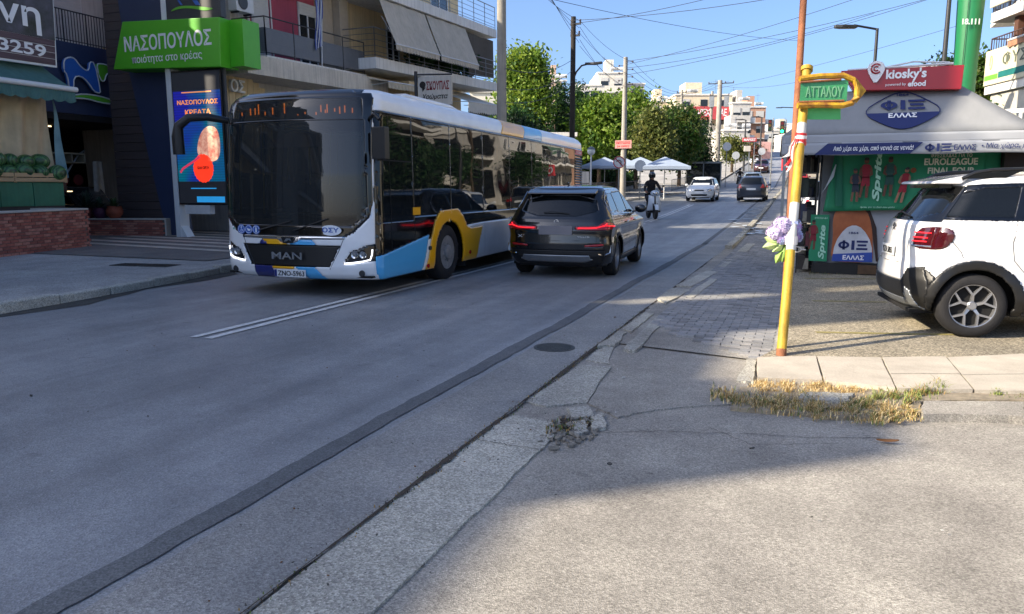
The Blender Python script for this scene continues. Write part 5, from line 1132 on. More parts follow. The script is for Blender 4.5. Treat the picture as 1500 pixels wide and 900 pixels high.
# billboard above the awning
bl = thing('billboard', 'photo billboard with white Greek lettering and a phone number above the awning', 'billboard', (-18.55, 0, 0), rx=0)
tilt = [(10.2, 4.62), (14.78, 4.72), (14.86, 6.62), (10.2, 6.9)]
b = MB(); b.prism([(-.05, y, z) for y, z in tilt], (.1, 0, 0)); b.build('frame', MATS['white_metal'], bl)
bm_ = mat('billboard_foliage', '1b2419', .5, var=.3, scale=2.5, col2='4f4f5e'); bw_ = mat('billboard_planks', '3e2c36', .5, var=.3, scale=2, stretch=(1, .4, 8), col2='5e4a55')
b = MB(); b.add([(.056, 10.25, 5.38), (.056, 14.79, 5.40), (.056, 14.83, 6.56), (.056, 10.25, 6.84)], [(0, 1, 2, 3)]); b.build('picture', bm_, bl)
for k in range(4): b = MB(); b.add([(.056, 10.25, 4.68+k*.175), (.056, 14.74+k*.01, 4.77+k*.16), (.056, 14.75+k*.01, 4.92+k*.16), (.056, 10.25, 4.845+k*.175)], [(0, 1, 2, 3)]); b.build('picture', bw_, bl)
text('ννη', M_txt, bl, (.06, 13.55, 5.78), 1.75, .66, face='+X', bold=.02)
text('Γιά', M_txt, bl, (.06, 11.7, 5.9), 1.7, .8, face='+X', bold=.02)
text('00 3259', M_txt, bl, (.06, 13.45, 5.08), 2.1, .30, face='+X', bold=.02)
# --- brick planter wall in front, brick by brick
def brick_wall(name, label, p, q, z0, rows_, cols=None, capw=.32, ret=None, seed=1, thick=.22, bl_=.235, bh=.072):
    rr = random.Random(seed); dx, dy = q[0]-p[0], q[1]-p[1]; L_ = math.hypot(dx, dy); a = math.atan2(dy, dx); t = thing(name, label, 'wall', (p[0], p[1], z0), a)
    ms = [mat('brick_red', 'a05f50', .9, var=.2, scale=14, bump=.4), mat('brick_brown', '8c5448', .9, var=.2, scale=14, bump=.4), mat('brick_pale', 'b07766', .9, var=.2, scale=14, bump=.4)]
    mes = []
    for m_ in ms: b = MB(); b.box(0, bl_-.012, -.0, .1, 0, bh-.012); mes.append(b.mesh('brick', m_))
    h = rows_*bh; b = MB(); b.box(0.005, L_-.005, .012, thick, -.1, h-.003); b.build('mortar', mat('mortar', '5e5650', .95, var=.15, scale=8), t)
    n = int(L_/bl_)
    for r in range(rows_):
        for k in range(n+1):
            x = k*bl_-(bl_/2 if r % 2 else 0)
            if x < -.02 or x+bl_ > L_+.06: continue
            inst('brick', rr.choice(mes), t, (x, rr.uniform(-.006, .004), r*bh))
    if ret:  # return wall at the far end
        m = int(ret/bl_)
        for r in range(rows_):
            for k in range(m):
                inst('brick', rr.choice(mes), t, (L_+.002+rr.uniform(-.003, .003), k*bl_+(.1 if r % 2 else .0)+.22, r*bh), -PI/2)
        b = MB(); b.box(L_-.2, L_-.012, .2, ret+.2, -.1, h-.003); b.build('mortar', MATS['mortar'], t)
    b = MB(); b.box(-.03, L_+.04, -.04, capw, h, h+.045); cm = mat('wall_coping', 'b5b1a8', .85, var=.1, scale=4, bump=.2); b.build('coping', cm, t, bevel=.008)
    if ret: b = MB(); b.box(L_-.25, L_+.04, capw, ret+.2, h+.001, h+.046); b.build('coping', cm, t)
    return t
brick_wall('brick_wall', 'red brick planter wall with pale coping in front of the watermelons', (-15.62, 9.4), (-16.94, 13.98), .12, 13, seed=2, ret=1.9)
e1 = gp(243, 346, .13); e0 = (e1[0]-3.9, e1[1]-1.15)
lw = brick_wall('brick_wall', 'low brick wall beside the ramp, behind the taller planter wall', e0, e1, .12, 7, seed=3)
b = MB(); b.box(0, .05, -.03, .26, -.1, .54); o = b.build('end_cap', MATS['wall_coping'], lw); o.location.x = math.hypot(e1[0]-e0[0], e1[1]-e0[1])+.005
# planters on the low wall, wet floor sign, display case
def pot(name, label, loc, r, col, leaf, h=.3, fern=True):
    t = thing(name, label, 'plant pot', loc); b = MB(); b.lathe([(r*.55, 0), (r*.95, r*.5), (r, r*.9), (r*.82, r*1.35), (r*.86, r*1.5), (r*.76, r*1.5), (r*.72, r*1.2), (.001, r*1.2)], n=20); b.build('pot', mat('pot_'+col, col, .7, var=.15, scale=8), t, smooth=True)
    b = MB(); rr = random.Random(int(r*1000)+len(label))
    for k in range(170):
        a = rr.uniform(0, 2*PI); L_ = h*rr.uniform(.5, 1.2); sp = rr.uniform(.2, 1); dx, dy = math.cos(a), math.sin(a); b.cm = 0; z0 = r*1.3; w = .012
        pts = [(dx*L_*sp*v, dy*L_*sp*v, z0+L_*(v*(1.2-.6*sp)-.5*sp*v*v)) for v in (0, .4, .8, 1)]
        vs = [];
        for (x, y, z) in pts: vs += [(x-dy*w, y+dx*w, z), (x+dy*w, y-dx*w, z)]
        b.add(vs, [(0, 1, 3, 2), (2, 3, 5, 4), (4, 5, 7, 6)])
    b.build('foliage', mat('leaf_'+leaf, leaf, .7, var=.3, scale=9), t, fix=False); return t
px_ = Vector((*gp(147, 309, .52), .55))
pot('potted_plant', 'round terracotta pot of ferny green leaves on the low wall', (e0[0]+2.24, e0[1]+.80, .67), .25, '8a4630', '2f4a24')
pot('potted_plant', 'purple pot of grey-green leaves left of the terracotta pot', (e0[0]+1.78, e0[1]+.66, .67), .22, '3f1636', '2b4436', .35)
pot('potted_plant', 'dark red pot with a tall leafy plant nearest the teal flap', (e0[0]+1.38, e0[1]+.55, .66), .22, '4d1f1a', '24392c', .55)
ws_ = thing('wet_floor_sign', 'yellow folding wet floor sign against the dark slats', 'sign', (-20.6, 18.4, .12)); b = MB()
for s in (-1, 1): b.prism([(-.14, s*.14, 0), (.14, s*.14, 0), (.10, s*.02, .62), (-.10, s*.02, .62)], (0, .012*s, 0))
b.build('board', mat('sign_yellow', 'b98a12', .5, var=.1), ws_)

# --- butcher shop behind: dark navy fascia, interior, big logo
bt = thing('butcher_shop', 'butcher shop with navy fascia and dark open interior', 'shop', (-21.2, 0, .12))
M_navy = mat('navy_cladding', '303c5a', .45, var=.08, scale=2)
b = MB(); b.box(-.35, 0, 15.9, 23.5, 3.75, 5.25); b.build('fascia', M_navy, bt)
b = MB(); b.box(-6.2, -6, 13, 24, 0, 4); b.box(-6, 0, 14.6, 14.8, 0, 4); b.box(-6, 0, 23.5, 23.7, 0, 4); b.box(-6, 0, 14.8, 23.5, 3.55, 3.74); b.build('wall', mat('shop_inner_wall', '1e1b1c', .9, var=.2), bt)
b = MB(); b.box(-6, 0, 14.8, 23.5, -.02, .03); b.build('floor', mat('shop_floor', '3b3836', .5), bt)
for z in (.9, 1.5, 2.1):
    b = MB(); b.box(-3.2, -2.7, 15.0, 19.0, z, z+.03); b.build('shelf', wd, bt)
rr = random.Random(8)
for k in range(60):
    z = rr.choice((.93, 1.53, 2.13)); b = MB(); y = 15.2+rr.random()*3.6; c = rr.choice(('6e5a3c', '5b2a22', '38403a', '7d7a6d', '3b2b45')); b.box(-2.95, -2.8, y, y+.11, z, z+rr.uniform(.12, .3)); b.build('jar', mat('goods_'+c, c, .5, var=.2), bt)
b = MB(); b.box(-1.6, -.8, 16.3, 18.3, 2.55, 2.6); b.box(-1.6, -.8, 16.3, 18.3, 2.28, 2.31)
for y in (16.3, 16.8, 17.3, 17.8, 18.26): b.box(-1.6, -.8, y, y+.04, 2.3, 2.56)
b.build('hanging_rack', mat('rack_wood', '8f8672', .7, var=.15), bt)
for y in (17.9, 18.45): b = MB(); b.lathe([(.05, 0), (.18, 0), (.18, .03), (.05, .03)], (-1.4, y, 1.75), 20, 'X'); b.build('round_sign', mat('sign_dull_red', '5c1a20', .6), bt)
b = MB(); b.prism([(-.9, 17.3, .2), (-.9, 18.7, .2), (-.9, 18.7, .95), (-.9, 17.3, .95)], (.7, 0, 0)); b.build('display_case', M_dark, bt)
b = MB(); b.tube([(-.2, 17.3, .95), (-.2, 18.7, .95), (-.8, 18.7, 1.5), (-.8, 17.3, 1.5), (-.2, 17.3, .95)], .025, 6); b.build('case_frame', M_chrome, bt)
b = MB(); b.add([(-.21, 17.32, .97), (-.21, 18.68, .97), (-.79, 18.68, 1.48), (-.79, 17.32, 1.48)], [(0, 1, 2, 3)]); b.build('case_glass', G_lamp, bt)
warm = mat('shop_lamp', 'ffd9a0', .4, var=.02, emit=2.5)
for (x, y, z) in ((-1.2, 17.9, 1.36), (-2.0, 17.0, 3.5), (-2.4, 18.3, 3.5)): b = MB(); b.box(x-.03, x+.03, y-.12, y+.12, z, z+.03); b.build('lamp', warm, bt)
for i, (y, c) in enumerate(((18.65, '9a938a'), (17.25, '6f5448'))):
    b = MB(); b.grid(lambda u, v: (-.7+.05*math.sin(u*6), y+(u-.5)*(.34+.1*v), 2.35-1.1*v), 6, 5); b.build('apron', mat('apron_'+c, c, .9), bt, fix=False)
b = MB(); b.tube([(-1.0, 18.45, 2.7), (-1.0, 18.2, 2.55), (-1.0, 17.55, 1.7)], .03, 6); b.build('hook_rail', M_steel, bt)
# gold slatted canopy behind the fascia
for k in range(10):
    y = 17.6+k*.36; h = min(1.0, .25+.13*k); b = MB(); b.box(-.5, -.44, y, y+.33, 5.25, 5.25+h); b.build('gold_slat', mat('gold_slat', 'c4b088', .6, var=.12, scale=3, streak=.2), bt)
# the logo on the fascia: blue N, green head, green swoosh, each with a pale rim
lg = thing('shop_logo', 'big blue and green letter logo standing on the navy fascia', 'sign', (-21.14, 0, 0))
def logo_shape(pix, m, X=-21.08, d=.10, rim=True):
    P = [atx(px-6, py, X) for px, py in pix]; P = smooth_poly(P, 1); b = MB(); b.prism([(X+21.14, y, z) for y, z in P], (d, 0, 0)); o = b.build('letter', m, lg)
    if rim:
        b = MB(); b.tube([(X+21.14+d, y, z) for y, z in P+[P[0]]], .022, 4); b.build('letter_rim', MATS['white_metal'], o)
lb = mat('logo_sky_blue', '2c62b4', .4, var=.05); lgm = mat('logo_green', '5fae33', .4, var=.05)
logo_shape([(96, 88), (96, 104), (101, 110), (104, 131), (110, 131), (111, 113), (121, 112), (131, 120), (141, 135), (148, 137), (150, 135), (141, 92), (134, 91), (133, 103), (128, 104), (119, 96), (112, 86), (104, 84)], lb)
logo_shape([(144, 94), (147, 110), (152, 120), (156, 119), (158, 110), (163, 107), (167, 111), (166, 102), (160, 96), (152, 94)], lgm)
logo_shape([(109, 140), (125, 138), (148, 141), (167, 147), (167, 153), (150, 151), (130, 145), (110, 144)], lgm)
# upper floor behind
ub = thing('apartment_building', 'grey plastered upper floor with roller shutter and dark railing above the butcher', 'building', (-22.6, 14.5, 0))
b = MB(); b.box(-8, 0, -2, 8.9, 5.0, 13.5); b.build('wall', P_grey, ub)
b = MB(); b.box(0, 1.35, -2, 8.9, 5.4, 6.0); b.build('balcony', M_navy, ub)
railing(ub, [(1.3, -2, 6.0), (1.3, 8.9, 6.0)], .95, .10, M_dark)
window(ub, .003, 2.4, 4.6, 6.3, 8.9, 2, 1.0); window(ub, .003, -1.2, .4, 6.3, 8.9, 2, 1)
b = MB(); b.ball((.35, 6.6, 8.5), .13, 12, 8); b.tube([(.02, 6.6, 8.8), (.35, 6.6, 8.75), (.35, 6.6, 8.6)], .03, 6); b.build('wall_lamp', M_dark, ub)
b = MB(); b.box(0, .3, 7.4, 7.9, 6.0, 13.4); b.box(0, 1.2, -2, 8.9, 9.5, 9.75); b.build('pier', P_grey, ub)

# --- the totem
tt = thing('sign_totem', 'tall navy totem with slatted wing, green butcher sign and lit video screen', 'sign', (0, 17.75, .12))
def tp(pix, Y=17.75): return [(aty(px, py, Y)[0], aty(px, py, Y)[1]-.12) for px, py in pix]
post = tp([(243, 100), (268, 348)]); xl = (post[0][0]+post[1][0])/2
b = MB(); b.box(xl-.02, xl+.16, -.12, .25, 0, 8.2); b.prism([(xl, -.1, 0), (xl+.16, -.1, 0), (xl+.4, -.1, 0), (xl+.16, -.1, .35)], (0, .3, 0)); b.build('post', MATS['white_metal'], tt)
wing = tp([(192, 106), (245, 106)], 18.25)+[(xl-.03, 0.0)]+tp([(252, 345), (240, 310), (224, 245), (207, 170)], 18.25)
b = MB(); b.prism([(min(x, xl-.025), .42, z) for x, z in [(wing[0][0]-.35, 8.3), (xl-.03, 8.3)]+wing[1:]+[wing[0]]], (0, .16, 0)); b.build('wing', M_navy, tt)
slm = mat('slat_dark_brown', '4a4242', .55, var=.2, scale=3, stretch=(.4, 1, 8))
import bisect
def xin(z):  # right edge of the slatted part
    pts = sorted([(8.3, wing[0][0]-.35), (wing[0][1], wing[0][0])]+[(q[1], q[0]) for q in wing[3:]]); return float(np.interp(z, [p[0] for p in pts], [p[1] for p in pts]))
lefts = tp([(168, 110), (170, 200), (172, 330)], 18.5); xlft = lefts[0][0]
z = 0.02
while z < 8.2:
    b = MB(); xr_ = xin(z+.1)-.01
    b.prism([(xlft, .5, z), (xin(z)-.01, .5, z), (xin(z+.25)-.01, .5, z+.25), (xlft, .5, z+.25)], (0, .5, 0)); b.build('slat', slm, tt); z += .262
# green sign box
gs = tp([(166, 102), (323, 98), (321, 25), (179, 32)], 17.45); b = MB(); b.prism([(x, -.30, z) for x, z in gs], (0, .75, 0)); gb_ = b.build('sign_box', mat('sign_green', '4fae24', .4, var=.04), tt, bevel=.02)
cxs = (gs[0][0]+gs[1][0]+gs[2][0]+gs[3][0])/4
t1 = tp([(180, 43), (310, 66)], 17.44); text('ΝΑΣΟΠΟΥΛΟΣ', M_txt, gb_, ((t1[0][0]+t1[1][0])/2, -.305, (gs[2][1]*.62+gs[1][1]*.38)), t1[1][0]-t1[0][0], .44, bold=.02)
t2 = tp([(192, 72), (296, 84)], 17.44); text('ποιότητα στο κρέας', M_txt, gb_, ((t2[0][0]+t2[1][0])/2, -.305, (gs[2][1]*.25+gs[1][1]*.75)+.02), t2[1][0]-t2[0][0], .28, bold=.008)
b = MB(); b.box(gs[1][0]+.02, gs[1][0]+.5, .1, .8, gs[1][1]+.05, gs[2][1]); b.build('sign_box', MATS['sign_green'], tt)
tpn = tp([(238, 0), (318, 24)], 17.6); b = MB(); b.box(tpn[0][0], tpn[1][0]+.1, -.1, .1, tpn[1][1], 9.4); b.build('top_panel', mat('top_panel_grey', '34383e', .5), tt)
P = tp([(246, 18), (262, 12), (280, 12), (300, 16), (314, 12), (298, 10), (276, 8), (258, 9)], 17.6); b = MB(); b.prism([(x, -.115, z) for x, z in smooth_poly(P)], (0, .01, 0)); b.build('emblem', lgm, tt)
for (a0, a1) in ((258, 264), (280, 290)):
    P = tp([(a0, 0), (a0+5, 7), (a1+2, 7), (a1-3, 0)], 17.6); b = MB(); b.prism([(x, -.115, z+.0) for x, z in P], (0, .01, 0)); b.build('emblem', lb, tt)
# video screen: housing, lit panel with its picture, scan gaps
sc_ = tp([(247, 107), (320, 103), (329, 297), (257, 299)], 17.6); x0, x1 = xl+.2, (sc_[1][0]+sc_[2][0])/2; z0 = (sc_[2][1]+sc_[3][1])/2; z1 = (sc_[0][1]+sc_[1][1])/2
b = MB(); b.box(x0-.04, x1+.04, -.10, .12, z0-.05, z1+.05); scr = b.build('screen', M_black, tt, bevel=.01)
def emit_mat(name, c, s): return mat(name, c, .5, var=.05, emit=s)
m = bpy.data.materials.new('screen_picture'); MATS['screen_picture'] = m; m.use_nodes = True; n = m.node_tree.nodes; l = m.node_tree.links; bs = n['Principled BSDF']; bs.inputs['Roughness'].default_value = .4
tc = n.new('ShaderNodeTexCoord'); no = n.new('ShaderNodeTexNoise'); no.inputs['Scale'].default_value = .9; no.inputs['Detail'].default_value = 1; l.new(tc.outputs['Object'], no.inputs['Vector'])
rp = n.new('ShaderNodeValToRGB'); rp.color_ramp.elements[0].position = .38; rp.color_ramp.elements[0].color = (.008, .012, .30, 1); rp.color_ramp.elements[1].position = .62; rp.color_ramp.elements[1].color = (.0, .12, .20, 1); l.new(no.outputs['Fac'], rp.inputs[0])
wv = n.new('ShaderNodeTexWave'); wv.bands_direction = 'Z'; wv.inputs['Scale'].default_value = 4.2; l.new(tc.outputs['Object'], wv.inputs['Vector']); mr = n.new('ShaderNodeMapRange'); mr.inputs[3].default_value = .55; l.new(wv.outputs[0], mr.inputs[0])
vm = n.new('ShaderNodeVectorMath'); vm.operation = 'SCALE'; l.new(rp.outputs[0], vm.inputs[0]); l.new(mr.outputs[0], vm.inputs['Scale']); l.new(vm.outputs[0], bs.inputs['Emission Color']); bs.inputs['Emission Strength'].default_value = .55; bs.inputs['Base Color'].default_value = (.01, .01, .02, 1)
zt = z0+(z1-z0)*.86; zb = z0+(z1-z0)*.17
b = MB(); b.box(x0, x1, -.105, -.10, zb, zt); b.build('picture', m, scr)
b = MB(); b.box(x0, x1, -.105, -.10, zt+.002, z1); b.box(x0, x1, -.105, -.10, z0, zb-.002); b.build('picture', emit_mat('screen_grey', '20242c', .25), scr)
xc = (x0+x1)/2; hh = z1-z0
text('ΝΑΣΟΠΟΥΛΟΣ', emit_mat('screen_orange', 'ff9a4a', .35), scr, (xc+.02, -.108, z0+hh*.775), 1.5, .13, bold=.02); text('ΚΡΕΑΤΑ', MATS['screen_orange'], scr, (xc+.02, -.108, z0+hh*.70), .95, .15, bold=.02)
for zz, w, c in ((.845, .55, 'screen_orange'), (.64, .3, 'screen_orange')): b = MB(); b.box(xc-w, xc+w, -.108, -.106, z0+hh*zz, z0+hh*zz+.03); b.build('picture', MATS[c], scr)
P = smooth_poly([(xc-.15, z0+hh*.36), (xc+.02, z0+hh*.53), (xc+.35, z0+hh*.60), (x1-.12, z0+hh*.57), (x1-.1, z0+hh*.36), (xc+.45, z0+hh*.31)]); b = MB(); b.prism([(x, -.112, z) for x, z in P], (0, .006, 0)); mb_ = b.build('picture', mat('screen_meat', 'b8433a', .5, scale=5, col2='f3c9a8', emit=.35), scr)
b = MB(); b.prism([(xc+.1+.36*math.cos(a)*(1+.05*(i % 2)), -.116, z0+hh*.27+.40*math.sin(a)*(1+.05*(i % 2))) for i, a in enumerate(np.linspace(0, 2*PI, 41)[:-1])], (0, .005, 0)); b.build('picture', emit_mat('screen_red', 'ff3a20', .5), scr)
b = MB(); b.tube([(x0+.1, -.11, z0+hh*.24), (x0+.2, -.11, z0+hh*.27), (xc-.2, -.11, z0+hh*.33), (xc, -.11, z0+hh*.36)], .035, 5); b.build('picture', emit_mat('screen_pink', 'd83a5a', .35), scr)
b = MB(); b.box(x0+.65, x1-.05, -.108, -.106, z0+.03, z0+.20); b.box(x0+.45, x0+1.4, -.108, -.106, z0+.42, z0+.45); b.build('picture', emit_mat('screen_cyan', '2f9fe0', .3), scr)
text('ΚΑΛΗ ΟΡΕΞΗ', M_inner, scr, (xc+.1, -.118, z0+hh*.275), .42, .09, bold=.02)
b = MB(); b.box(x0+.15, x0+1.1, -.1, .1, z0-.32, z0-.06); b.build('junction_box', M_alu, tt)
b = MB(); b.box(x1+.05, x1+.12, -.05, .05, 0, 7); b.build('post', M_dark, tt)
# canopy in front of the forecourt behind the bus, with letters
cn = thing('canopy', 'pale slatted canopy with raised white letters behind the bus roof', 'canopy', (-16.5, 18.6, 0), rz=0)
zc1 = atx(330, 98, -16.5)[1]
for k in range(7): b = MB(); zt_ = zc1-.012*k*k; b.box(-.04, 0, k*.28, k*.28+.265, 3.9, zt_); b.build('slat', MATS['gold_slat'], cn)
yc = (atx(333, 125, -16.4)[0]+atx(360, 125, -16.4)[0])/2-18.6; text('ΟΣ', MATS['white_metal'], cn, (.06, yc, atx(345, 126, -16.4)[1]), .62, .38, face='+X', bold=.02, ext=.10)

# --- maroon house
X0 = -15.7; Y0 = 20.0; AR = R(1.8)
def lm(px, py, X):
    Y, Z = atx(px, py, X); d = Y-Y0; return (d*math.cos(AR)+Z*math.sin(AR), -d*math.sin(AR)+Z*math.cos(AR))
mh_ = thing('apartment_building', 'maroon walled house with grey panelled balcony and a small striped flag', 'building', (X0, Y0, 0), 0, None, AR)
xw = -1.3
(y_a, z_a) = lm(393, 86, X0); (y_b, z_b) = lm(519, 106, X0); zs = (z_a+z_b)/2; yR = lm(527, 108, X0)[0]
ww = [lm(363, 50, X0+xw), lm(480, 50, X0+xw)]
b = MB(); b.box(-2.2, xw, ww[0][0]-.75, ww[0][0]-.05, 3.2, zs+6.5); b.build('wall', P_grey, mh_)
b = MB(); b.box(-9, xw, ww[0][0]-.05, ww[1][0], zs-.1, zs+3.0); b.build('wall', P_maroon, mh_)
b = MB(); b.box(-9, xw+.35, ww[1][0]+.002, ww[1][0]+1.0, -2, zs+6.5); b.box(-9, xw-.02, ww[1][0]+1.0, yR+1.8, -2, zs+6.5); b.build('wall', P_cream, mh_)
b = MB(); b.box(-9, xw-.01, ww[0][0]-.05, ww[1][0]+1, -2, zs-.12); b.build('wall', P_grey, mh_)
cs = [lm(365, 88, X0+.25), lm(540, 117, X0+.25), lm(384, 107, X0+.25), lm(540, 128, X0+.25)]
b = MB(); b.box(xw, .25, cs[0][0]-.1, yR+1.6, zs-.62, zs-.06); b.build('canopy_slab', mat('raw_concrete', 'cbc4b6', .95, var=.12, scale=1.4, bump=.2, streak=.3, fine=.1), mh_)
b = MB(); b.box(xw, -.02, y_a-.02, yR+.5, zs-.058, zs+.05); b.build('balcony', M_slabw, mh_)
railing(mh_, [(xw, y_a, zs+.05), (-.06, y_a, zs+.05), (-.06, yR+.45, zs+.05)], 1.15, .6, M_dark, mat('rail_panel_grey', '5a5e64', .5, var=.06), rails=3)
w1 = lm(363, 8, X0+xw)[0], lm(391, 8, X0+xw)[0]; window(mh_, xw+.002, w1[0]+.1, w1[1], zs+.1, zs+2.55, 2, 1.0, sill=False)
w2 = lm(436, 30, X0+xw)[0], lm(462, 30, X0+xw)[0]; window(mh_, xw+.002, w2[0], w2[1], zs+.12, zs+2.35, 2, .18, sill=False)
ac_unit(mh_, xw, lm(409, 8, X0+xw)[0], zs+2.42); ac_unit(mh_, xw+.2, lm(334, 10, X0+xw+.2)[0], lm(334, 16, X0+xw+.2)[1])
b = MB(); b.box(xw, -.1, w1[0]-.6, yR+1.0, zs+2.98, zs+3.22); b.build('balcony', M_slab, mh_)
b = MB(); b.box(xw+.0, xw+.02, ww[0][0], ww[1][0]+2, zs+3.22, zs+6.5); b.build('wall', P_maroon, mh_); window(mh_, xw+.03, w1[0]+.6, w1[1]+1.6, zs+3.4, zs+5.6, 2, .5, sill=False)
railing(mh_, [(-.14, w1[0]-1.1, zs+3.2), (-.14, yR+.9, zs+3.2)], 1.0, .14, M_dark)
b = MB(); b.tube([(xw+.06, w1[1]+.1, zs+2.9), (xw+.06, w1[1]+.1, zs+.1)], .03, 5); b.tube([(xw+.1, w1[0]-.15, zs+2.9), (xw+.1, w1[0]-.15, zs-.5)], .045, 6); b.build('drainpipe', M_alu, mh_)
# flag on the balcony
fy, fz = lm(466, 74, X0); flg = thing('flag', 'small blue and white striped flag hanging limp on the maroon house balcony', 'flag', (X0-.02, Y0+fy, zs+.25+fy*math.sin(AR)))
b = MB(); b.tube([(0, 0, -.9), (.02, .12, 2.25)], .02, 5); b.ball((.02, .12, 2.3), .04, 8, 6); b.build('pole', M_alu, flg)
fm = mat('flag_blue', '1f3d8a', .8, var=.06); fwm = mat('flag_white', 'b9bfca', .8)
for k in range(7):
    b = MB(); b.cm = 0; b.grid(lambda u, v, k=k: (.03+.03*math.sin(7*u+k), .12-(k+v)*.055+.05*math.sin(u*5)*u-.05*u, 2.1-u*1.65-(.03*k)), 10, 1); b.build('stripe', fm if k % 2 == 0 else fwm, flg, fix=False)

# --- beige block with awnings
X1 = -15.0; Y1 = atx(559, 90, X1)[0]; AR2 = R(2.6)
def lb_(px, py, X):
    Y, Z = atx(px, py, X); d = Y-Y1; return (d*math.cos(AR2)+Z*math.sin(AR2), -d*math.sin(AR2)+Z*math.cos(AR2))
bg_ = thing('apartment_building', 'beige apartment block with long grey balconies and drawn down sun awnings', 'building', (X1, Y1, 0), 0, None, AR2)
e = [lb_(559, 90, X1), lb_(726, 118, X1), lb_(559, 102, X1), lb_(726, 130, X1), lb_(608, 0, X1), lb_(727, 44, X1), lb_(727, 52, X1)]
Lb = e[1][0]; z1_ = (e[0][1]+e[1][1])/2; zb_ = z1_-.42; z2_ = e[5][1]; xw = -1.7
print('beige', Y1, Lb, z1_, zb_, z2_)
P_beige = mat('plaster_beige', 'dcc59a', .9, var=.07, scale=1.2, bump=.12, streak=.2)
b = MB(); b.box(-9, xw, -.2, Lb-.6, -2, z2_+3.2); b.build('wall', P_beige, bg_)
b = MB(); b.box(-9, xw, -.9, -.21, 0, z2_+3); b.box(xw-.01, xw+.3, -.2, .35, 0, z2_+3); b.build('pier', mat('pier_taupe', 'a69b8a', .9, var=.06), bg_)
for zz, nm in ((z1_, 'balcony'), (z2_, 'balcony')):
    b = MB(); b.box(-2.6, 0, -.12, Lb+.25, zz-.40, zz); b.build(nm, M_slabw, bg_, bevel=.01)
railing(bg_, [(-2.4, -.06, z1_), (-.06, -.06, z1_), (-.06, Lb+.2, z1_)], 1.05, .12, M_steel, rails=5)
railing(bg_, [(-.06, -.06, z2_), (-.06, Lb+.2, z2_)], 1.05, .12, M_steel, rails=5)
ag = mat('awning_taupe', 'b5ad9e', .9, var=.1, scale=2, streak=.15)
zt = z2_-.45
def ya(px): return lb_(px, 40, X1+.2)[0]
for (pa, pb) in ((567, 632), (634, 690)): awning(bg_, -.1, zt, .55, zt-1.65, ya(pa), ya(pb), ag, val=.22)
b = MB(); y_ = ya(695); b.grid(lambda u, v: (-.15+.03*math.sin(u*9), y_+(Lb-y_+.1)*u, zt-.1-(1.9-.1*u)*v), 10, 4); b.build('awning', mat('awning_dark_taupe', '4d473f', .9, var=.1), bg_, fix=False)
wy_ = lb_(565, 75, X1+xw); 
for (pa, pb) in ((566, 584), (640, 655), (676, 690)):
    a_, c_ = lb_(pa, 75, X1+xw)[0], lb_(pb, 75, X1+xw)[0]; window(bg_, xw+.002, a_, c_, z1_+.05, z1_+2.3, 2, .15, sill=False)
for k in range(3): window(bg_, xw+.002, 1.0+k*3.4, 2.8+k*3.4, z2_+.1, z2_+2.3, 2, .4, sill=False)
b = MB(); b.box(xw+.01, -.3, ya(612), ya(640), z1_-1.2, z1_-.6); b.build('ac_box', P_beige, bg_)
aw2 = awning(bg_, xw+.1, zb_-.05, .35, zb_-.45, .1, 4.6, mat('awning_cream', 'b5ab97', .9, var=.08), val=.25)
awning(bg_, xw+.1, zb_-.05, .35, zb_-.75, 7.3, Lb-.3, mat('awning_offwhite', 'c9c6bd', .9, var=.08), val=.5)
b = MB(); b.box(xw+.02, xw+.03, .5, Lb-1, .4, zb_-1.6); b.build('shop_window', M_glass, bg_)
# plants on that balcony
def bush(name, label, loc, r, n, cols, sz=.09, squash=1, seed=1, cat='plant', group=None):
    rr = np.random.default_rng(seed); d = rr.normal(size=(n, 3)); d /= np.linalg.norm(d, axis=1, keepdims=True); p = d*(rr.uniform(.45, 1, (n, 1)))*r; p[:, 2] = p[:, 2]*squash+r*squash
    b = leafmesh(p, rr, sz, cols); me = b; o = bpy.data.objects.new(name, me); o.location = loc; put(o, None, label, cat, group); return o
def leafmesh(p, rr, sz, cols, name='leaves', up=.3, asp=.55):
    n = len(p); a = rr.normal(size=(n, 3)); a[:, 2] += up*rr.uniform(-1, 1, n); a /= np.linalg.norm(a, axis=1, keepdims=True)
    r0 = rr.normal(size=(n, 3)); u = np.cross(a, r0); u /= np.linalg.norm(u, axis=1, keepdims=True); w = np.cross(a, u)
    s = sz*rr.uniform(.6, 1.35, (n, 1)); u = u*s; w = w*s*asp
    V = np.stack([p-u, p+w*.9-u*.1, p+u, p-w*.9-u*.1], 1).reshape(-1, 3)
    me = bpy.data.meshes.new(name); me.vertices.add(len(V)); me.vertices.foreach_set('co', V.ravel()); me.loops.add(4*n); me.loops.foreach_set('vertex_index', np.arange(4*n, dtype=np.int32)); me.polygons.add(n)
    me.polygons.foreach_set('loop_start', np.arange(0, 4*n, 4, dtype=np.int32)); me.update(calc_edges=True)
    for m_ in cols: me.materials.append(m_)
    if len(cols) > 1:
        k = (np.sin(p[:, 0]*1.7+p[:, 2]*2.1)+np.sin(p[:, 1]*2.3+1)+rr.normal(size=n)*.8); me.polygons.foreach_set('material_index', np.clip(((k+2)/4*len(cols)).astype(np.int32), 0, len(cols)-1))
    return me
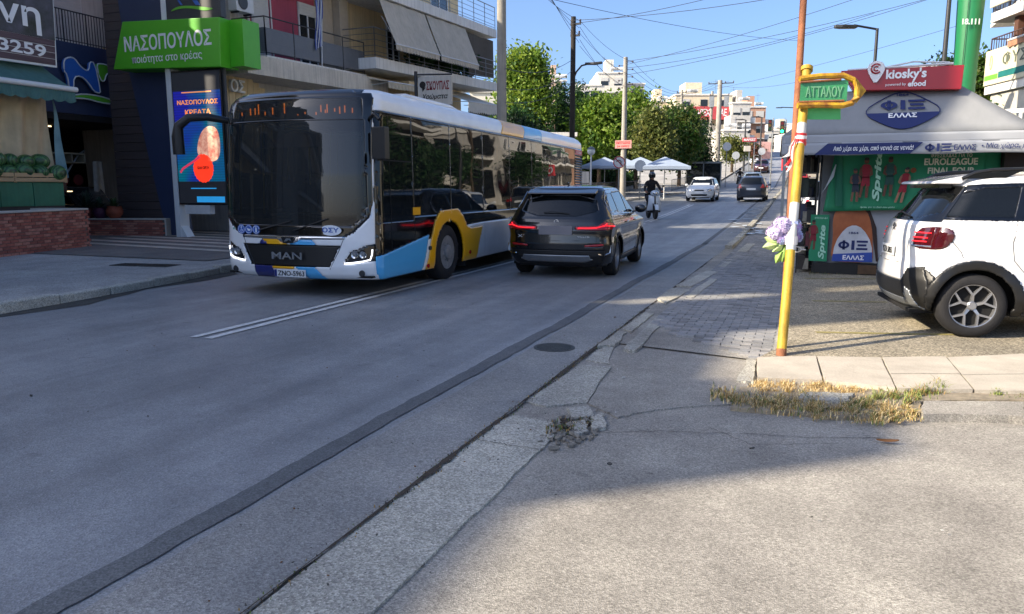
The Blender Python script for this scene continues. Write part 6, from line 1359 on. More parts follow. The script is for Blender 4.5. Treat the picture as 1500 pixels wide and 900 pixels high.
def leafmat(name, c):
    if name in MATS: return MATS[name]
    m = mat(name, c, .55, var=.25, scale=1.5, spec=.3); b_ = m.node_tree.nodes['Principled BSDF']; nt_ = m.node_tree
    tr = nt_.nodes.new('ShaderNodeBsdfTranslucent'); tr.inputs[0].default_value = (*[min(1, x*1.6) for x in lin(c)], 1); mx = nt_.nodes.new('ShaderNodeMixShader'); mx.inputs[0].default_value = .35
    nt_.links.new(b_.outputs[0], mx.inputs[1]); nt_.links.new(tr.outputs[0], mx.inputs[2]); nt_.links.new(mx.outputs[0], nt_.nodes['Material Output'].inputs[0]); return m
dkl = [leafmat('leaf_dark', '1f3318'), leafmat('leaf_mid', '34502a')]
for i, (pa, r_) in enumerate(((624, .75), (655, .85), (668, .7), (690, .8))):
    y, z = lb_(pa, 80, X1-.5); Yw = Y1+y*math.cos(AR2)-z1_*math.sin(AR2)
    bush('potted_shrub', ['grey green shrub', 'dark leafy shrub', 'dense green shrub', 'tall dark shrub'][i]+' behind the beige balcony railing, number '+'one two three four'.split()[i] if False else ['grey green shrub leftmost behind the beige balcony rail', 'dark round shrub second from left behind the balcony rail', 'small dense shrub third from left behind the balcony rail', 'tall dark shrub rightmost behind the beige balcony rail'][i],
         (X1-.8, Yw, z1_+y*math.sin(AR2)), r_, 500, dkl, .12, .9, i)
# hanging paint shop sign
hs = thing('hanging_sign', 'white hanging shop sign with red and black Greek lettering over the bus roof', 'sign', (0, 0, 0))
Xh = -13.2; Yh = 24.0
q = [aty(px, py, Yh) for px, py in ((609, 105), (609, 146), (613, 114), (662, 114), (662, 147), (613, 147))]
xpl, xpr = q[2][0], q[3][0]; zt_, zb2 = q[2][1], q[4][1]
b = MB(); b.box(xpl, xpr, Yh-.05, Yh+.05, zb2-.15, zt_); sb = b.build('board', P_white, hs, bevel=.01)
b = MB(); b.cyl((q[0][0], Yh, .1), (q[0][0], Yh, q[0][1]), .06, n=8); b.tube([(q[0][0], Yh, zt_+.1), (xpr, Yh, zt_+.05)], .03, 5); b.build('pole', M_dark, hs)
text('ΣΚΟΥΠΑΣ', mat('letter_dark_red', '7a1c22', .6), sb, ((xpl+xpr)/2+.12, Yh-.052, zt_-.30), (xpr-xpl)*.68, .30, bold=.03); text('Χρώματα', M_ink, sb, ((xpl+xpr)/2, Yh-.052, zt_-.68), (xpr-xpl)*.80, .22, bold=.02, shear=.3)
b = MB(); b.prism([(xpl+.18+.12*math.cos(a), Yh-.055, zt_-.26+.12*math.sin(a)) for a in np.linspace(0, 2*PI, 13)[:-1]], (0, .004, 0)); b.prism([(xpl+.15, Yh-.055, zt_-.35), (xpl+.3, Yh-.055, zt_-.35), (xpl+.18, Yh-.055, zt_-.5)], (0, .004, 0)); b.build('emblem', M_ink, sb)
# ------------------------------------------------------------------ kiosk
def P3(px, py, d):
    """point seen at pixel (px, py), d metres ahead of the camera"""
    r = _ray(px, py); w = _F*math.cos(_P)+(450-py)*math.sin(_P); s = d/w; return (r[0]*s, r[1]*s, r[2]*s+1.6)
M_tarp = mat('tarp_grey', '84878a', .8, var=.05, scale=1.5, bump=.12, bscale=5, streak=.06)
M_tarpw = mat('tarp_pale', '979ba1', .8, var=.04, scale=1.5, bump=.1, bscale=5)
M_navyp = mat('print_navy', '1c2a5e', .7, var=.04)
M_kred = mat('sign_red', '9c1822', .35, var=.04, coat=.3)
kx0, kx1, ky = -.42, 3.35, 14.0; zE = 2.49; zV = 2.15; zP = aty(1320, 131, 14.45)[1]; yP = 15.3
kt = thing('street_kiosk', 'street kiosk under a grey beer-branded tent roof with red sign on top', 'kiosk', (0, ky, 0))
px0, px1 = aty(1240, 131, 14.45)[0], aty(1410, 131, 14.45)[0]; RD = .45
# roof: four sloping sheets, valances on the two sides in view and the far ones
def sheet(name, pts, m, n=12, sag=.03):
    A, B, C, D = [Vector(p) for p in pts]; b = MB(); b.grid(lambda u, v: (A*(1-u)*(1-v)+B*u*(1-v)+C*u*v+D*(1-u)*v)+Vector((0, 0, -sag*math.sin(PI*u)*math.sin(PI*v)+.006*math.sin(9*u+5*v))), n, n//2)
    o = b.build(name, m, kt, smooth=True, fix=False); o.modifiers.new('thickness', 'SOLIDIFY').thickness = .005; return o
D_ = 4.6
rf_ = sheet('roof_sheet', [(kx0, 0, zE), (kx1, 0, zE), (px1, RD, zP), (px0, RD, zP)], M_tarp)
sheet('roof_sheet', [(kx0, D_, zE), (kx0, 0, zE), (px0, RD, zP), (px0, D_-RD, zP)], M_tarpw)
sheet('roof_sheet', [(kx1, 0, zE), (kx1, D_, zE), (px1, D_-RD, zP), (px1, RD, zP)], M_tarp)
sheet('roof_sheet', [(kx1, D_, zE), (kx0, D_, zE), (px0, D_-RD, zP), (px1, D_-RD, zP)], M_tarp)
sheet('roof_sheet', [(px0, RD, zP), (px1, RD, zP), (px1, D_-RD, zP), (px0, D_-RD, zP)], M_tarp, sag=.0)
# on the tent front the slope carries the printed badge
sl0 = Vector((0, 0, zE)); slv = Vector((0, RD, zP-zE)); slv_n = slv.normalized(); nrm = Vector((0, -(zP-zE), RD)).normalized()
def onroof(x, t, lift=.02): p = sl0+slv*t+nrm*lift; return (x, p.y, p.z-.03*math.sin(PI*t)*.7)
def band(pts, z0, z1, m, name='valance', parent=kt):
    b = MB(); (xa, ya), (xb, yb) = pts; n = 40
    b.grid(lambda u, v: (xa+(xb-xa)*u+(.012*math.sin(u*23)*v if ya != yb else 0), ya+(yb-ya)*u+.014*math.sin(u*21)*v, z0+(z1-z0)*v+.008*math.sin(u*17)*v), n, 4); o = b.build(name, m, parent, smooth=True, fix=False); o.modifiers.new('thickness', 'SOLIDIFY').thickness = .004; return o
fv = band(((kx0, -.01), (kx1, -.01)), zE, zE-.16, M_tarpw); va = band(((kx0, -.02), (kx1, -.02)), zE-.14, zV, M_tarpw)
band(((kx0-.01, D_), (kx0-.01, 0)), zE, zV, M_tarpw); band(((kx1+.01, 0), (kx1+.01, D_)), zE, zV, M_tarpw); band(((kx1, D_), (kx0, D_)), zE, zV, M_tarpw)
def printed(pts, y, m, name='print', parent=None, d=.003): b = MB(); b.prism([(x, y, z) for x, z in pts], (0, -d, 0)); return b.build(name, m, parent or kt)
q = [aty(px, py, ky-.05) for px, py in ((1212, 210), (1353, 203), (1333, 224), (1192, 232))]
zt_, zb_ = zE-.155, zV+.005
xs4 = [q[0][0], q[1][0], q[2][0], q[3][0]]
printed([(xs4[0], zt_), (xs4[1], zt_), (xs4[2], zb_), (xs4[3], zb_)], -.045, M_navyp, parent=va)
text('Από χέρι σε χέρι, από γενιά σε γενιά!', M_txt, va, ((xs4[0]+xs4[1])/2-.02, -.052, (zt_+zb_)/2), (xs4[1]-xs4[0])*.84, .10, bold=.012, shear=.15)
xf = [aty(px, 212, ky-.05)[0] for px in (1355, 1394, 1398, 1430, 1436, 1500)]
PHI1 = True; text('ΕΛΛΑΣ', M_navyp, va, ((xf[2]+xf[3])/2, -.05, (zt_+zb_)/2), xf[3]-xf[2], .085, bold=.03)
text('• Μία χώρα, μία μπύρα', M_navyp, va, (xf[4]+.52, -.05, (zt_+zb_)/2+.01), 1.0, .10, bold=.01, shear=.15)
def phi(parent, m, c, w, h, U=(1, 0, 0), V=(0, 0, 1), off=.004):
    """the three heavy Greek letters of the brand, drawn as flat shapes"""
    U = Vector(U).normalized(); V = Vector(V).normalized(); N = U.cross(V); c = Vector(c); b = MB()
    q = lambda x, y: tuple(c+U*(x*w)+V*(y*h)+N*off)
    n = 28; o_ = [(-.31+.19*math.cos(t), .38*math.sin(t)) for t in np.linspace(0, 2*PI, n+1)]; i_ = [(-.31+.095*math.cos(t), .20*math.sin(t)) for t in np.linspace(0, 2*PI, n+1)]
    b.add([q(*p) for p in o_]+[q(*p) for p in i_], [(k, k+1, n+2+k, n+1+k) for k in range(n)])
    for (x0, x1, y0, y1) in ((-.355, -.265, -.5, .5), (-.05, .055, -.5, .5), (.12, .5, .28, .5), (.16, .46, -.11, .11), (.12, .5, -.5, -.28)): b.add([q(x0, y0), q(x1, y0), q(x1, y1), q(x0, y1)], [(0, 1, 2, 3)])
    return b.build('lettering', m, parent, fix=False, kind='stuff')
# rhombus badge on the slope
cxr, tr = (aty(1322, 165, ky+.2)[0]), .50
def rh(pts): return [onroof(cxr+x, tr+t, .024) for x, t in pts]
W2, T2 = .62, .46
rhomb = smooth_poly([(-W2, 0), (-W2*.5, T2*.62), (0, T2), (W2*.5, T2*.62), (W2, 0), (W2*.5, -T2*.62), (0, -T2), (-W2*.5, -T2*.62)], 2)
b = MB(); b.tube(rh(rhomb+[rhomb[0]]), .009, 4); b.build('badge_outline', M_navyp, rf_)
lo = [(x, t) for x, t in rhomb if t < -.03]; lo = [(-W2*.94, -.03)]+sorted([p for p in lo if p[0] <= 0], key=lambda p: p[0])+sorted([p for p in lo if p[0] > 0], key=lambda p: p[0])+[(W2*.94, -.03)]
b = MB(); b.add(rh(lo), [tuple(range(len(lo)))]); b.build('badge_lower', M_navyp, rf_, fix=False)
SU, SV = (1, 0, 0), tuple(slv_n)
SL = slv.length
phi(rf_, M_navyp, onroof(cxr, tr+.14, .026), .66, .19, SU, SV); phi(va, M_navyp, ((xf[0]+xf[1])/2, -.052, (zt_+zb_)/2), xf[1]-xf[0], .125); text('ΕΛΛΑΣ', M_txt, rf_, onroof(cxr, tr-.10, .03), .42, .09, U=SU, V=SV, bold=.03); text('1864', M_navyp, rf_, onroof(cxr, tr+.36, .026), .18, .05, U=SU, V=SV, bold=.02)
# red sign
ys_ = ky+.25; q = [aty(px, py, ys_) for px, py in ((1232, 104), (1413, 95), (1408, 131), (1250, 133))]
b = MB(); b.prism([(x, .25, z) for x, z in q], (0, .22, 0)); rs = b.build('red_sign', M_kred, kt, bevel=.01)
b = MB(); b.tube([(q[0][0]+.1 , .3, q[0][1]+.01), (q[1][0]-.15 , .3, q[1][1]+.035)], .02, 5); b.tube([(q[0][0]+.6, .35, q[0][1]+.02), (q[0][0]+1.1, .35, q[0][1]+.10), (q[1][0]-.2, .35, q[1][1]+.06)], .015, 5); b.build('edge_trim', M_alu, rs)
def st(px, py): return aty(px, py, ys_-.01)
a_, c_ = st(1298, 111), st(1357, 113); text("kiosky's", M_txt, rs, ((a_[0]+c_[0])/2, .243, a_[1]), c_[0]-a_[0], .20, bold=.03)
a_, c_ = st(1330, 123), st(1356, 123); text('efood', M_txt, rs, ((a_[0]+c_[0])/2, .243, a_[1]), c_[0]-a_[0], .09, bold=.03); a_, c_ = st(1297, 125), st(1327, 125); text('powered by', M_txt, rs, ((a_[0]+c_[0])/2, .243, a_[1]), c_[0]-a_[0], .055, bold=.0)
c_ = st(1283, 106); pin = smooth_poly([(-.14, .06), (-.10, .15), (.0, .18), (.10, .15), (.14, .06), (.10, -.05), (0, -.21), (-.10, -.05)], 1)
b = MB(); b.prism([(c_[0]+x, .23, c_[1]+z) for x, z in pin], (0, -.03, 0)); pn = b.build('map_pin', mat('sign_white', 'd8dadc', .4), rs, bevel=.006)
b = MB(); b.tube([(c_[0]+.075*math.cos(t), .194, c_[1]+.05+.075*math.sin(t)) for t in np.linspace(.7, 5.6, 16)], .014, 5); b.tube([(c_[0]+.035*math.cos(t), .194, c_[1]+.05+.035*math.sin(t)) for t in np.linspace(.7, 5.6, 12)], .012, 5); b.build('pin_emblem', M_kred, pn)
# frame, body, ground box
b = MB()
for x in (kx0+.06, kx1-.06):
    for y in (.06, D_-.06): b.box(x-.025, x+.025, y-.025, y+.025, .04, zE)
b.tube([(kx0+.05, .05, zE-.03), (kx1-.05, .05, zE-.03)], .02, 5); b.tube([(kx0+.05, .05, zE-.03), (kx0+.05, D_, zE-.03)], .02, 5)
fr = b.build('tent_frame', M_steel, kt, kind='stuff')
bx0, bx1, by = .22, 3.3, 1.0
def fq(px, py): return aty(px, py, ky+.9)
b = MB(); b.box(bx0+.05, bx1, by, by+2.6, .04, 2.5); b.build('body', mat('kiosk_grey', '6f7376', .7, var=.08, streak=.1), kt)
b = MB(); b.box(bx0, bx1, by-.05, by+2.65, .04, .24); b.build('plinth', M_black, kt)
b = MB(); b.box(bx0+.75, bx0+1.3, by-.08, by-.051, .06, .22); b.build('plinth_grille', mat('rust_board', '5a4633', .9, var=.3), kt)
# grey lower tarp, bottle poster, banners (cloth, hung a little proud of each other)
zs_ = {k: fq(1250, k)[1] for k in (229, 310, 318, 388)}
b = MB(); b.grid(lambda u, v: (1.0+2.3*u, by-.07+.012*math.sin(u*14), .26+v*.98), 24, 4); b.build('lower_tarp', M_tarpw, kt, smooth=True, fix=False)
xb0, xb1 = fq(1216, 350)[0], fq(1281, 350)[0]
bot = smooth_poly([(xb0+.02, .27), (xb0+.05, .75), (xb0+.02, 1.0), (xb0+.06, 1.20), (xb0+.20, 1.27), (xb1-.38, 1.27), (xb1-.16, 1.22), (xb1-.06, .95), (xb1-.02, .6), (xb1, .27)], 1)
bp_ = printed(bot, by-.085, mat('beer_amber', '8e4a22', .5, var=.2, scale=2, col2='b5683a'), 'bottle_poster')
dkb = printed([(xb1-.36, 1.24), (xb1-.22, 1.25), (xb1-.08, 1.0), (xb1+.05, .3), (xb1+.09, .28), (xb1+.02, .9), (xb1-.12, 1.25), (xb1-.22, 1.29)], by-.082, mat('beer_shadow', '2c1a14', .6), 'print', bp_)
lbx = (xb0+xb1)/2+.02; W_ = (xb1-xb0)/2-.03
lab = smooth_poly([(lbx-W_, .28), (lbx-W_*.9, .62), (lbx-W_*.45, .88), (lbx, .95), (lbx+W_*.45, .88), (lbx+W_*.92, .62), (lbx+W_, .28)], 1)
printed(lab, by-.090, mat('label_white', 'b9bcc2', .6), 'print', bp_); printed([(lbx-W_, .28), (lbx-W_*.97, .41), (lbx+W_*.97, .46), (lbx+W_, .28)], by-.094, mat('label_blue', '27479a', .6), 'print', bp_)
phi(bp_, M_navyp, (lbx, by-.096, .58), W_*1.45, .17); text('ΕΛΛΑΣ', M_txt, bp_, (lbx+.02, by-.099, .355), W_*1.05, .085, bold=.03); text('1864', M_navyp, bp_, (lbx, by-.096, .80), .16, .04, bold=.02)
M_sg = mat('banner_green', '23805a', .75, var=.07, scale=1.2, bump=.15, bscale=4); M_sg2 = mat('banner_green_dark', '146048', .75, var=.1, scale=1.2)
# small poster lower left
x0_, x1_ = fq(1186, 350)[0], fq(1213, 350)[0]
sp_ = printed([(x0_, .27), (x1_, .27), (x1_, 1.12), (x0_, 1.12)], by-.078, M_sg, 'poster')
text('Sprite', mat('print_mint', 'a8d8c0', .6), sp_, (x1_-.09, by-.084, .62), .62, .13, U=(0, 0, 1), V=(-1, 0, 0), bold=.03, shear=.2); text('ΦΡΕΣΚΑΔΑ', MATS['print_mint'], sp_, ((x0_+x1_)/2+.02, by-.084, 1.06), .22, .035, bold=.01)
# players are anonymous figures in sports kit printed flat on the banner
def player(cx, z, h, kit, skin, parent, y, lean=0, arm=1):
    s = h/1.9; P = lambda pts: [(cx+(x+lean*(zz))*s, z+zz*s) for x, zz in pts]
    sk = mat('print_skin_'+skin, skin, .7); kt_ = mat('print_kit_'+kit, kit, .7)
    printed(P([(.02, .0), (.14, .0), (.16, .5), (.13, .85), (.02, .85)]), y, sk, 'print', parent); printed(P([(-.26, .02), (-.15, .0), (-.08, .45), (-.03, .85), (-.14, .85), (-.20, .48)]), y, sk, 'print', parent)
    printed(P([(-.2, .55), (-.02, .55), (0, .7), (.04, .55), (.2, .55), (.17, .98), (-.15, .98)]), y-.003, kt_, 'print', parent); printed(P([(-.14, .94), (.16, .94), (.2, 1.48), (.1, 1.56), (-.1, 1.56), (-.2, 1.48)]), y-.003, kt_, 'print', parent)
    printed(P([(.17, 1.48), (.25, 1.4), (.30*arm, 1.08), (.16, .98), (.13, 1.05), (.21, 1.15), (.15, 1.36)]), y-.006, sk, 'print', parent); printed(P([(-.17, 1.48), (-.26, 1.4), (-.30, 1.08), (-.16, .98), (-.12, 1.06), (-.2, 1.15), (-.15, 1.36)]), y-.006, sk, 'print', parent)
    printed(smooth_poly(P([(-.1, 1.6), (-.1, 1.82), (.1, 1.82), (.1, 1.6)]), 1), y-.003, sk, 'print', parent); printed(smooth_poly(P([(-.1, 1.74), (-.09, 1.88), (.09, 1.88), (.1, 1.74)]), 1), y-.005, M_ink, 'print', parent)
player((x0_+x1_)/2-.10, .48, .55, '7a1f2c', '6b4231', sp_, by-.082)
# big banner
xa, xe = fq(1222, 270)[0], fq(1462, 270)[0]; zt_, zb_ = 2.38, 1.18
bn = thing('banner', 'green drinks banner with sports players and Euroleague lettering hung across the kiosk front', 'banner', (0, ky+by-.2, 0))
b = MB(); b.grid(lambda u, v: (xa-.16*(1-v)*(1-min(1, u*8))+(xe-xa)*u, .02*math.sin(u*19)+.03*math.sin(u*7+1)*(1-v)+(.05 if u > .9 else 0), zb_+.04*math.sin(u*3.2)+(zt_-zb_-.0)*v), 60, 12); cl = b.build('cloth', M_sg, bn, smooth=True, fix=False); cl.modifiers.new('thickness', 'SOLIDIFY').thickness = .004
b = MB(); b.add([(xa-.22, -.01, zb_+.3), (xa-.02, -.055, zb_+.62), (xa+.02, -.05, zb_+.9), (xa-.14, -.02, zb_+.45)], [(0, 1, 2, 3)]); b.build('turned_corner', mat('cloth_back', 'b9c3c6', .8), bn, fix=False)
b = MB(); b.grid(lambda u, v: (xa-.02+.12*u+.05*(1-v), -.045-.02*math.sin(u*PI), zb_+.1+(zt_-zb_-.1)*v), 4, 4); b.build('side_fold', M_sg2, bn, fix=False)
def fx_(px): return aty(px, 260, ky+by-.25)[0]
def fz_(py): return aty(1300, py, ky+by-.25)[1]
yb_ = -.065
text('Sprite', MATS['print_mint'], bn, (fx_(1286), yb_, 1.83), .92, .15, U=(0, 0, 1), V=(-1, 0, 0), bold=.035, shear=.2)
for (px, pt, pb, kitc, sk, ln) in ((1255, 246, 296, '2a3140', '7a5240', -.05), (1268, 230, 290, '8c1b2c', '6b4231', 0), (1303, 229, 288, '1f4a44', '5c3d2e', 0), (1320, 245, 297, '93202f', '9a6f58', .15)):
    zt2, zb2 = fz_(pt), fz_(pb); player(fx_(px), zb2, zt2-zb2, kitc, sk, bn, yb_, ln)
b = MB(); c = (fx_(1337), fz_(250)); b.prism([(c[0]+.045*math.cos(t), yb_-.01, c[1]+.045*math.sin(t)) for t in np.linspace(0, 2*PI, 13)[:-1]], (0, -.004, 0)); b.build('print', mat('ball_brown', '7a4422', .7), bn)
cr = mat('print_cream', 'd3d6c2', .6)
zf = lambda py: aty(1390, py, ky+by-.25)[1]; wx_ = lambda a, c: (fx_(c)-fx_(a))
text('ΦΡΕΣΚΑΔΑΣ ΓΙΑ ΤΟ', cr, bn, ((fx_(1361)+fx_(1421))/2, yb_, zf(228)), wx_(1361, 1421), .065, bold=.01)
text('EUROLEAGUE', cr, bn, ((fx_(1352)+fx_(1430))/2, yb_, zf(237)), wx_(1352, 1430), .115, bold=.03); text('FINAL FOUR', cr, bn, ((fx_(1358)+fx_(1427))/2, yb_, zf(250)), wx_(1358, 1427), .105, bold=.03); text('ΤΗΣ ΑΘΗΝΑΣ', cr, bn, ((fx_(1366)+fx_(1424))/2, yb_, zf(261.5)), wx_(1366, 1424), .09, bold=.02)
text('Sprite, για το δικό σου ρόλο', MATS['print_mint'], bn, ((fx_(1263)+fx_(1314))/2, yb_, 1.265), wx_(1263, 1314), .04, bold=.01, shear=.2)
# goods hung and stacked on the kiosk's road side
rr = random.Random(12)
rk = thing('newspaper_rack', 'dark cluttered rack of magazines and goods on the road side of the kiosk', 'rack', (-.02, ky+.95, .03))
b = MB()
for x in (-.06, .22):
    for y in (0, 1.6): b.box(x-.012, x+.012, y-.012, y+.012, 0, 2.3)
for z in (.5, .95, 1.4, 1.85, 2.25): b.box(-.06, .22, 0, 1.6, z, z+.012)
b.build('frame', M_black, rk)
for k in range(90):
    z = rr.choice((.51, .96, 1.41, 1.86, .06)); y = rr.uniform(-.02, 1.45); x = rr.uniform(-.08, .12); c = rr.choice(('1c1d22', '30242a', '5a2327', '2a3550', '6d6a60', '1f2f28', '403a36', '8a8578', '17181c', '1a1a1f')); w = rr.uniform(.08, .2); h = rr.uniform(.15, .36)
    b = MB(); b.obox((x+.06, y+.05, z+h/2), (w*.8, w*.5, h), (rr.uniform(-.1, .1), 0, rr.uniform(-.2, .2))); b.build('goods', mat('goods2_'+c, c, .6, var=.3, scale=14), rk)
cc = thing('ice_cream_freezer', 'yellow freezer cabinet with a white and red letter logo right of the banner', 'cabinet', (3.45, ky+.55, .04))
b = MB(); b.box(0, .9, 0, .5, 0, 2.2); b.build('cabinet', mat('cabinet_yellow', 'c99a18', .4, var=.05), cc, bevel=.02)
b = MB(); b.box(-.42, -.02, .1, .5, 0, 2.15); b.build('side_post', mat('post_brown', '2d2420', .8), cc)
b = MB(); b.box(.10, .75, -.02, -.001, 1.66, 1.98); o = b.build('logo_panel', mat('logo_white', 'd9d6cf', .5), cc); b = MB(); b.box(.14, .71, -.03, -.021, 1.69, 1.95); b.build('logo_panel', M_kred, o); text('algida', M_txt, o, (.42, -.032, 1.82), .5, .2, bold=.03, shear=.1)

# ------------------------------------------------------------------ the yellow sign pole in front, rusty pole behind it
yb0 = gp(1144, 522, .03); top = P3(1181, 112, 8.05)
yp = thing('sign_pole', 'leaning yellow and white pole with a faded green street name sign and yellow arrow', 'sign pole', (yb0[0], yb0[1], .02))
V0 = Vector((0, 0, 0)); V1 = Vector(top)-Vector((yb0[0], yb0[1], .02)); M_yel = mat('pole_yellow', 'b8942c', .6, var=.2, scale=7, bump=.15, streak=.4, fine=.2)
M_yel_rust = mat('pole_yellow_rust', 'cfa524', .6, var=.2, scale=12, col2='7d4a1c', bump=.2)
M_wh = mat('pole_white', 'c5c6c2', .5, var=.1, scale=6, streak=.15); M_rust = mat('rust_brown', '8e5a3c', .8, var=.3, scale=10, bump=.3, streak=.2)
def seg(z0, z1, r, m, name='pole_section', v0=V0, v1=V1, parent=yp, n=20):
    b = MB(); b.cyl(v0+(v1-v0)*z0, v0+(v1-v0)*z1, r, n=n, caps=True); return b.build(name, m, parent, smooth=True)
r_ = .045
fz2 = lambda py: (522-py)/410
cuts = [(0, .025, M_rust), (.025, fz2(375), M_yel), (fz2(375), fz2(307), M_wh), (fz2(307), fz2(219), M_yel), (fz2(219), fz2(187), M_wh), (fz2(187), 1.02, M_yel)]
for a_, c_, m_ in cuts: seg(a_, c_, r_ if m_ is not M_rust else r_+.002, m_)
seg(1.02, 1.035, .06, M_yel, 'cap')
def at_(px, py): p = P3(px, py, 7.84); return Vector((p[0]-yb0[0], p[1]-yb0[1], p[2]-.02))
# sign frame: two bars joined by a rounded end, arrow point beyond
fr1 = [at_(1171, 116), at_(1200, 112), at_(1236, 111), at_(1250, 117), at_(1256, 128), at_(1255, 142), at_(1248, 151), at_(1234, 155), at_(1200, 154), at_(1168, 155)]
b = MB(); b.tube(fr1, .03, 8); o = b.build('sign_frame', M_yel_rust, yp, smooth=True)
b = MB(); b.tube([p+Vector((0, -.012, 0)) for p in (at_(1172, 121), at_(1232, 117))], .012, 6); b.tube([at_(1170, 150), at_(1236, 148)], .014, 6); b.build('sign_frame', M_rust, yp)
ar = [at_(1252, 115), at_(1258, 120), at_(1268, 134), at_(1258, 152), at_(1254, 150), at_(1262, 134)]; b = MB(); b.prism([at_(1254, 114), at_(1269, 133), at_(1254, 152)], (0, .06, 0)); b.build('arrow_head', M_yel_rust, yp, bevel=.008)
pg = mat('street_sign_green', '3c8a58', .35, var=.12, scale=3, coat=.3, col2='46a064')
b = MB(); b.prism([at_(1173, 122), at_(1243, 117), at_(1240, 148), at_(1171, 150)], (0, .03, 0)); sg_ = b.build('sign_plate', pg, yp)
pl_ = mat('plate_pale_green', '55b86a', .4, var=.06); b = MB(); b.prism([Vector((0, .10, 0))+p for p in (at_(1176, 152), at_(1232, 150), at_(1232, 174), at_(1176, 174))], (0, .02, 0)); b.build('sign_plate', pl_, yp)
c_ = (at_(1180, 136)+at_(1234, 136))/2; u_ = (at_(1234, 136)-at_(1180, 136))
text('ΑΤΤΑΛΟΥ', mat('faded_lettering', '74ad86', .6), sg_, tuple(c_+Vector((0, -.004, .01))), u_.length, .105, U=tuple(u_), V=(0, 0, 1), bold=.01)
# rusty pole directly behind
rb = P3(1146, 500, 9.0); rp_ = thing('rusty_pole', 'thin rust brown pole rising behind the yellow sign pole', 'pole', (yb0[0]+.0, yb0[1]+.35, .02))
t0 = P3(1177, 0, 8.45); v = Vector(t0)-Vector((yb0[0], yb0[1]+.35, .02)); b = MB(); b.cyl((0, 0, 0), v*1.25, .036, n=12); b.build('pole', M_rust, rp_, smooth=True)
# red and white ribbon
tb = thing('barrier_tape', 'red and white barrier tape knotted round the sign pole', 'tape', (yb0[0], yb0[1], .02)); M_tr = mat('tape_red', 'c0262b', .5); M_tw = mat('tape_white', 'd8d4d2', .5)
c0 = V1*fz2(212)
for k, (dz, m_) in enumerate(((0, M_tr), (.03, M_tw), (.055, M_tr), (-.03, M_tr))): b = MB(); b.cyl(c0+Vector((0, 0, dz-.02)), c0+Vector((.004, 0, dz+.016)), .055+.002*(k % 2), n=18, caps=False); b.build('wrap', m_, tb)
for k, (dx, dz, m_) in enumerate(((-.07, -.26, M_tr), (-.10, -.18, M_tw), (-.05, -.32, M_tw))):
    b = MB(); b.grid(lambda u, v: tuple(c0+Vector((-.06+dx*u*(1+.3*math.sin(u*7))+.02*v, -.07-.02*math.sin(u*8), dz*u+.03*v*math.cos(u*5)))), 8, 1); b.build('loose_end', m_, tb, fix=False)
# bouquet tied to the pole
bq = thing('flower_bouquet', 'bunch of lilac and blue hydrangeas with pale green leaves tied to the pole', 'flowers', (yb0[0], yb0[1], .02))
def fl(px, py, d=7.48): p = P3(px, py, d); return Vector((p[0]-yb0[0], p[1]-yb0[1], p[2]-.02))
rr = random.Random(4); pet = [mat('petal_lilac', 'aba0c0', .7, var=.12), mat('petal_blue', '9ba8d2', .7, var=.12), mat('petal_pale', 'cdbce0', .7, var=.08), mat('petal_violet', '9a80b8', .7, var=.1)]
for (px, py, R_, mi) in ((1146, 332, .10, 0), (1160, 334, .095, 1), (1136, 342, .085, 2), (1152, 348, .085, 0), (1165, 346, .07, 1), (1143, 350, .07, 3)):
    c = fl(px, py); b = MB()
    for k in range(110):
        t, p_ = rr.uniform(0, 2*PI), math.acos(rr.uniform(-.7, 1)); n_ = Vector((math.sin(p_)*math.cos(t), math.sin(p_)*math.sin(t), math.cos(p_))); q_ = c+n_*R_*rr.uniform(.82, 1.08); u_ = n_.orthogonal().normalized(); w_ = n_.cross(u_); a0 = rr.uniform(0, 6); b.cm = rr.choice((0, 0, 1))
        for j in range(4):
            a = a0+j*PI/2; d1 = u_*math.cos(a)+w_*math.sin(a); d2 = -u_*math.sin(a)+w_*math.cos(a); s = .015
            b.add([q_, q_+(d1+d2*.6)*s, q_+d1*s*1.6+n_*.003, q_+(d1-d2*.6)*s], [(0, 1, 2, 3)])
    b.ball(tuple(c), R_*.9, 10, 7); b.build('flower_head', [pet[mi], pet[(mi+2) % 4]], bq, fix=False)
gl = [mat('bouquet_leaf', '7fa04a', .6, var=.2), mat('bouquet_leaf_pale', 'b9cf8a', .6, var=.1)]
for (px, py, s, an, k) in ((1131, 352, .075, 2.8, 1), (1128, 360, .07, 3.4, 1), (1140, 362, .07, 3.9, 1), (1148, 372, .08, 4.6, 0), (1141, 377, .065, 4.3, 0), (1153, 364, .07, 5.2, 0), (1160, 352, .06, 0, 0), (1131, 345, .06, 2.4, 0)):
    c = fl(px, py); dx, dz = math.cos(an), math.sin(an); b = MB(); b.grid(lambda u, v: tuple(c+Vector((dx*(u-.5)*s*2-dz*(v-.5)*s*1.2*math.sin(PI*max(.03, min(.97, u))), -.03+.03*(2*v-1)**2-.02*u, dz*(u-.5)*s*2+dx*(v-.5)*s*1.2*math.sin(PI*max(.03, min(.97, u)))))), 6, 4); b.build('leaf', gl[k], bq, smooth=True, fix=False)
b = MB(); c = fl(1158, 365, 7.5); b.tube([tuple(c+Vector((.07*math.cos(t)+.03, -.03, .03*math.sin(t)))) for t in np.linspace(0, 2*PI, 14)], .006, 4); b.tube([tuple(c+Vector((.10, -.04, 0))), tuple(c+Vector((.14, -.05, .0)))], .006, 4); b.build('ribbon', M_tw, bq)
b = MB(); c = V1*fz2(362)
b.cyl(c-Vector((0, 0, .03)), c+Vector((0, 0, .05)), .058, n=16, caps=False); b.build('wrap', M_tw, bq)
b = MB()
for k in range(6): b.tube([tuple(fl(1148+k, 345)), tuple(fl(1150+k*1.2, 380))], .005, 4)
b.build('stem', gl[0], bq)

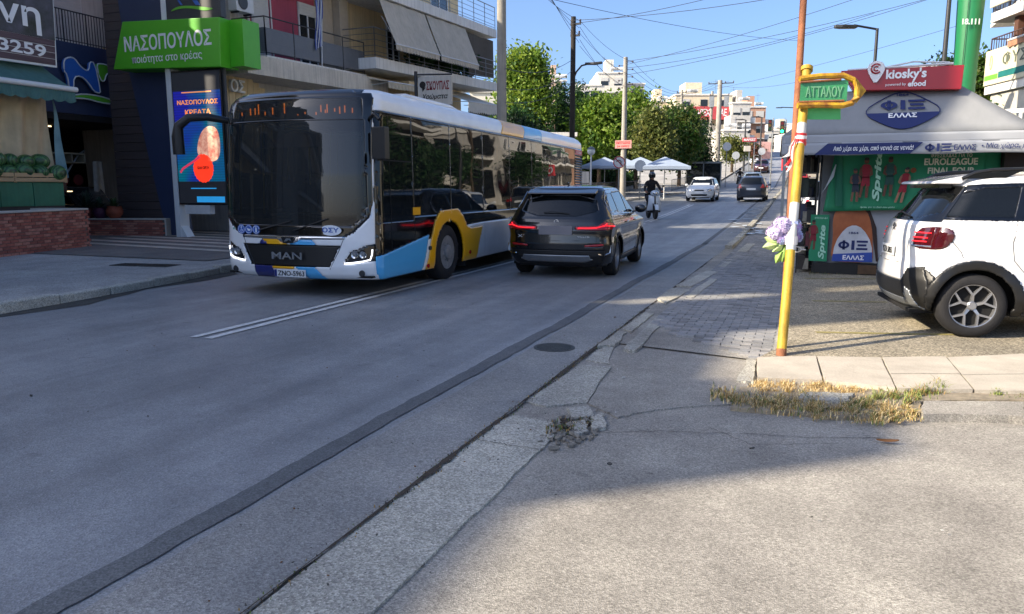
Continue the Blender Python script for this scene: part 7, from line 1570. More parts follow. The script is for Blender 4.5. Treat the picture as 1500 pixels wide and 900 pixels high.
# ------------------------------------------------------------------ right side: green mast, clinic block, street behind the kiosk
gm = thing('advertising_mast', 'thick tall green mast with white telephone digits above the kiosk', 'mast', (*P3(1400, 250, 21)[:2], 0)); b = MB()
b.lathe([(.26, 0), (.27, 3.5), (.29, 5), (.34, 7.0), (.375, 12)], n=24); b.build('mast', mat('mast_green', '1c7044', .4, var=.05, scale=1), gm, smooth=True, sharp=60)
text('18.111', M_txt, gm, (-.02, -.385, P3(1405, 36, 21)[2]), .46, .15, U=(.93, .36, 0), V=(0, 0, 1), bold=.03)
b = MB(); b.tube([(-.10, -.26, 3), (-.12, -.31, 5), (-.10, -.36, 7), (-.05, -.40, 12)], .008, 4); b.build('cable', M_dark, gm)
# balcony block at the right edge (faces half towards the camera)
fa = P3(1434, 120, 23); d_ang = R(17)
dl = Vector((math.sin(-d_ang), math.cos(d_ang), 0))         # along the front, away from the camera
cb = thing('apartment_building', 'cream balcony block with a physiotherapy sign at the right edge', 'building', (fa[0]+.3, fa[1]+.8, 0), d_ang+PI)
# local frame: +x faces the road, +y runs towards the camera
def cl_(px, py):
    r = _ray(px, py); r = Vector(r); o = Vector((0, 0, 1.6)); nn = Vector((-math.cos(d_ang), -math.sin(d_ang), 0)); p0 = Vector((cb.location.x, cb.location.y, 0))
    t = (p0-o).dot(nn)/r.dot(nn); p = o+r*t-p0; yy = p.dot(Vector((math.sin(d_ang), -math.cos(d_ang), 0))); return yy, p.z
F1 = cl_(1434, 128); F2 = cl_(1434, 80); F3 = cl_(1445, 40)
zf1 = F1[1]; zf2 = F3[1]+.35
b = MB(); b.box(-9, -1.6, -.2, 16, -.5, zf2+7); b.build('wall', P_cream, cb)
for zz in (zf1, zf2, zf2+3.1):
    b = MB(); b.box(-1.7, 0, 0, 16, zz-.28, zz); b.build('balcony', M_slabw, cb, bevel=.01)
hs_ = F2[1]-F1[1]
b = MB(); b.box(.002, .05, .02, 6.5, zf1-.02, zf1+hs_*.98); sgn = b.build('sign_panel', mat('sign_cream', 'c9c3a8', .5, var=.03), cb)
b = MB(); b.box(.052, .056, .05, .75, zf1+.12, zf1+.26); b.build('sign_stripe', mat('stripe_green', '69b53c', .5), sgn); b = MB(); b.box(.052, .056, .78, 6.4, zf1+.12, zf1+.30); b.build('sign_stripe', mat('stripe_teal', '1f6a66', .5), sgn)
text('ΦΥΣΙΚΟΘΕΡΑΠΕΙΑ', mat('sign_grey_letter', '5c6253', .5), sgn, (.055, 3.4, zf1+hs_*.62), 4.9, hs_*.36, U=(0, 1, 0), V=(0, 0, 1), bold=.015)
b = MB(); b.tube([(.056, .35+.06*math.cos(t), zf1+hs_*.62+.2*math.sin(t)) for t in np.linspace(0, 2*PI, 12)], .012, 4); b.build('sign_emblem', mat('emblem_sand', 'b8a25a', .5), sgn)
railing(cb, [(-1.6, .06, zf1), (-.06, .06, zf1), (-.06, 16, zf1)], 1.35, .13, mat('rail_brown', '4b3a33', .6), rails=0)
b = MB(); b.box(.002, .06, .0, 9, zf2+.15, zf2+1.15); sg2 = b.build('sign_panel', MATS['sign_cream'], cb); b = MB(); b.box(.062, .066, .3, 9, zf2+.35, zf2+.95); b.build('sign_stripe', mat('stripe_lime', 'a8bf5a', .5), sg2)
railing(cb, [(-1.6, .06, zf2), (-.06, .06, zf2)], 1.1, .13, MATS['rail_brown'])
for zz in (zf1, zf2):
    for k in range(4): window(cb, -1.598, 1.2+k*3.4, 3.2+k*3.4, zz+.1, zz+2.3, 2, (.6, .2, 0, 1)[k], sill=False)
b = MB(); b.box(-1.59, -.2, .9, 1.1, zf1, zf2-.3); b.build('partition', mat('brown_screen', '54382c', .8), cb)
awning(cb, -1.5, zf2-.3, .1, zf2-1.0, 1.2, 6, mat('awning_rust', '9d7259', .9), val=.2)
b = MB(); b.box(-1.58, -.1, .2, 15, 0, zf1-.3); b.build('shop_front', mat('shop_front_pale', 'b3b0a5', .7, var=.08), cb)
# white stair or balcony frame seen under it
wb = thing('white_balustrade', 'white balustrade below the cream balcony block at the right edge', 'balustrade', (*P3(1475, 200, 19)[:2], 0), R(-10)); z_ = P3(1475, 190, 19)[2]; zt_ = P3(1475, 160, 19)[2]
b = MB(); b.box(-.3, 2.6, -.06, .06, zt_-.1, zt_); b.box(-.3, 2.6, -.06, .06, z_-.1, z_)
for k in range(7): b.box(-.25+k*.45, -.18+k*.45, -.05, .05, z_, zt_-.1)
b.box(-.1, 0, -.04, .04, 0, z_-.1); b.box(2.3, 2.4, -.04, .04, 0, z_-.1); b.build('frame', M_alu, wb)
# blocks along the right hand side: seen only in the bus windows and from the side
apt('apartment_building', 'beige apartment block on the right of the road behind the kiosk', (9.5, 46, .2), PI, 16, 10, 3, 3.0, mat('plaster_brown', '54493c', .9, var=.15, scale=.6), 21, g=3.6, bal=1.2, awn=.6, end=True)
apt('apartment_building', 'offwhite two storey block along the right of the road', (6.5, 74, .8), PI, 22, 8, 1, 2.9, P_grey, 22, g=3.4, bal=1.1, roofbits=False, end=True)
apt('apartment_building', 'salmon block further up the right of the road', (6.5, 104, 2.2), PI, 26, 8, 2, 2.9, P_pink, 23, g=3.4, bal=1.1, roofbits=False)
row_ = thing('shop_awnings', 'row of white and black shop awnings on the right pavement behind the kiosk', 'awning', (8.2, 0, 0))
for k in range(7): awning(row_, 0, 3.5, -1.5, 2.75, 29+k*2.5, 31.3+k*2.5, MATS['awning_offwhite'] if k % 3 else mat('awning_black', '1c1c1e', .8), val=.5)
# ------------------------------------------------------------------ street lamps, poles, wires
M_wood = mat('pole_dark_wood', '2e2925', .9, var=.2, scale=6, stretch=(3, 3, .5), bump=.3)
M_pconc = mat('pole_concrete', '97938a', .9, var=.12, scale=2, bump=.2, streak=.25)
def upole(name, label, base, h, r0, r1, m, arms=(), sect='pole', cat='utility pole'):
    t = thing(name, label, cat, base); b = MB(); b.cyl((0, 0, -.3), (0, 0, h), r0, r1, n=14); b.build(sect, m, t, smooth=True)
    for (z, x0, x1, y0, y1, pins) in arms:
        b = MB(); b.obox(((x0+x1)/2, (y0+y1)/2, z), (abs(x1-x0)+.08, abs(y1-y0)+.08, .09)); a = b.build('crossarm', M_dark, t)
        for k in range(pins):
            f_ = k/(max(1, pins-1)); x, y = x0+(x1-x0)*f_, y0+(y1-y0)*f_; b = MB(); b.lathe([(.02, .04), (.05, .07), (.05, .10), (.03, .12), (.055, .15), (.05, .2), (.001, .22)], (x, y, z), 8); b.build('insulator', mat('insulator', '3c2f2b', .3), a)
    return t
def base_at(px, py, X=-10.9):
    Y = atx(px, py, X)[0]; return (X, Y, hz(Y)+.1)
U1 = base_at(735, 165); p1_ = upole('utility_pole', 'thick grey concrete utility pole rising behind the bus roof', U1, 12.5, .2, .15, M_pconc)
def side_ins(t, zs, dx):
    for z in zs:
        b = MB(); b.tube([(0, 0, z), (dx, 0, z)], .015, 4); b.lathe([(.045, -.05), (.06, .0), (.045, .05)], (dx, 0, z), 8, 'X'); b.build('insulator', MATS['insulator'] if 'insulator' in MATS else M_dark, t)
U2 = base_at(838, 200, -11.2); z2 = aty(838, 25, U2[1])[1]-U2[2]; p2_ = upole('utility_pole', 'dark wooden utility pole with a street lamp arm above the bus', U2, z2, .15, .12, M_wood, [(z2-.35, -.1, .35, 0, 0, 2), (z2-.9, -.1, .3, 0, 0, 2)])
U3 = base_at(912, 285); z3 = P3(917, 84, U3[1]*math.cos(_T)-U3[0]*math.sin(_T))[2]-U3[2]; p3_ = upole('utility_pole', 'pale concrete utility pole carrying a small red and white sign', U3, z3, .2, .13, M_pconc)
side_ins(p1_, (9.6, 10.1, 10.6, 11.1), .3); side_ins(p3_, [z3-.3-k*.45 for k in range(5)], .45); side_ins(p3_, [z3-.5-k*.45 for k in range(4)], -.4)
def dist(b_): return b_[1]*math.cos(_T)-b_[0]*math.sin(_T)
zz = P3(913, 212, dist(U3))[2]-U3[2]; b = MB(); b.box(-.5, .55, -.25, -.22, zz-.25, zz+.25); sg3 = b.build('small_sign', mat('sign_pinkish', 'b98580', .6, var=.05), p3_)
text('ΕΚΠΤΩΣΕΙΣ', mat('tape_red', '', 0), sg3, (.02, -.252, zz+.1), .9, .16, bold=.03); text('24 ΩΡΕΣ', MATS['tape_red'], sg3, (.02, -.252, zz-.12), .8, .12, bold=.03)
U4 = P3(995, 255, 82); p4_ = upole('utility_pole', 'slim grey pole standing in front of the trees by the park', (U4[0], U4[1], hz(U4[1])), P3(995, 132, 82)[2]-hz(U4[1]), .18, .14, M_pconc, [(P3(995, 136, 82)[2]-hz(U4[1]), -.5, .5, 0, 0, 3)])
U5 = P3(1049, 262, 78); h5 = P3(1049, 118, 78)[2]-hz(U5[1]); p5_ = upole('utility_pole', 'tall pole with transformer crossarms beside the red and white billboard building', (U5[0], U5[1], hz(U5[1])), h5, .32, .22, M_pconc,
     [(h5-.3, -1.1, 1.3, 0, 0, 4), (h5-1.5, -.9, .9, 0, 0, 2)])
for dx in (-.75, .7): b = MB(); b.box(dx-.22, dx+.22, -.2, .2, h5-2.6, h5-1.55); b.build('transformer', M_steel, p5_)
b = MB(); b.cyl((-.85, .4, 0), (-.75, .2, h5-1.0), .16, .13, n=8); b.build('pole', M_pconc, p5_)
# lamp arms
def lamp_arm(parent, z, dx, dz, dy=0, r=.045):
    b = MB(); b.tube([(0, 0, z), (dx*.25, dy*.25, z+dz*.55), (dx*.6, dy*.6, z+dz*.92), (dx, dy, z+dz)], r, 6); a = b.build('lamp_arm', M_dark, parent)
    b = MB(); s = 1 if dx > 0 else -1; b.prism([(dx-.1*s, dy-.12, z+dz-.03), (dx+.35*s, dy-.16, z+dz-.06), (dx+.75*s, dy-.10, z+dz-.02), (dx+.75*s, dy+.10, z+dz-.02), (dx+.35*s, dy+.16, z+dz-.06), (dx-.1*s, dy+.12, z+dz-.03)], (0, 0, .10)); b.build('lamp_head', M_dark, a, bevel=.02)
zA = aty(842, 118, U2[1])[1]-U2[2]; lamp_arm(p2_, zA, .75, .75)
def slamp(label, px, ptop, d, dx, rise=.12, r=.07, hz_=None):
    b0 = P3(px, 250, d); g0 = 0 if hz_ is None else hz_; h = P3(px, ptop, d)[2]-g0; t = thing('street_lamp', label, 'street lamp', (b0[0], b0[1], g0)); b = MB(); b.cyl((0, 0, 0), (0, 0, h), r*1.3, r*.8, n=10); b.build('pole', M_dark, t, smooth=True)
    b = MB(); c_, s_ = math.cos(_T), math.sin(_T); e_ = Vector((dx*c_, dx*s_, rise)); b.tube([(0, 0, h-.03), tuple(Vector((0, 0, h))+e_)], r*.6, 6); a = b.build('lamp_arm', M_dark, t)
    sg = 1 if dx > 0 else -1; p = Vector((0, 0, h))+e_; u = Vector((c_*sg, s_*sg, 0)); w = Vector((-s_, c_, 0)); b = MB()
    b.prism([p-u*.1-w*.13, p+u*.5-w*.16, p+u*.75-w*.05, p+u*.75+w*.05, p+u*.5+w*.16, p-u*.1+w*.13], (0, 0, -.12)); b.build('lamp_head', M_dark, a, bevel=.03); return t
slamp('street lamp whose head hangs left over the red kiosk sign', 1270, 42, 30, -.9, .12)
slamp('tall dark street lamp with its head cut by the top of the frame', 1369, -8, 21, -1.4, .1, .07)
slamp('thin double street lamp far behind the traffic light', 1163, 158, 105, -2.2, .05, .11, hz(105)); 
for k, (px, pt, d) in enumerate(((1112, 172, 92), (1089, 176, 96))): slamp(['white lamp post with short arm left of the far traffic light', 'white lamp post nearest the red billboard building'][k], px, pt, d, -.5, .1, .11, hz(d)*.9)
# wires, each its own thing
M_wire = mat('wire_black', '3a3f47', .6)
def wire(a, c, sag, label, grp='overhead wires', r=.012):
    b = MB(); b.tube([tuple(Vector(a).lerp(Vector(c), t)-Vector((0, 0, sag*4*t*(1-t)))) for t in np.linspace(0, 1, 14)], r, 4); b.build('overhead_wire', M_wire, None, label, 'wire', grp)
def tp_(base, x, z): return (base[0]+x, base[1], base[2]+z)
lw_ = 'thin dark overhead wire slung between the street poles'
for k in range(4): wire(tp_(U1, .35, 9.6+k*.5), tp_(U2, .3, z2-.2-k*.35), .25, lw_)
for k in range(5): wire(tp_(U2, .33, z2-.2-k*.3), tp_(U3, -.42 if k % 2 else .45, z3-.3-k*.42), .3, lw_)
for k in range(5): wire(tp_(U3, .47, z3-.3-k*.45), (U4[0]+(k-2)*.2, U4[1], P3(995, 134+k*3, 82)[2]), .5, lw_, r=.014)
for k in range(3): wire((U4[0], U4[1], P3(995, 134+k*2, 82)[2]), (U5[0]-.8+k*.8, U5[1]+.1, hz(U5[1])+h5-.1), .3, lw_, r=.014)
ws2 = 'thin dark service wire crossing the street high over the traffic'
for k, (pa, pb, da, db) in enumerate((((733, -30), (1300, -60), 29, 24), ((917, 90), (1500, -40), 47, 30), ((840, 30), (1420, -60), 38, 26), ((770, -10), (1175, 60), 32, 60), ((917, 100), (1280, 20), 47, 40), ((740, 150), (838, 120), 29, 38), ((740, 100), (838, 88), 29, 38), ((917, 95), (1500, -90), 47, 30), ((917, 110), (1420, -20), 47, 34), ((838, 35), (1300, -80), 38, 28), ((995, 140), (1430, 30), 82, 40), ((1049, 125), (1170, 120), 78, 60), ((740, 130), (838, 104), 29, 38))):
    wire(P3(*pa, da), P3(*pb, db), .35, ws2, 'service wires over the street')
# traffic lights
def tlight(label, px, py, d, lit, pole=True):
    c = P3(px, py, d); g0 = hz(c[1]); t = thing('traffic_light', label, 'traffic light', (c[0], c[1], g0), 0); z = c[2]-g0
    b = MB(); b.box(-.17, .17, -.12, .12, z-.48, z+.48); b.build('housing', M_black, t, bevel=.03)
    for k, (cc_, e_) in enumerate((('5a1010', 0), ('5a4410', 0), ('19f08a' if lit else '0f3a22', 5 if lit else 0))):
        b = MB(); zz = z+.3-k*.3; b.lathe([(.001, -.13), (.11, -.13), (.11, -.12)], (0, 0, zz), 12, 'Y'); b.build('lens', mat('lens_'+cc_, cc_, .3, emit=e_), t); b = MB(); b.tube([(.12*math.cos(a), -.2, zz+.12*math.sin(a)) for a in np.linspace(0, PI, 8)], .015, 4); b.build('visor', M_black, t)
    b = MB(); b.cyl((.25, .05, 0), (.25, .05, z+.6), .055, n=8); b.tube([(0, .05, z), (.25, .05, z)], .03, 5); b.build('pole', M_steel, t); return t
tlight('traffic light showing green beside the tent roof', 1146, 187, 60, True); tlight('unlit dark traffic light left of the green one', 1128, 184, 66, False)
# round signs and small signs on the left pavement
def rsign(label, px, py, d, r, face, edge=None, mark=None, name='road_sign'):
    c = P3(px, py, d); g0 = hz(c[1]); t = thing(name, label, 'road sign', (c[0], c[1], g0), _T); z = c[2]-g0
    b = MB(); b.cyl((0, .05, 0), (0, .05, z+r), .035, n=8); b.build('post', M_steel, t); b = MB(); b.cyl((0, 0, z), (0, .02, z), r, n=24); o = b.build('disc', face, t)
    if edge: b = MB(); b.tube([(r*.93*math.cos(a), -.005, z+r*.93*math.sin(a)) for a in np.linspace(0, 2*PI, 25)], r*.09, 5); b.build('rim', edge, o)
    if mark == 'turn': b = MB(); b.tube([(r*.3, -.012, z-r*.5), (r*.3, -.012, z+r*.2), (-r*.1, -.012, z+r*.35), (-r*.45, -.012, z+r*.1)], r*.08, 4); b.build('arrow', M_ink, o); b = MB(); b.tube([(-r*.6, -.014, z+r*.6), (r*.6, -.014, z-r*.6)], r*.07, 4); b.build('bar', edge, o)
    return t
rsign('round no left turn sign between the white parasols', 907, 238, 46, .36, mat('sign_face', 'c9ccd0', .4), M_red, 'turn')
rsign('round white back of a road sign near the parasols', 938, 243, 49, .36, mat('sign_back', 'b7bdc2', .4))
for k, (px, py, d) in enumerate(((1065, 215, 72), (1078, 228, 80), (1116, 222, 84))): rsign(['small pale sign on a post left of the dark motorcycle', 'round pale sign further along the left kerb', 'small round sign at the far crossing'][k], px, py, d, .4, MATS['sign_back'])
# globe lamp
c = P3(866, 222, 43); gl_ = thing('globe_lamp', 'white globe lamp on a slim post just beyond the bus tail', 'street lamp', (c[0], c[1], hz(c[1]))); z = c[2]-hz(c[1])
b = MB(); b.cyl((0, 0, 0), (0, 0, z-.15), .06, .045, n=8); b.build('post', M_alu, gl_); b = MB(); b.ball((0, 0, z), .22, 14, 9); b.build('globe', mat('globe_white', 'd2d6d0', .3), gl_, smooth=True); b = MB(); b.lathe([(.2, .1), (.23, .14), (.05, .27), (.001, .28)], (0, 0, z), 14); b.build('cap', M_steel, gl_)
# red shop sign boards far on the right and centre
def board(label, px0, px1, py0, py1, d, m, words=None, wm=None, pole=True):
    a, c = P3(px0, py0, d), P3(px1, py1, d); g0 = hz(a[1]); w = math.hypot(c[0]-a[0], c[1]-a[1]); t = thing('shop_sign', label, 'sign', ((a[0]+c[0])/2, (a[1]+c[1])/2, g0), _T); b = MB(); b.box(-w/2, w/2, -.08, .08, c[2]-g0, a[2]-g0); o = b.build('board', m, t, bevel=.01)
    if words: text(words, wm or M_txt, o, (0, -.09, (a[2]+c[2])/2-g0), w*.85, (a[2]-c[2])*.6, bold=.03)
    if pole: b = MB(); b.cyl((w*.4, .12, 0), (w*.4, .12, c[2]-g0+.1), .06, n=6); b.build('post', M_steel, t)
    return t
board('red and white shop sign over the far pavement', 1088, 1108, 202, 208, 88, mat('board_red', 'b4474b', .5), 'ΜΑΡΚΕΤ'); board('white sign panel under the red far sign', 1090, 1099, 214, 222, 88, P_white)
o = board('round white and red shop sign left of the sign pole', 1146, 1160, 231, 250, 36, mat('board_red2', 'c03a42', .5), 'C'); board('white hoarding with red figures by the far road', 1112, 1128, 208, 233, 100, mat('board_pink', 'c9a09a', .6), None)

# ------------------------------------------------------------------ trees
M_bark = mat('bark', '4a3d30', .95, var=.25, scale=8, stretch=(2, 2, .4), bump=.5)
def tree(name, label, base, h, lobes, n, leaf, cols, trunk=.16, seed=1, group=None, limbs=7, cat='tree', th=None):
    """lobes: (dx, dy, z, rx, ry, rz) ellipsoids holding clumps of small leaf faces"""
    rr = np.random.default_rng(seed); r2 = random.Random(seed); t = thing(name, label, cat, base, 0, group)
    vol = np.array([l[3]*l[4]*l[5] for l in lobes]); vol = vol/vol.sum(); pts = []
    for l, v in zip(lobes, vol):
        k = max(4, int(n*v/26)); d = rr.normal(size=(k, 3)); d /= np.linalg.norm(d, axis=1, keepdims=True); rad = rr.uniform(.35, 1.03, (k, 1))**.5
        c = np.array(l[:3])+d*rad*np.array(l[3:]); cs = rr.uniform(.3, 1.25, (k, 1, 1))*leaf*3.8
        p = c[:, None, :]+rr.normal(size=(k, 26, 3))*cs*np.array([1, 1, .75]); pts.append(p.reshape(-1, 3))
    p = np.concatenate(pts); me = leafmesh(p, rr, leaf, cols, 'crown', asp=.6); o = bpy.data.objects.new('crown', me); put(o, t)
    th = th or h*.55; b = MB(); pth = [(0, 0, -.3), (.04*h*r2.uniform(-1, 1)*.3, .02, th*.4), (.05*r2.uniform(-1, 1), .05, th*.75), (0, 0, th), (0, 0, h*.85)]
    b.tube(pth, [trunk*1.25, trunk, trunk*.85, trunk*.7, trunk*.15], 9)
    for k in range(limbs):
        l = lobes[k % len(lobes)]; z0 = th*r2.uniform(.55, 1.1); e_ = Vector((l[0]+l[3]*r2.uniform(-.6, .6), l[1]+l[4]*r2.uniform(-.6, .6), max(z0+.3, l[2]+l[5]*r2.uniform(-.3, .6)))); m_ = Vector((0, 0, z0)).lerp(e_, .5)+Vector((0, 0, -.15)); b.tube([(0, 0, z0), tuple(m_), tuple(e_)], [trunk*.5, trunk*.3, trunk*.08], 6)
    b.build('trunk', M_bark, t, smooth=True); return t
BR = [leafmat('leaf_bright', '5f7a22'), leafmat('leaf_bright2', '748a34'), leafmat('leaf_bright3', '3c5a1c')]
OL = [leafmat('leaf_olive', '55602e'), leafmat('leaf_olive2', '6f7238'), leafmat('leaf_olive3', '3a4622')]
DK = [leafmat('leaf_deep', '1f3a1a'), leafmat('leaf_deep2', '33522a'), leafmat('leaf_deep3', '162a15')]
PO = [leafmat('leaf_poplar', '5a7425'), leafmat('leaf_poplar2', '7c8f34'), leafmat('leaf_poplar3', '3a5420')]
def spot(px, d): c = P3(px, 250, d); return (c[0], c[1], hz(c[1])+.05)
def lobes_at(px, d, items):
    """items: (px, py, half width px, half height px) -> ellipsoids about the trunk at px"""
    b0 = spot(px, d); out = []
    for (x, y, rw, rh) in items:
        c = P3(x, y, d); s = d/1110; out.append((c[0]-b0[0], c[1]-b0[1]+random.uniform(-.5, .5)*rw*s*.6, c[2]-b0[2], rw*s, rw*s*.9, rh*s))
    return b0, out
def T(name, label, px, d, items, n, leaf, cols, **k):
    b0, lo = lobes_at(px, d, items); top = max(l[2]+l[5] for l in lo); return tree(name, label, b0, top, lo, n, leaf, cols, **k)
T('poplar_tree', 'tall broad tree with sunlit yellow green top right of the grey pole', 770, 60, [(764, 96, 26, 24), (782, 100, 18, 24), (752, 125, 22, 34), (782, 132, 22, 38), (768, 160, 34, 36), (764, 195, 36, 28)], 24000, .15, PO, seed=3)
T('dark_tree', 'dark green tree above the middle of the bus roof', 812, 52, [(752, 190, 26, 26), (774, 206, 22, 26), (800, 226, 20, 14)], 7000, .13, DK, seed=4)
T('cypress_tree', 'dark pointed cypress left of the wooden lamp pole', 821, 64, [(821, 130, 5, 16), (821, 150, 8, 18), (821, 168, 10, 18), (820, 188, 13, 18), (821, 205, 14, 14)], 9000, .11, DK, seed=5, limbs=0)
T('cypress_tree', 'dark pointed cypress just right of the wooden lamp pole', 848, 68, [(848, 134, 4, 12), (848, 150, 7, 14), (848, 166, 9, 16), (848, 184, 10, 16)], 7000, .11, DK, seed=6, limbs=0)
T('broadleaf_tree', 'bright green tree left of the concrete pole', 878, 60, [(880, 160, 26, 18), (860, 182, 22, 24), (895, 178, 26, 26), (878, 206, 32, 24)], 13000, .15, BR, seed=7)
T('broadleaf_tree', 'bright green tree just right of the concrete pole', 932, 66, [(925, 152, 18, 16), (910, 172, 18, 24), (940, 170, 16, 26), (925, 198, 24, 24)], 11000, .15, BR, seed=8)
T('olive_tree', 'olive coloured tree over the right hand parasols', 955, 56, [(958, 180, 18, 18), (942, 202, 14, 20), (966, 204, 16, 22), (955, 222, 24, 14)], 10000, .12, OL, seed=9)
T('broadleaf_tree', 'green tree with dark underside behind the slim grey pole', 995, 70, [(985, 172, 18, 18), (1005, 180, 18, 22), (975, 195, 20, 22), (1003, 206, 22, 26), (990, 226, 24, 20)], 13000, .15, [BR[2], OL[0], DK[1]], seed=10)
T('dark_tree', 'dark round tree left of the transformer pole', 1018, 74, [(1018, 200, 16, 24), (1010, 224, 22, 22), (1026, 232, 14, 20)], 9000, .14, DK, seed=11)
T('dark_tree', 'low dark tree filling behind the parasols', 905, 63, [(880, 226, 30, 16), (915, 230, 26, 16), (850, 228, 20, 18)], 9000, .14, DK, seed=12)
T('small_street_tree', 'small green tree right of the transformer pole', 1072, 92, [(1066, 212, 12, 12), (1080, 216, 12, 12), (1072, 226, 14, 10)], 4000, .14, OL, seed=13)
T('small_street_tree', 'round brown leaved tree by the far crossing', 1102, 100, [(1102, 222, 8, 9)], 1500, .13, [mat('leaf_russet', '5e3526', .7), OL[2]], seed=14)
T('garden_tree', 'leafy tree between the green mast and the cream block', 1432, 27, [(1428, 110, 20, 26), (1450, 140, 26, 26), (1425, 150, 20, 24), (1475, 150, 24, 18)], 9000, .09, [BR[2], OL[0], DK[1]], seed=15)
T('garden_tree', 'small treetop peeping over the red kiosk sign', 1384, 42, [(1384, 96, 6, 6)], 500, .12, DK, seed=16)
T('street_tree', 'shrubby tree on the left pavement beyond the bus', 790, 33, [(760, 215, 30, 26), (790, 235, 26, 22)], 6000, .09, DK, seed=17)
# hidden trees on the right pavement, most added to darken the bus window reflections
for k, (x, y) in enumerate(((3.8, 30.5), (6.5, 38), (4.6, 52), (5.0, 34.5), (7.0, 44), (5.7, 27), (8.6, 49.5), (10.6, 48.5), (12.8, 49))):
    tree('street_tree', ['leafy tree behind the kiosk on the right pavement', 'second leafy tree along the right pavement', 'far leafy tree along the right pavement', 'added leafy tree between the first two on the right pavement', 'fifth leafy tree, added deep behind the right pavement', 'leafy tree beside the green mast on the right', 'leafy tree added before the end wall of the offwhite block', 'middle tree added before the end wall of the offwhite block', 'outer tree added before the end wall of the offwhite block'][k], (x, y, hz(y)), 5.0, [(0, 0, 2.8, 1.0, 1.0, 1.1), (.4, .3, 2.2, .9, 1, .7)], 5000, .10, DK, seed=30+k)
# ------------------------------------------------------------------ parasol terrace
M_par = mat('parasol_cloth_shaded', '8f9db0', .8, var=.04, scale=2)  # white cloth with the blue-grey of shade put into its colour
def parasol():
    t = thing('parasol', 'white square parasol', 'parasol'); b = MB(); s = 1.5; b.cyl((0, 0, 0), (0, 0, 2.95), .035, n=6); b.build('pole', M_alu, t)
    n = 8; vs = [(0, 0, 2.98)]; R1 = []
    for i in range(8):
        a = i*PI/4; q = s/max(abs(math.cos(a)), abs(math.sin(a))); vs.append((q*math.cos(a), q*math.sin(a), 2.32+(0 if i % 2 else .03)))
    b = MB(); b.add(vs, [(0, i+1, (i+1) % 8+1) for i in range(8)]); vv = []
    for i in range(8): x, y, z = vs[i+1]; vv += [(x, y, z), (x, y, z-.2)]
    b.add(vv, [(2*i, (2*i+2) % 16, (2*i+3) % 16, 2*i+1) for i in range(8)]); b.build('canopy', M_par, t, fix=False)
    b = MB()
    for i in range(8): b.tube([(0, 0, 2.6), tuple(Vector(vs[i+1])*.98)], .012, 3)
    b.build('rib', M_alu, t, kind='stuff'); b = MB(); b.lathe([(.3, 0), (.3, .08), (.001, .09)], n=10); b.build('base', M_steel, t); return t
pr = parasol(); labs = ['leftmost white parasol, half behind the globe lamp', 'second white parasol from the left on the terrace', 'third white parasol, behind the concrete pole', 'rightmost white parasol, widest and nearest the scooter']
for i, (px, d) in enumerate(((886, 56), (912, 55), (938, 54), (974, 50))):
    c = P3(px, 235, d); o = pr if i == 0 else copy_tree(pr); o['label'] = labs[i]; o['group'] = 'white parasols on the terrace'; o.location = (c[0], c[1], c[2]-2.75); o.rotation_euler.z = _T*.3+.05*i
# low wall, hedge, chairs and fence of the terrace
ter = thing('terrace_wall', 'low sunlit pale terrace wall beneath the parasols', 'wall', (-12.2, 40, hz(44)-.1)); b = MB(); b.box(-.15, .15, 0, 20, 0, .5); b.build('wall', mat('terrace_wall_sand', 'a89272', .9, var=.1, streak=.2), ter, bevel=.01)
rail_t = thing('metal_railing', 'dark railing on the terrace wall', 'railing', (-12.2, 40, hz(44)+.4)); railing(rail_t, [(0, 0, 0), (0, 20, .35)], .75, .25, M_dark)
hd = np.random.default_rng(5); p = hd.uniform(-1, 1, (9000, 3))*np.array([.5, 9.5, .42])+np.array([0, 10, .55]); me = leafmesh(p, hd, .08, [DK[1], BR[2], OL[0]], 'hedge'); o = bpy.data.objects.new('hedge', me); o.location = (-15.2, 42, hz(48)); put(o, None, 'clipped green hedge along the back of the terrace', 'hedge')
for q_, (x0_, y0_, L2, hh2, z0_) in enumerate(((-21.5, 40, 26, 2.3, 43), (-16.5, 61, 14, 1.6, 66))):
    p = hd.uniform(-1, 1, (16000, 3))*np.array([1.1, L2/2, hh2/2])+np.array([0, L2/2, hh2/2]); p[:, 2] += .25*np.sin(p[:, 1]*1.7)*(p[:, 2]/hh2); me = leafmesh(p, hd, .13, DK, 'hedge'); o = bpy.data.objects.new('hedge', me); o.location = (x0_, y0_, hz(z0_)); put(o, None, ('tall dark hedge behind the parasol terrace', 'dark hedge behind the railing near the shelter')[q_], 'hedge')
def chair():
    t = thing('terrace_chair', 'dark metal terrace chair', 'chair'); b = MB(); b.box(-.22, .22, -.22, .22, .43, .46); b.build('seat', M_dark, t); b = MB(); b.box(-.22, .22, .2, .23, .5, .9); b.build('backrest', M_dark, t)
    for x in (-.2, .2):
        for y in (-.2, .2): b = MB(); b.cyl((x, y, 0), (x, y, .45), .015, n=5); b.build('leg', M_dark, t)
    return t
ch = chair(); r3 = random.Random(3)
for i in range(12):
    o = ch if i == 0 else copy_tree(ch); o.location = (-13.3-(i % 3)*.9, 42+i*1.25, hz(42+i*1.25)+.12); o.rotation_euler.z = r3.uniform(0, 6); o['label'] = 'dark terrace chair standing behind the railing under the parasols'; o['group'] = 'terrace chairs'
tf = thing('bus_shelter', 'glazed dark frame shelter beyond the white hatchback', 'shelter', (*P3(1030, 262, 72)[:2], hz(66))); b = MB()
for x in (-1.6, 0, 1.6): b.box(x-.05, x+.05, -.05, .05, 0, 2.6)
b.box(-1.65, 1.65, -.05, .05, 2.5, 2.62); b.box(-1.65, 1.65, -.05, 1.8, 2.62, 2.66); b.build('frame', M_steel, tf); b = MB(); b.box(-1.55, 1.55, -.02, 0, .3, 2.5); b.build('pane', M_glass, tf)
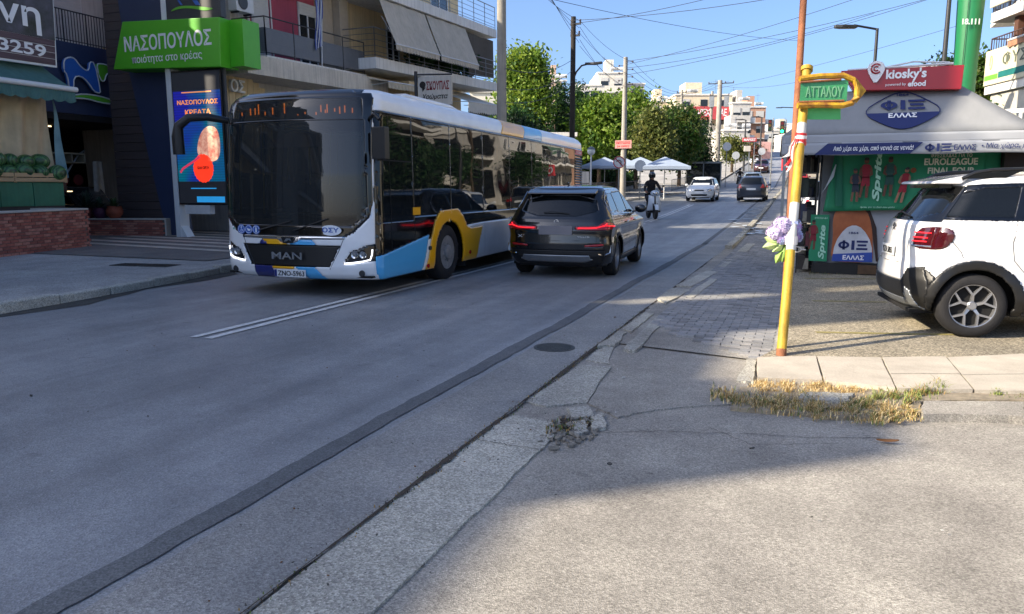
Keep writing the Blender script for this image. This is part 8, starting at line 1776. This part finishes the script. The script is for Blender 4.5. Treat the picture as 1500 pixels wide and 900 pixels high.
fn = thing('metal_railing', 'dark pavement railing between the parasols and the far crossing', 'railing', (-10.9, 62, hz(62)+.1)); railing(fn, [(.8, 0, 0), (2.2, 22, 1.2)], .9, .3, M_dark)
# ------------------------------------------------------------------ far buildings
def far_b(label, px0, px1, ytop, d, depth, m, floors, seed, base=None, side=True, name='apartment_building', roof=True, rz=None, bal=True):
    a, c = P3(px0, ytop, d), P3(px1, ytop, d); w = math.hypot(c[0]-a[0], c[1]-a[1]); z0 = hz(a[1])-1 if base is None else base; rr = random.Random(seed); fh = 3.0
    t = thing(name, label, 'building', (a[0], a[1], z0), _T if rz is None else rz); H = a[2]-z0
    b = MB(); b.box(0, w, 0, depth, 0, H); b.build('wall', m, t); b = MB(); b.box(-.15, w+.15, -.15, depth+.15, H, H+.25); b.build('roof', M_slabw, t)
    for f in range(floors):
        z = H-(f+1)*fh
        if z < 0: break
        if bal: b = MB(); b.box(w*.08, w*.92, -1.0, -.001, z-.15, z); bb_ = b.build('balcony', M_slabw, t); b = MB(); b.box(w*.08, w*.92, -1.0, -.96, z, z+.95); b.build('parapet', m, bb_)
        n = max(2, int(w/2.8))
        for k in range(n):
            x = (k+.5)*w/n; ww_ = rr.choice((.6, .8)); b = MB(); b.box(x-ww_, x+ww_, -.06, -.002, z+.9 if rr.random() < .4 else z+.1, z+2.3); wn = b.build('window', M_glass, t); s = rr.random()*1.4
            b = MB(); b.box(x-ww_, x+ww_, -.09, -.061, z+2.3-s, z+2.36); b.build('shutter', M_shut, wn)
        if side:
            for k in range(3): b = MB(); y = (k+.5)*depth/3; b.box(w+.002, w+.06, y-.7, y+.7, z+.5, z+2.2); b.build('window', M_glass, t)
            b = MB(); b.box(w+.001, w+1.0, .3, depth-.3, z-.15, z+.75); b.build('balcony', M_slabw, t)
    if roof:
        b = MB(); x = w*rr.uniform(.2, .6); b.box(x, x+min(3, w*.3), depth*.2, depth*.5, H+.25, H+2.6); b.build('stair_head', m, t)
        for k in range(3): b = MB(); x = w*rr.uniform(.05, .9); b.cyl((x, 1, H+.9), (x+1.2, 1, H+.9), .28, n=8); b.box(x, x+1.2, .8, 2, H+.25, H+.4); b.build('solar_heater', M_alu, t)
        b = MB(); x = w*rr.uniform(.1, .9); b.tube([(x, 2, H), (x, 2, H+3)], .03, 4); b.tube([(x-.5, 2, H+2.6), (x+.5, 2, H+2.6)], .02, 4); b.build('aerial', M_steel, t)
    return t
P_palec = mat('plaster_pale_cream', 'd2c5aa', .9, var=.06, scale=.6, streak=.15); P_palew = mat('plaster_pale_white', 'd0ccc0', .9, var=.05, scale=.6, streak=.12)  # paler cream and white plaster for the farther buildings
far_b('white stepped building with roof tanks on the hill behind the trees', 876, 915, 108, 128, 12, P_palew, 4, 2)
far_b('lower white wing of the hill building behind the trees', 850, 880, 126, 127, 12, P_palew, 4, 3, roof=False); far_b('grey block joined to the right of the hill building', 915, 944, 124, 129, 12, P_grey, 4, 4, roof=False)
far_b('cream house with balconies between the poplar and the cypress', 797, 822, 120, 110, 10, mat('plaster_peach', 'b99f8c', .9, var=.1), 6, 5); far_b('pale low building behind the cypress trees', 826, 852, 144, 118, 10, P_palew, 4, 6)
far_b('offwhite building seen between the beige block and the grey pole', 690, 728, 136, 66, 10, P_palew, 2, 7, roof=False, bal=False)
far_b('low cream building behind the olive tree crown', 955, 990, 150, 140, 12, P_palec, 3, 8)
ap = far_b('cream block with a long red billboard on its wall', 990, 1073, 140, 135, 16, P_palec, 3, 9)
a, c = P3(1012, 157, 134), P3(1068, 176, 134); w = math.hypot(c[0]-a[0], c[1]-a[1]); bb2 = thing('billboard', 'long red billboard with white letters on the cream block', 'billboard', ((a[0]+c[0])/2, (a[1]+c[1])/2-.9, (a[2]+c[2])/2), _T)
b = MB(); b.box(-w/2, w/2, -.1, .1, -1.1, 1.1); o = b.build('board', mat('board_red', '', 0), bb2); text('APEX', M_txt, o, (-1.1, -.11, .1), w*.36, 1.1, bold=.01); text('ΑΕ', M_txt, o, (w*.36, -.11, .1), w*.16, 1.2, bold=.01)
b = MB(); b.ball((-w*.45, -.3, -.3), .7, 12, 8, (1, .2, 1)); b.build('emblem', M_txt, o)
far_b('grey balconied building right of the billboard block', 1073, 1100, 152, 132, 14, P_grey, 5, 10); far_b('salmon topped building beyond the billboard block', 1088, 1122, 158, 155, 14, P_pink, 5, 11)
for k, (p0, p1, yt, d, m_) in enumerate(((1092, 1110, 185, 170, P_grey), (1108, 1124, 198, 190, P_palec), (1122, 1142, 192, 215, P_white), (1140, 1165, 186, 240, P_palec), (1158, 1185, 196, 200, P_white), (1060, 1095, 192, 118, P_grey))):
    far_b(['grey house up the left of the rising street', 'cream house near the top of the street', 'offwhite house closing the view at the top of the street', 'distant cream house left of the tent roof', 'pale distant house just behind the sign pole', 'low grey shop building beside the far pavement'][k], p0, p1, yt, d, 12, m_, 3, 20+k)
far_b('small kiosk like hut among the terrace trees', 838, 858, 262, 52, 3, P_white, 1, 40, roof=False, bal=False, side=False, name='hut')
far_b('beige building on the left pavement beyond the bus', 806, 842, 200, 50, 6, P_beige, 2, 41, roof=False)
# wooded hill line on the far left behind the trees
b = MB(); b.grid(lambda u, v: (-260+230*u, 330+60*v+20*math.sin(u*5), hz(330)-2+(12+9*math.sin(u*4.1)+3*math.sin(u*13))*math.sin(PI*min(1, v+.12))), 40, 8); b.build('hill', mat('hill_scrub', '4d553c', .95, var=.35, scale=.2), kind='structure')

# ------------------------------------------------------------------ riders
def body(name, joints, edges, radii, m, parent, sub=2):
    me = bpy.data.meshes.new(name); me.from_pydata(joints, edges, []); o = bpy.data.objects.new(name, me); put(o, parent); me.materials.append(m)
    sk = o.modifiers.new('skin', 'SKIN'); sk.use_smooth_shade = True; lay = me.skin_vertices[0].data if me.skin_vertices else None
    if lay is None:
        bm = bmesh.new(); bm.from_mesh(me); bm.verts.layers.skin.verify(); bm.to_mesh(me); bm.free(); lay = me.skin_vertices[0].data
    for i, r_ in enumerate(radii): lay[i].radius = r_ if isinstance(r_, tuple) else (r_, r_)
    lay[0].use_root = True; s = o.modifiers.new('sub', 'SUBSURF'); s.levels = sub; s.render_levels = sub; return o
def scooter(label, loc, rz, paintc):
    t = thing('scooter', label, 'scooter', loc, rz); pm = paint('scooter_'+paintc, paintc, .8)
    for x in (.62, -.58):
        w = MB(); n = 28; prof = [(.20, -.05), (.24, -.055), (.27, -.03), (.275, 0), (.27, .03), (.24, .055), (.20, .05)]; w.lathe(prof, (0, 0, 0), n, 'Y'); wh_ = w.build('wheel', M_rubber, t, loc=(x, 0, .275), smooth=True)
        r_ = MB(); r_.lathe([(.001, -.03), (.2, -.04), (.2, .04), (.001, .03)], (0, 0, 0), 18, 'Y'); r_.build('rim', M_steel, wh_)
    b = MB(); b.grid(lambda u, v: (.40+.10*math.sin(PI*v)+.05*v-.12*(2*u-1)**2, (u-.5)*(.56-.14*v), .30+.62*v), 8, 8); o = b.build('leg_shield', pm, t, smooth=True, fix=False); o.modifiers.new('s', 'SOLIDIFY').thickness = .05
    b = MB(); b.prism([(.44, -.16, .25), (-.2, -.16, .22), (-.2, -.16, .30), (.44, -.16, .33)], (0, .32, 0)); b.build('footboard', M_black, t, bevel=.01)
    b = MB(); b.prism([(-.15, -.15, .28), (-.15, -.15, .68), (-.85, -.10, .74), (-.92, -.10, .62), (-.6, -.15, .34)], (0, .28, 0)); b.build('rear_fairing', pm, t, bevel=.05)
    b = MB(); b.prism([(-.12, -.14, .68), (-.12, -.14, .78), (-.5, -.14, .80), (-.9, -.10, .86), (-.9, -.10, .75)], (0, .26, 0)); b.build('saddle', M_black, t, bevel=.03)
    b = MB(); b.grid(lambda u, v: (.62+.30*math.cos(PI*(.1+.75*u)), (v-.5)*.14, .275+.30*math.sin(PI*(.1+.75*u))), 10, 2); o = b.build('front_mudguard', pm, t, smooth=True, fix=False)
    b = MB(); b.tube([(.64, 0, .30), (.46, 0, .86), (.42, 0, 1.0)], .035, 8); b.tube([(.64, .08, .28), (.56, .08, .6)], .02, 5); b.tube([(.64, -.08, .28), (.56, -.08, .6)], .02, 5); b.build('fork', M_dark, t)
    b = MB(); b.tube([(.36, -.34, 1.02), (.42, -.12, 1.03), (.42, .12, 1.03), (.36, .34, 1.02)], .018, 6); b.build('handlebar', M_dark, t)
    b = MB(); b.ball((.46, 0, .99), .14, 14, 9, (.8, 1.25, .8)); b.build('headset', pm, t, smooth=True); b = MB(); b.ball((.555, 0, .99), .07, 12, 8, (.5, 1.3, 1)); b.build('headlight', M_lampin, t, smooth=True)
    for s in (-1, 1): b = MB(); b.tube([(.38, s*.2, 1.05), (.36, s*.32, 1.22)], .008, 4); b.ball((.36, s*.34, 1.26), .06, 8, 6, (.3, 1, .7)); b.build('mirror', M_black, t)
    b = MB(); b.cyl((-.62, -.16, .30), (-.95, -.2, .42), .045, n=8); b.build('exhaust', M_steel, t)
    return t
def rider(label, loc, rz, top, legs, helm, pose=0):
    t = thing('person', label, 'person', loc, rz)
    J = [(-.30, 0, .86), (-.27, 0, 1.05), (-.20, 0, 1.28), (-.16, 0, 1.42), (-.13, 0, 1.52), (-.17, .19, 1.40), (-.02, .30, 1.17), (.26, .31, 1.06), (-.17, -.19, 1.40), (-.02, -.30, 1.17), (.26, -.31, 1.06)]
    Ed = [(0, 1), (1, 2), (2, 3), (3, 4), (3, 5), (5, 6), (6, 7), (3, 8), (8, 9), (9, 10)]; body('jacket', J, Ed, [(.17, .14), (.16, .13), (.19, .13), (.13, .1), .06, .075, .055, .045, .075, .055, .045], mat('cloth_'+top, top, .9, var=.15, scale=6), t)
    J = [(-.30, 0, .86), (-.26, .11, .83), (.12, .17, .80), (.16, .20, .36), (.22, .20, .30), (.32, .22, .30), (-.26, -.11, .83), (.10, -.17, .80), (.14, -.20, .36), (.20, -.20, .30), (.30, -.22, .30)]
    Ed = [(0, 1), (1, 2), (2, 3), (3, 4), (4, 5), (0, 6), (6, 7), (7, 8), (8, 9), (9, 10)]; body('trousers', J, Ed, [.15, .1, .08, .055, .05, .04, .1, .08, .055, .05, .04], mat('cloth_'+legs, legs, .9, var=.15, scale=6), t)
    sk = mat('skin', 'a5745a', .6, var=.05)
    for s in (-1, 1):
        b = MB(); b.ball((.31, s*.31, 1.05), .045, 8, 6, (1.1, .8, .8))
        for k in range(4): b.tube([(.33, s*(.275+.022*k), 1.065), (.375, s*(.275+.022*k), 1.055), (.385, s*(.275+.022*k), 1.02), (.35, s*(.275+.022*k), 1.005)], .0095, 5)
        b.tube([(.30, s*.27, 1.05), (.34, s*.255, 1.02), (.37, s*.262, 1.01)], .011, 5); b.build('hand', sk, t)
        b = MB(); b.prism([(.10, s*.20-.045, .26), (.38, s*.21-.045, .26), (.39, s*.21-.045, .31), (.26, s*.20-.045, .36), (.10, s*.20-.045, .38)], (0, .09, 0)); b.build('shoe', M_black, t, bevel=.02)
    b = MB(); b.ball((-.10, 0, 1.62), .105, 14, 10, (1.05, .85, 1.15)); b.ball((.005, 0, 1.61), .02, 6, 5); b.build('head', sk, t, smooth=True)
    b = MB(); b.ball((-.115, 0, 1.67), .145, 18, 12, (1.08, .95, .95)); h = b.build('helmet', paint('helmet_'+helm, helm, 1), t, smooth=True); b = MB(); b.grid(lambda u, v: (-.115+.158*math.cos((u-.5)*1.7), .142*math.sin((u-.5)*1.7), 1.58+.12*v), 8, 3); b.build('visor', M_inner, h, fix=False)
    return t
sx_, sy_ = on_road(955, 318)
sx_, sy_ = P3(955, 300, 33)[:2]; srz = math.atan2(-sy_, -sx_)+.22
scooter('pale blue and white scooter coming towards the camera', (sx_, sy_, hz(sy_)), srz, 'b9c6d4').scale = (1.12,)*3; rider('person in dark jacket and dark helmet riding the pale scooter', (sx_, sy_, hz(sy_)), srz, '14151a', '17181f', '101216').scale = (1.12,)*3
mx_, my_ = P3(1083, 270, 72)[:2]
scooter('dark motorcycle with small lit headlamp far up the road', (mx_, my_, hz(my_)), -D90, '1a1c20'); rider('person in black riding the dark motorcycle far up the road', (mx_, my_, hz(my_)), -D90, '101014', '14141a', '0d0d10')
ex_, ey_ = P3(946, 270, 47)[:2]
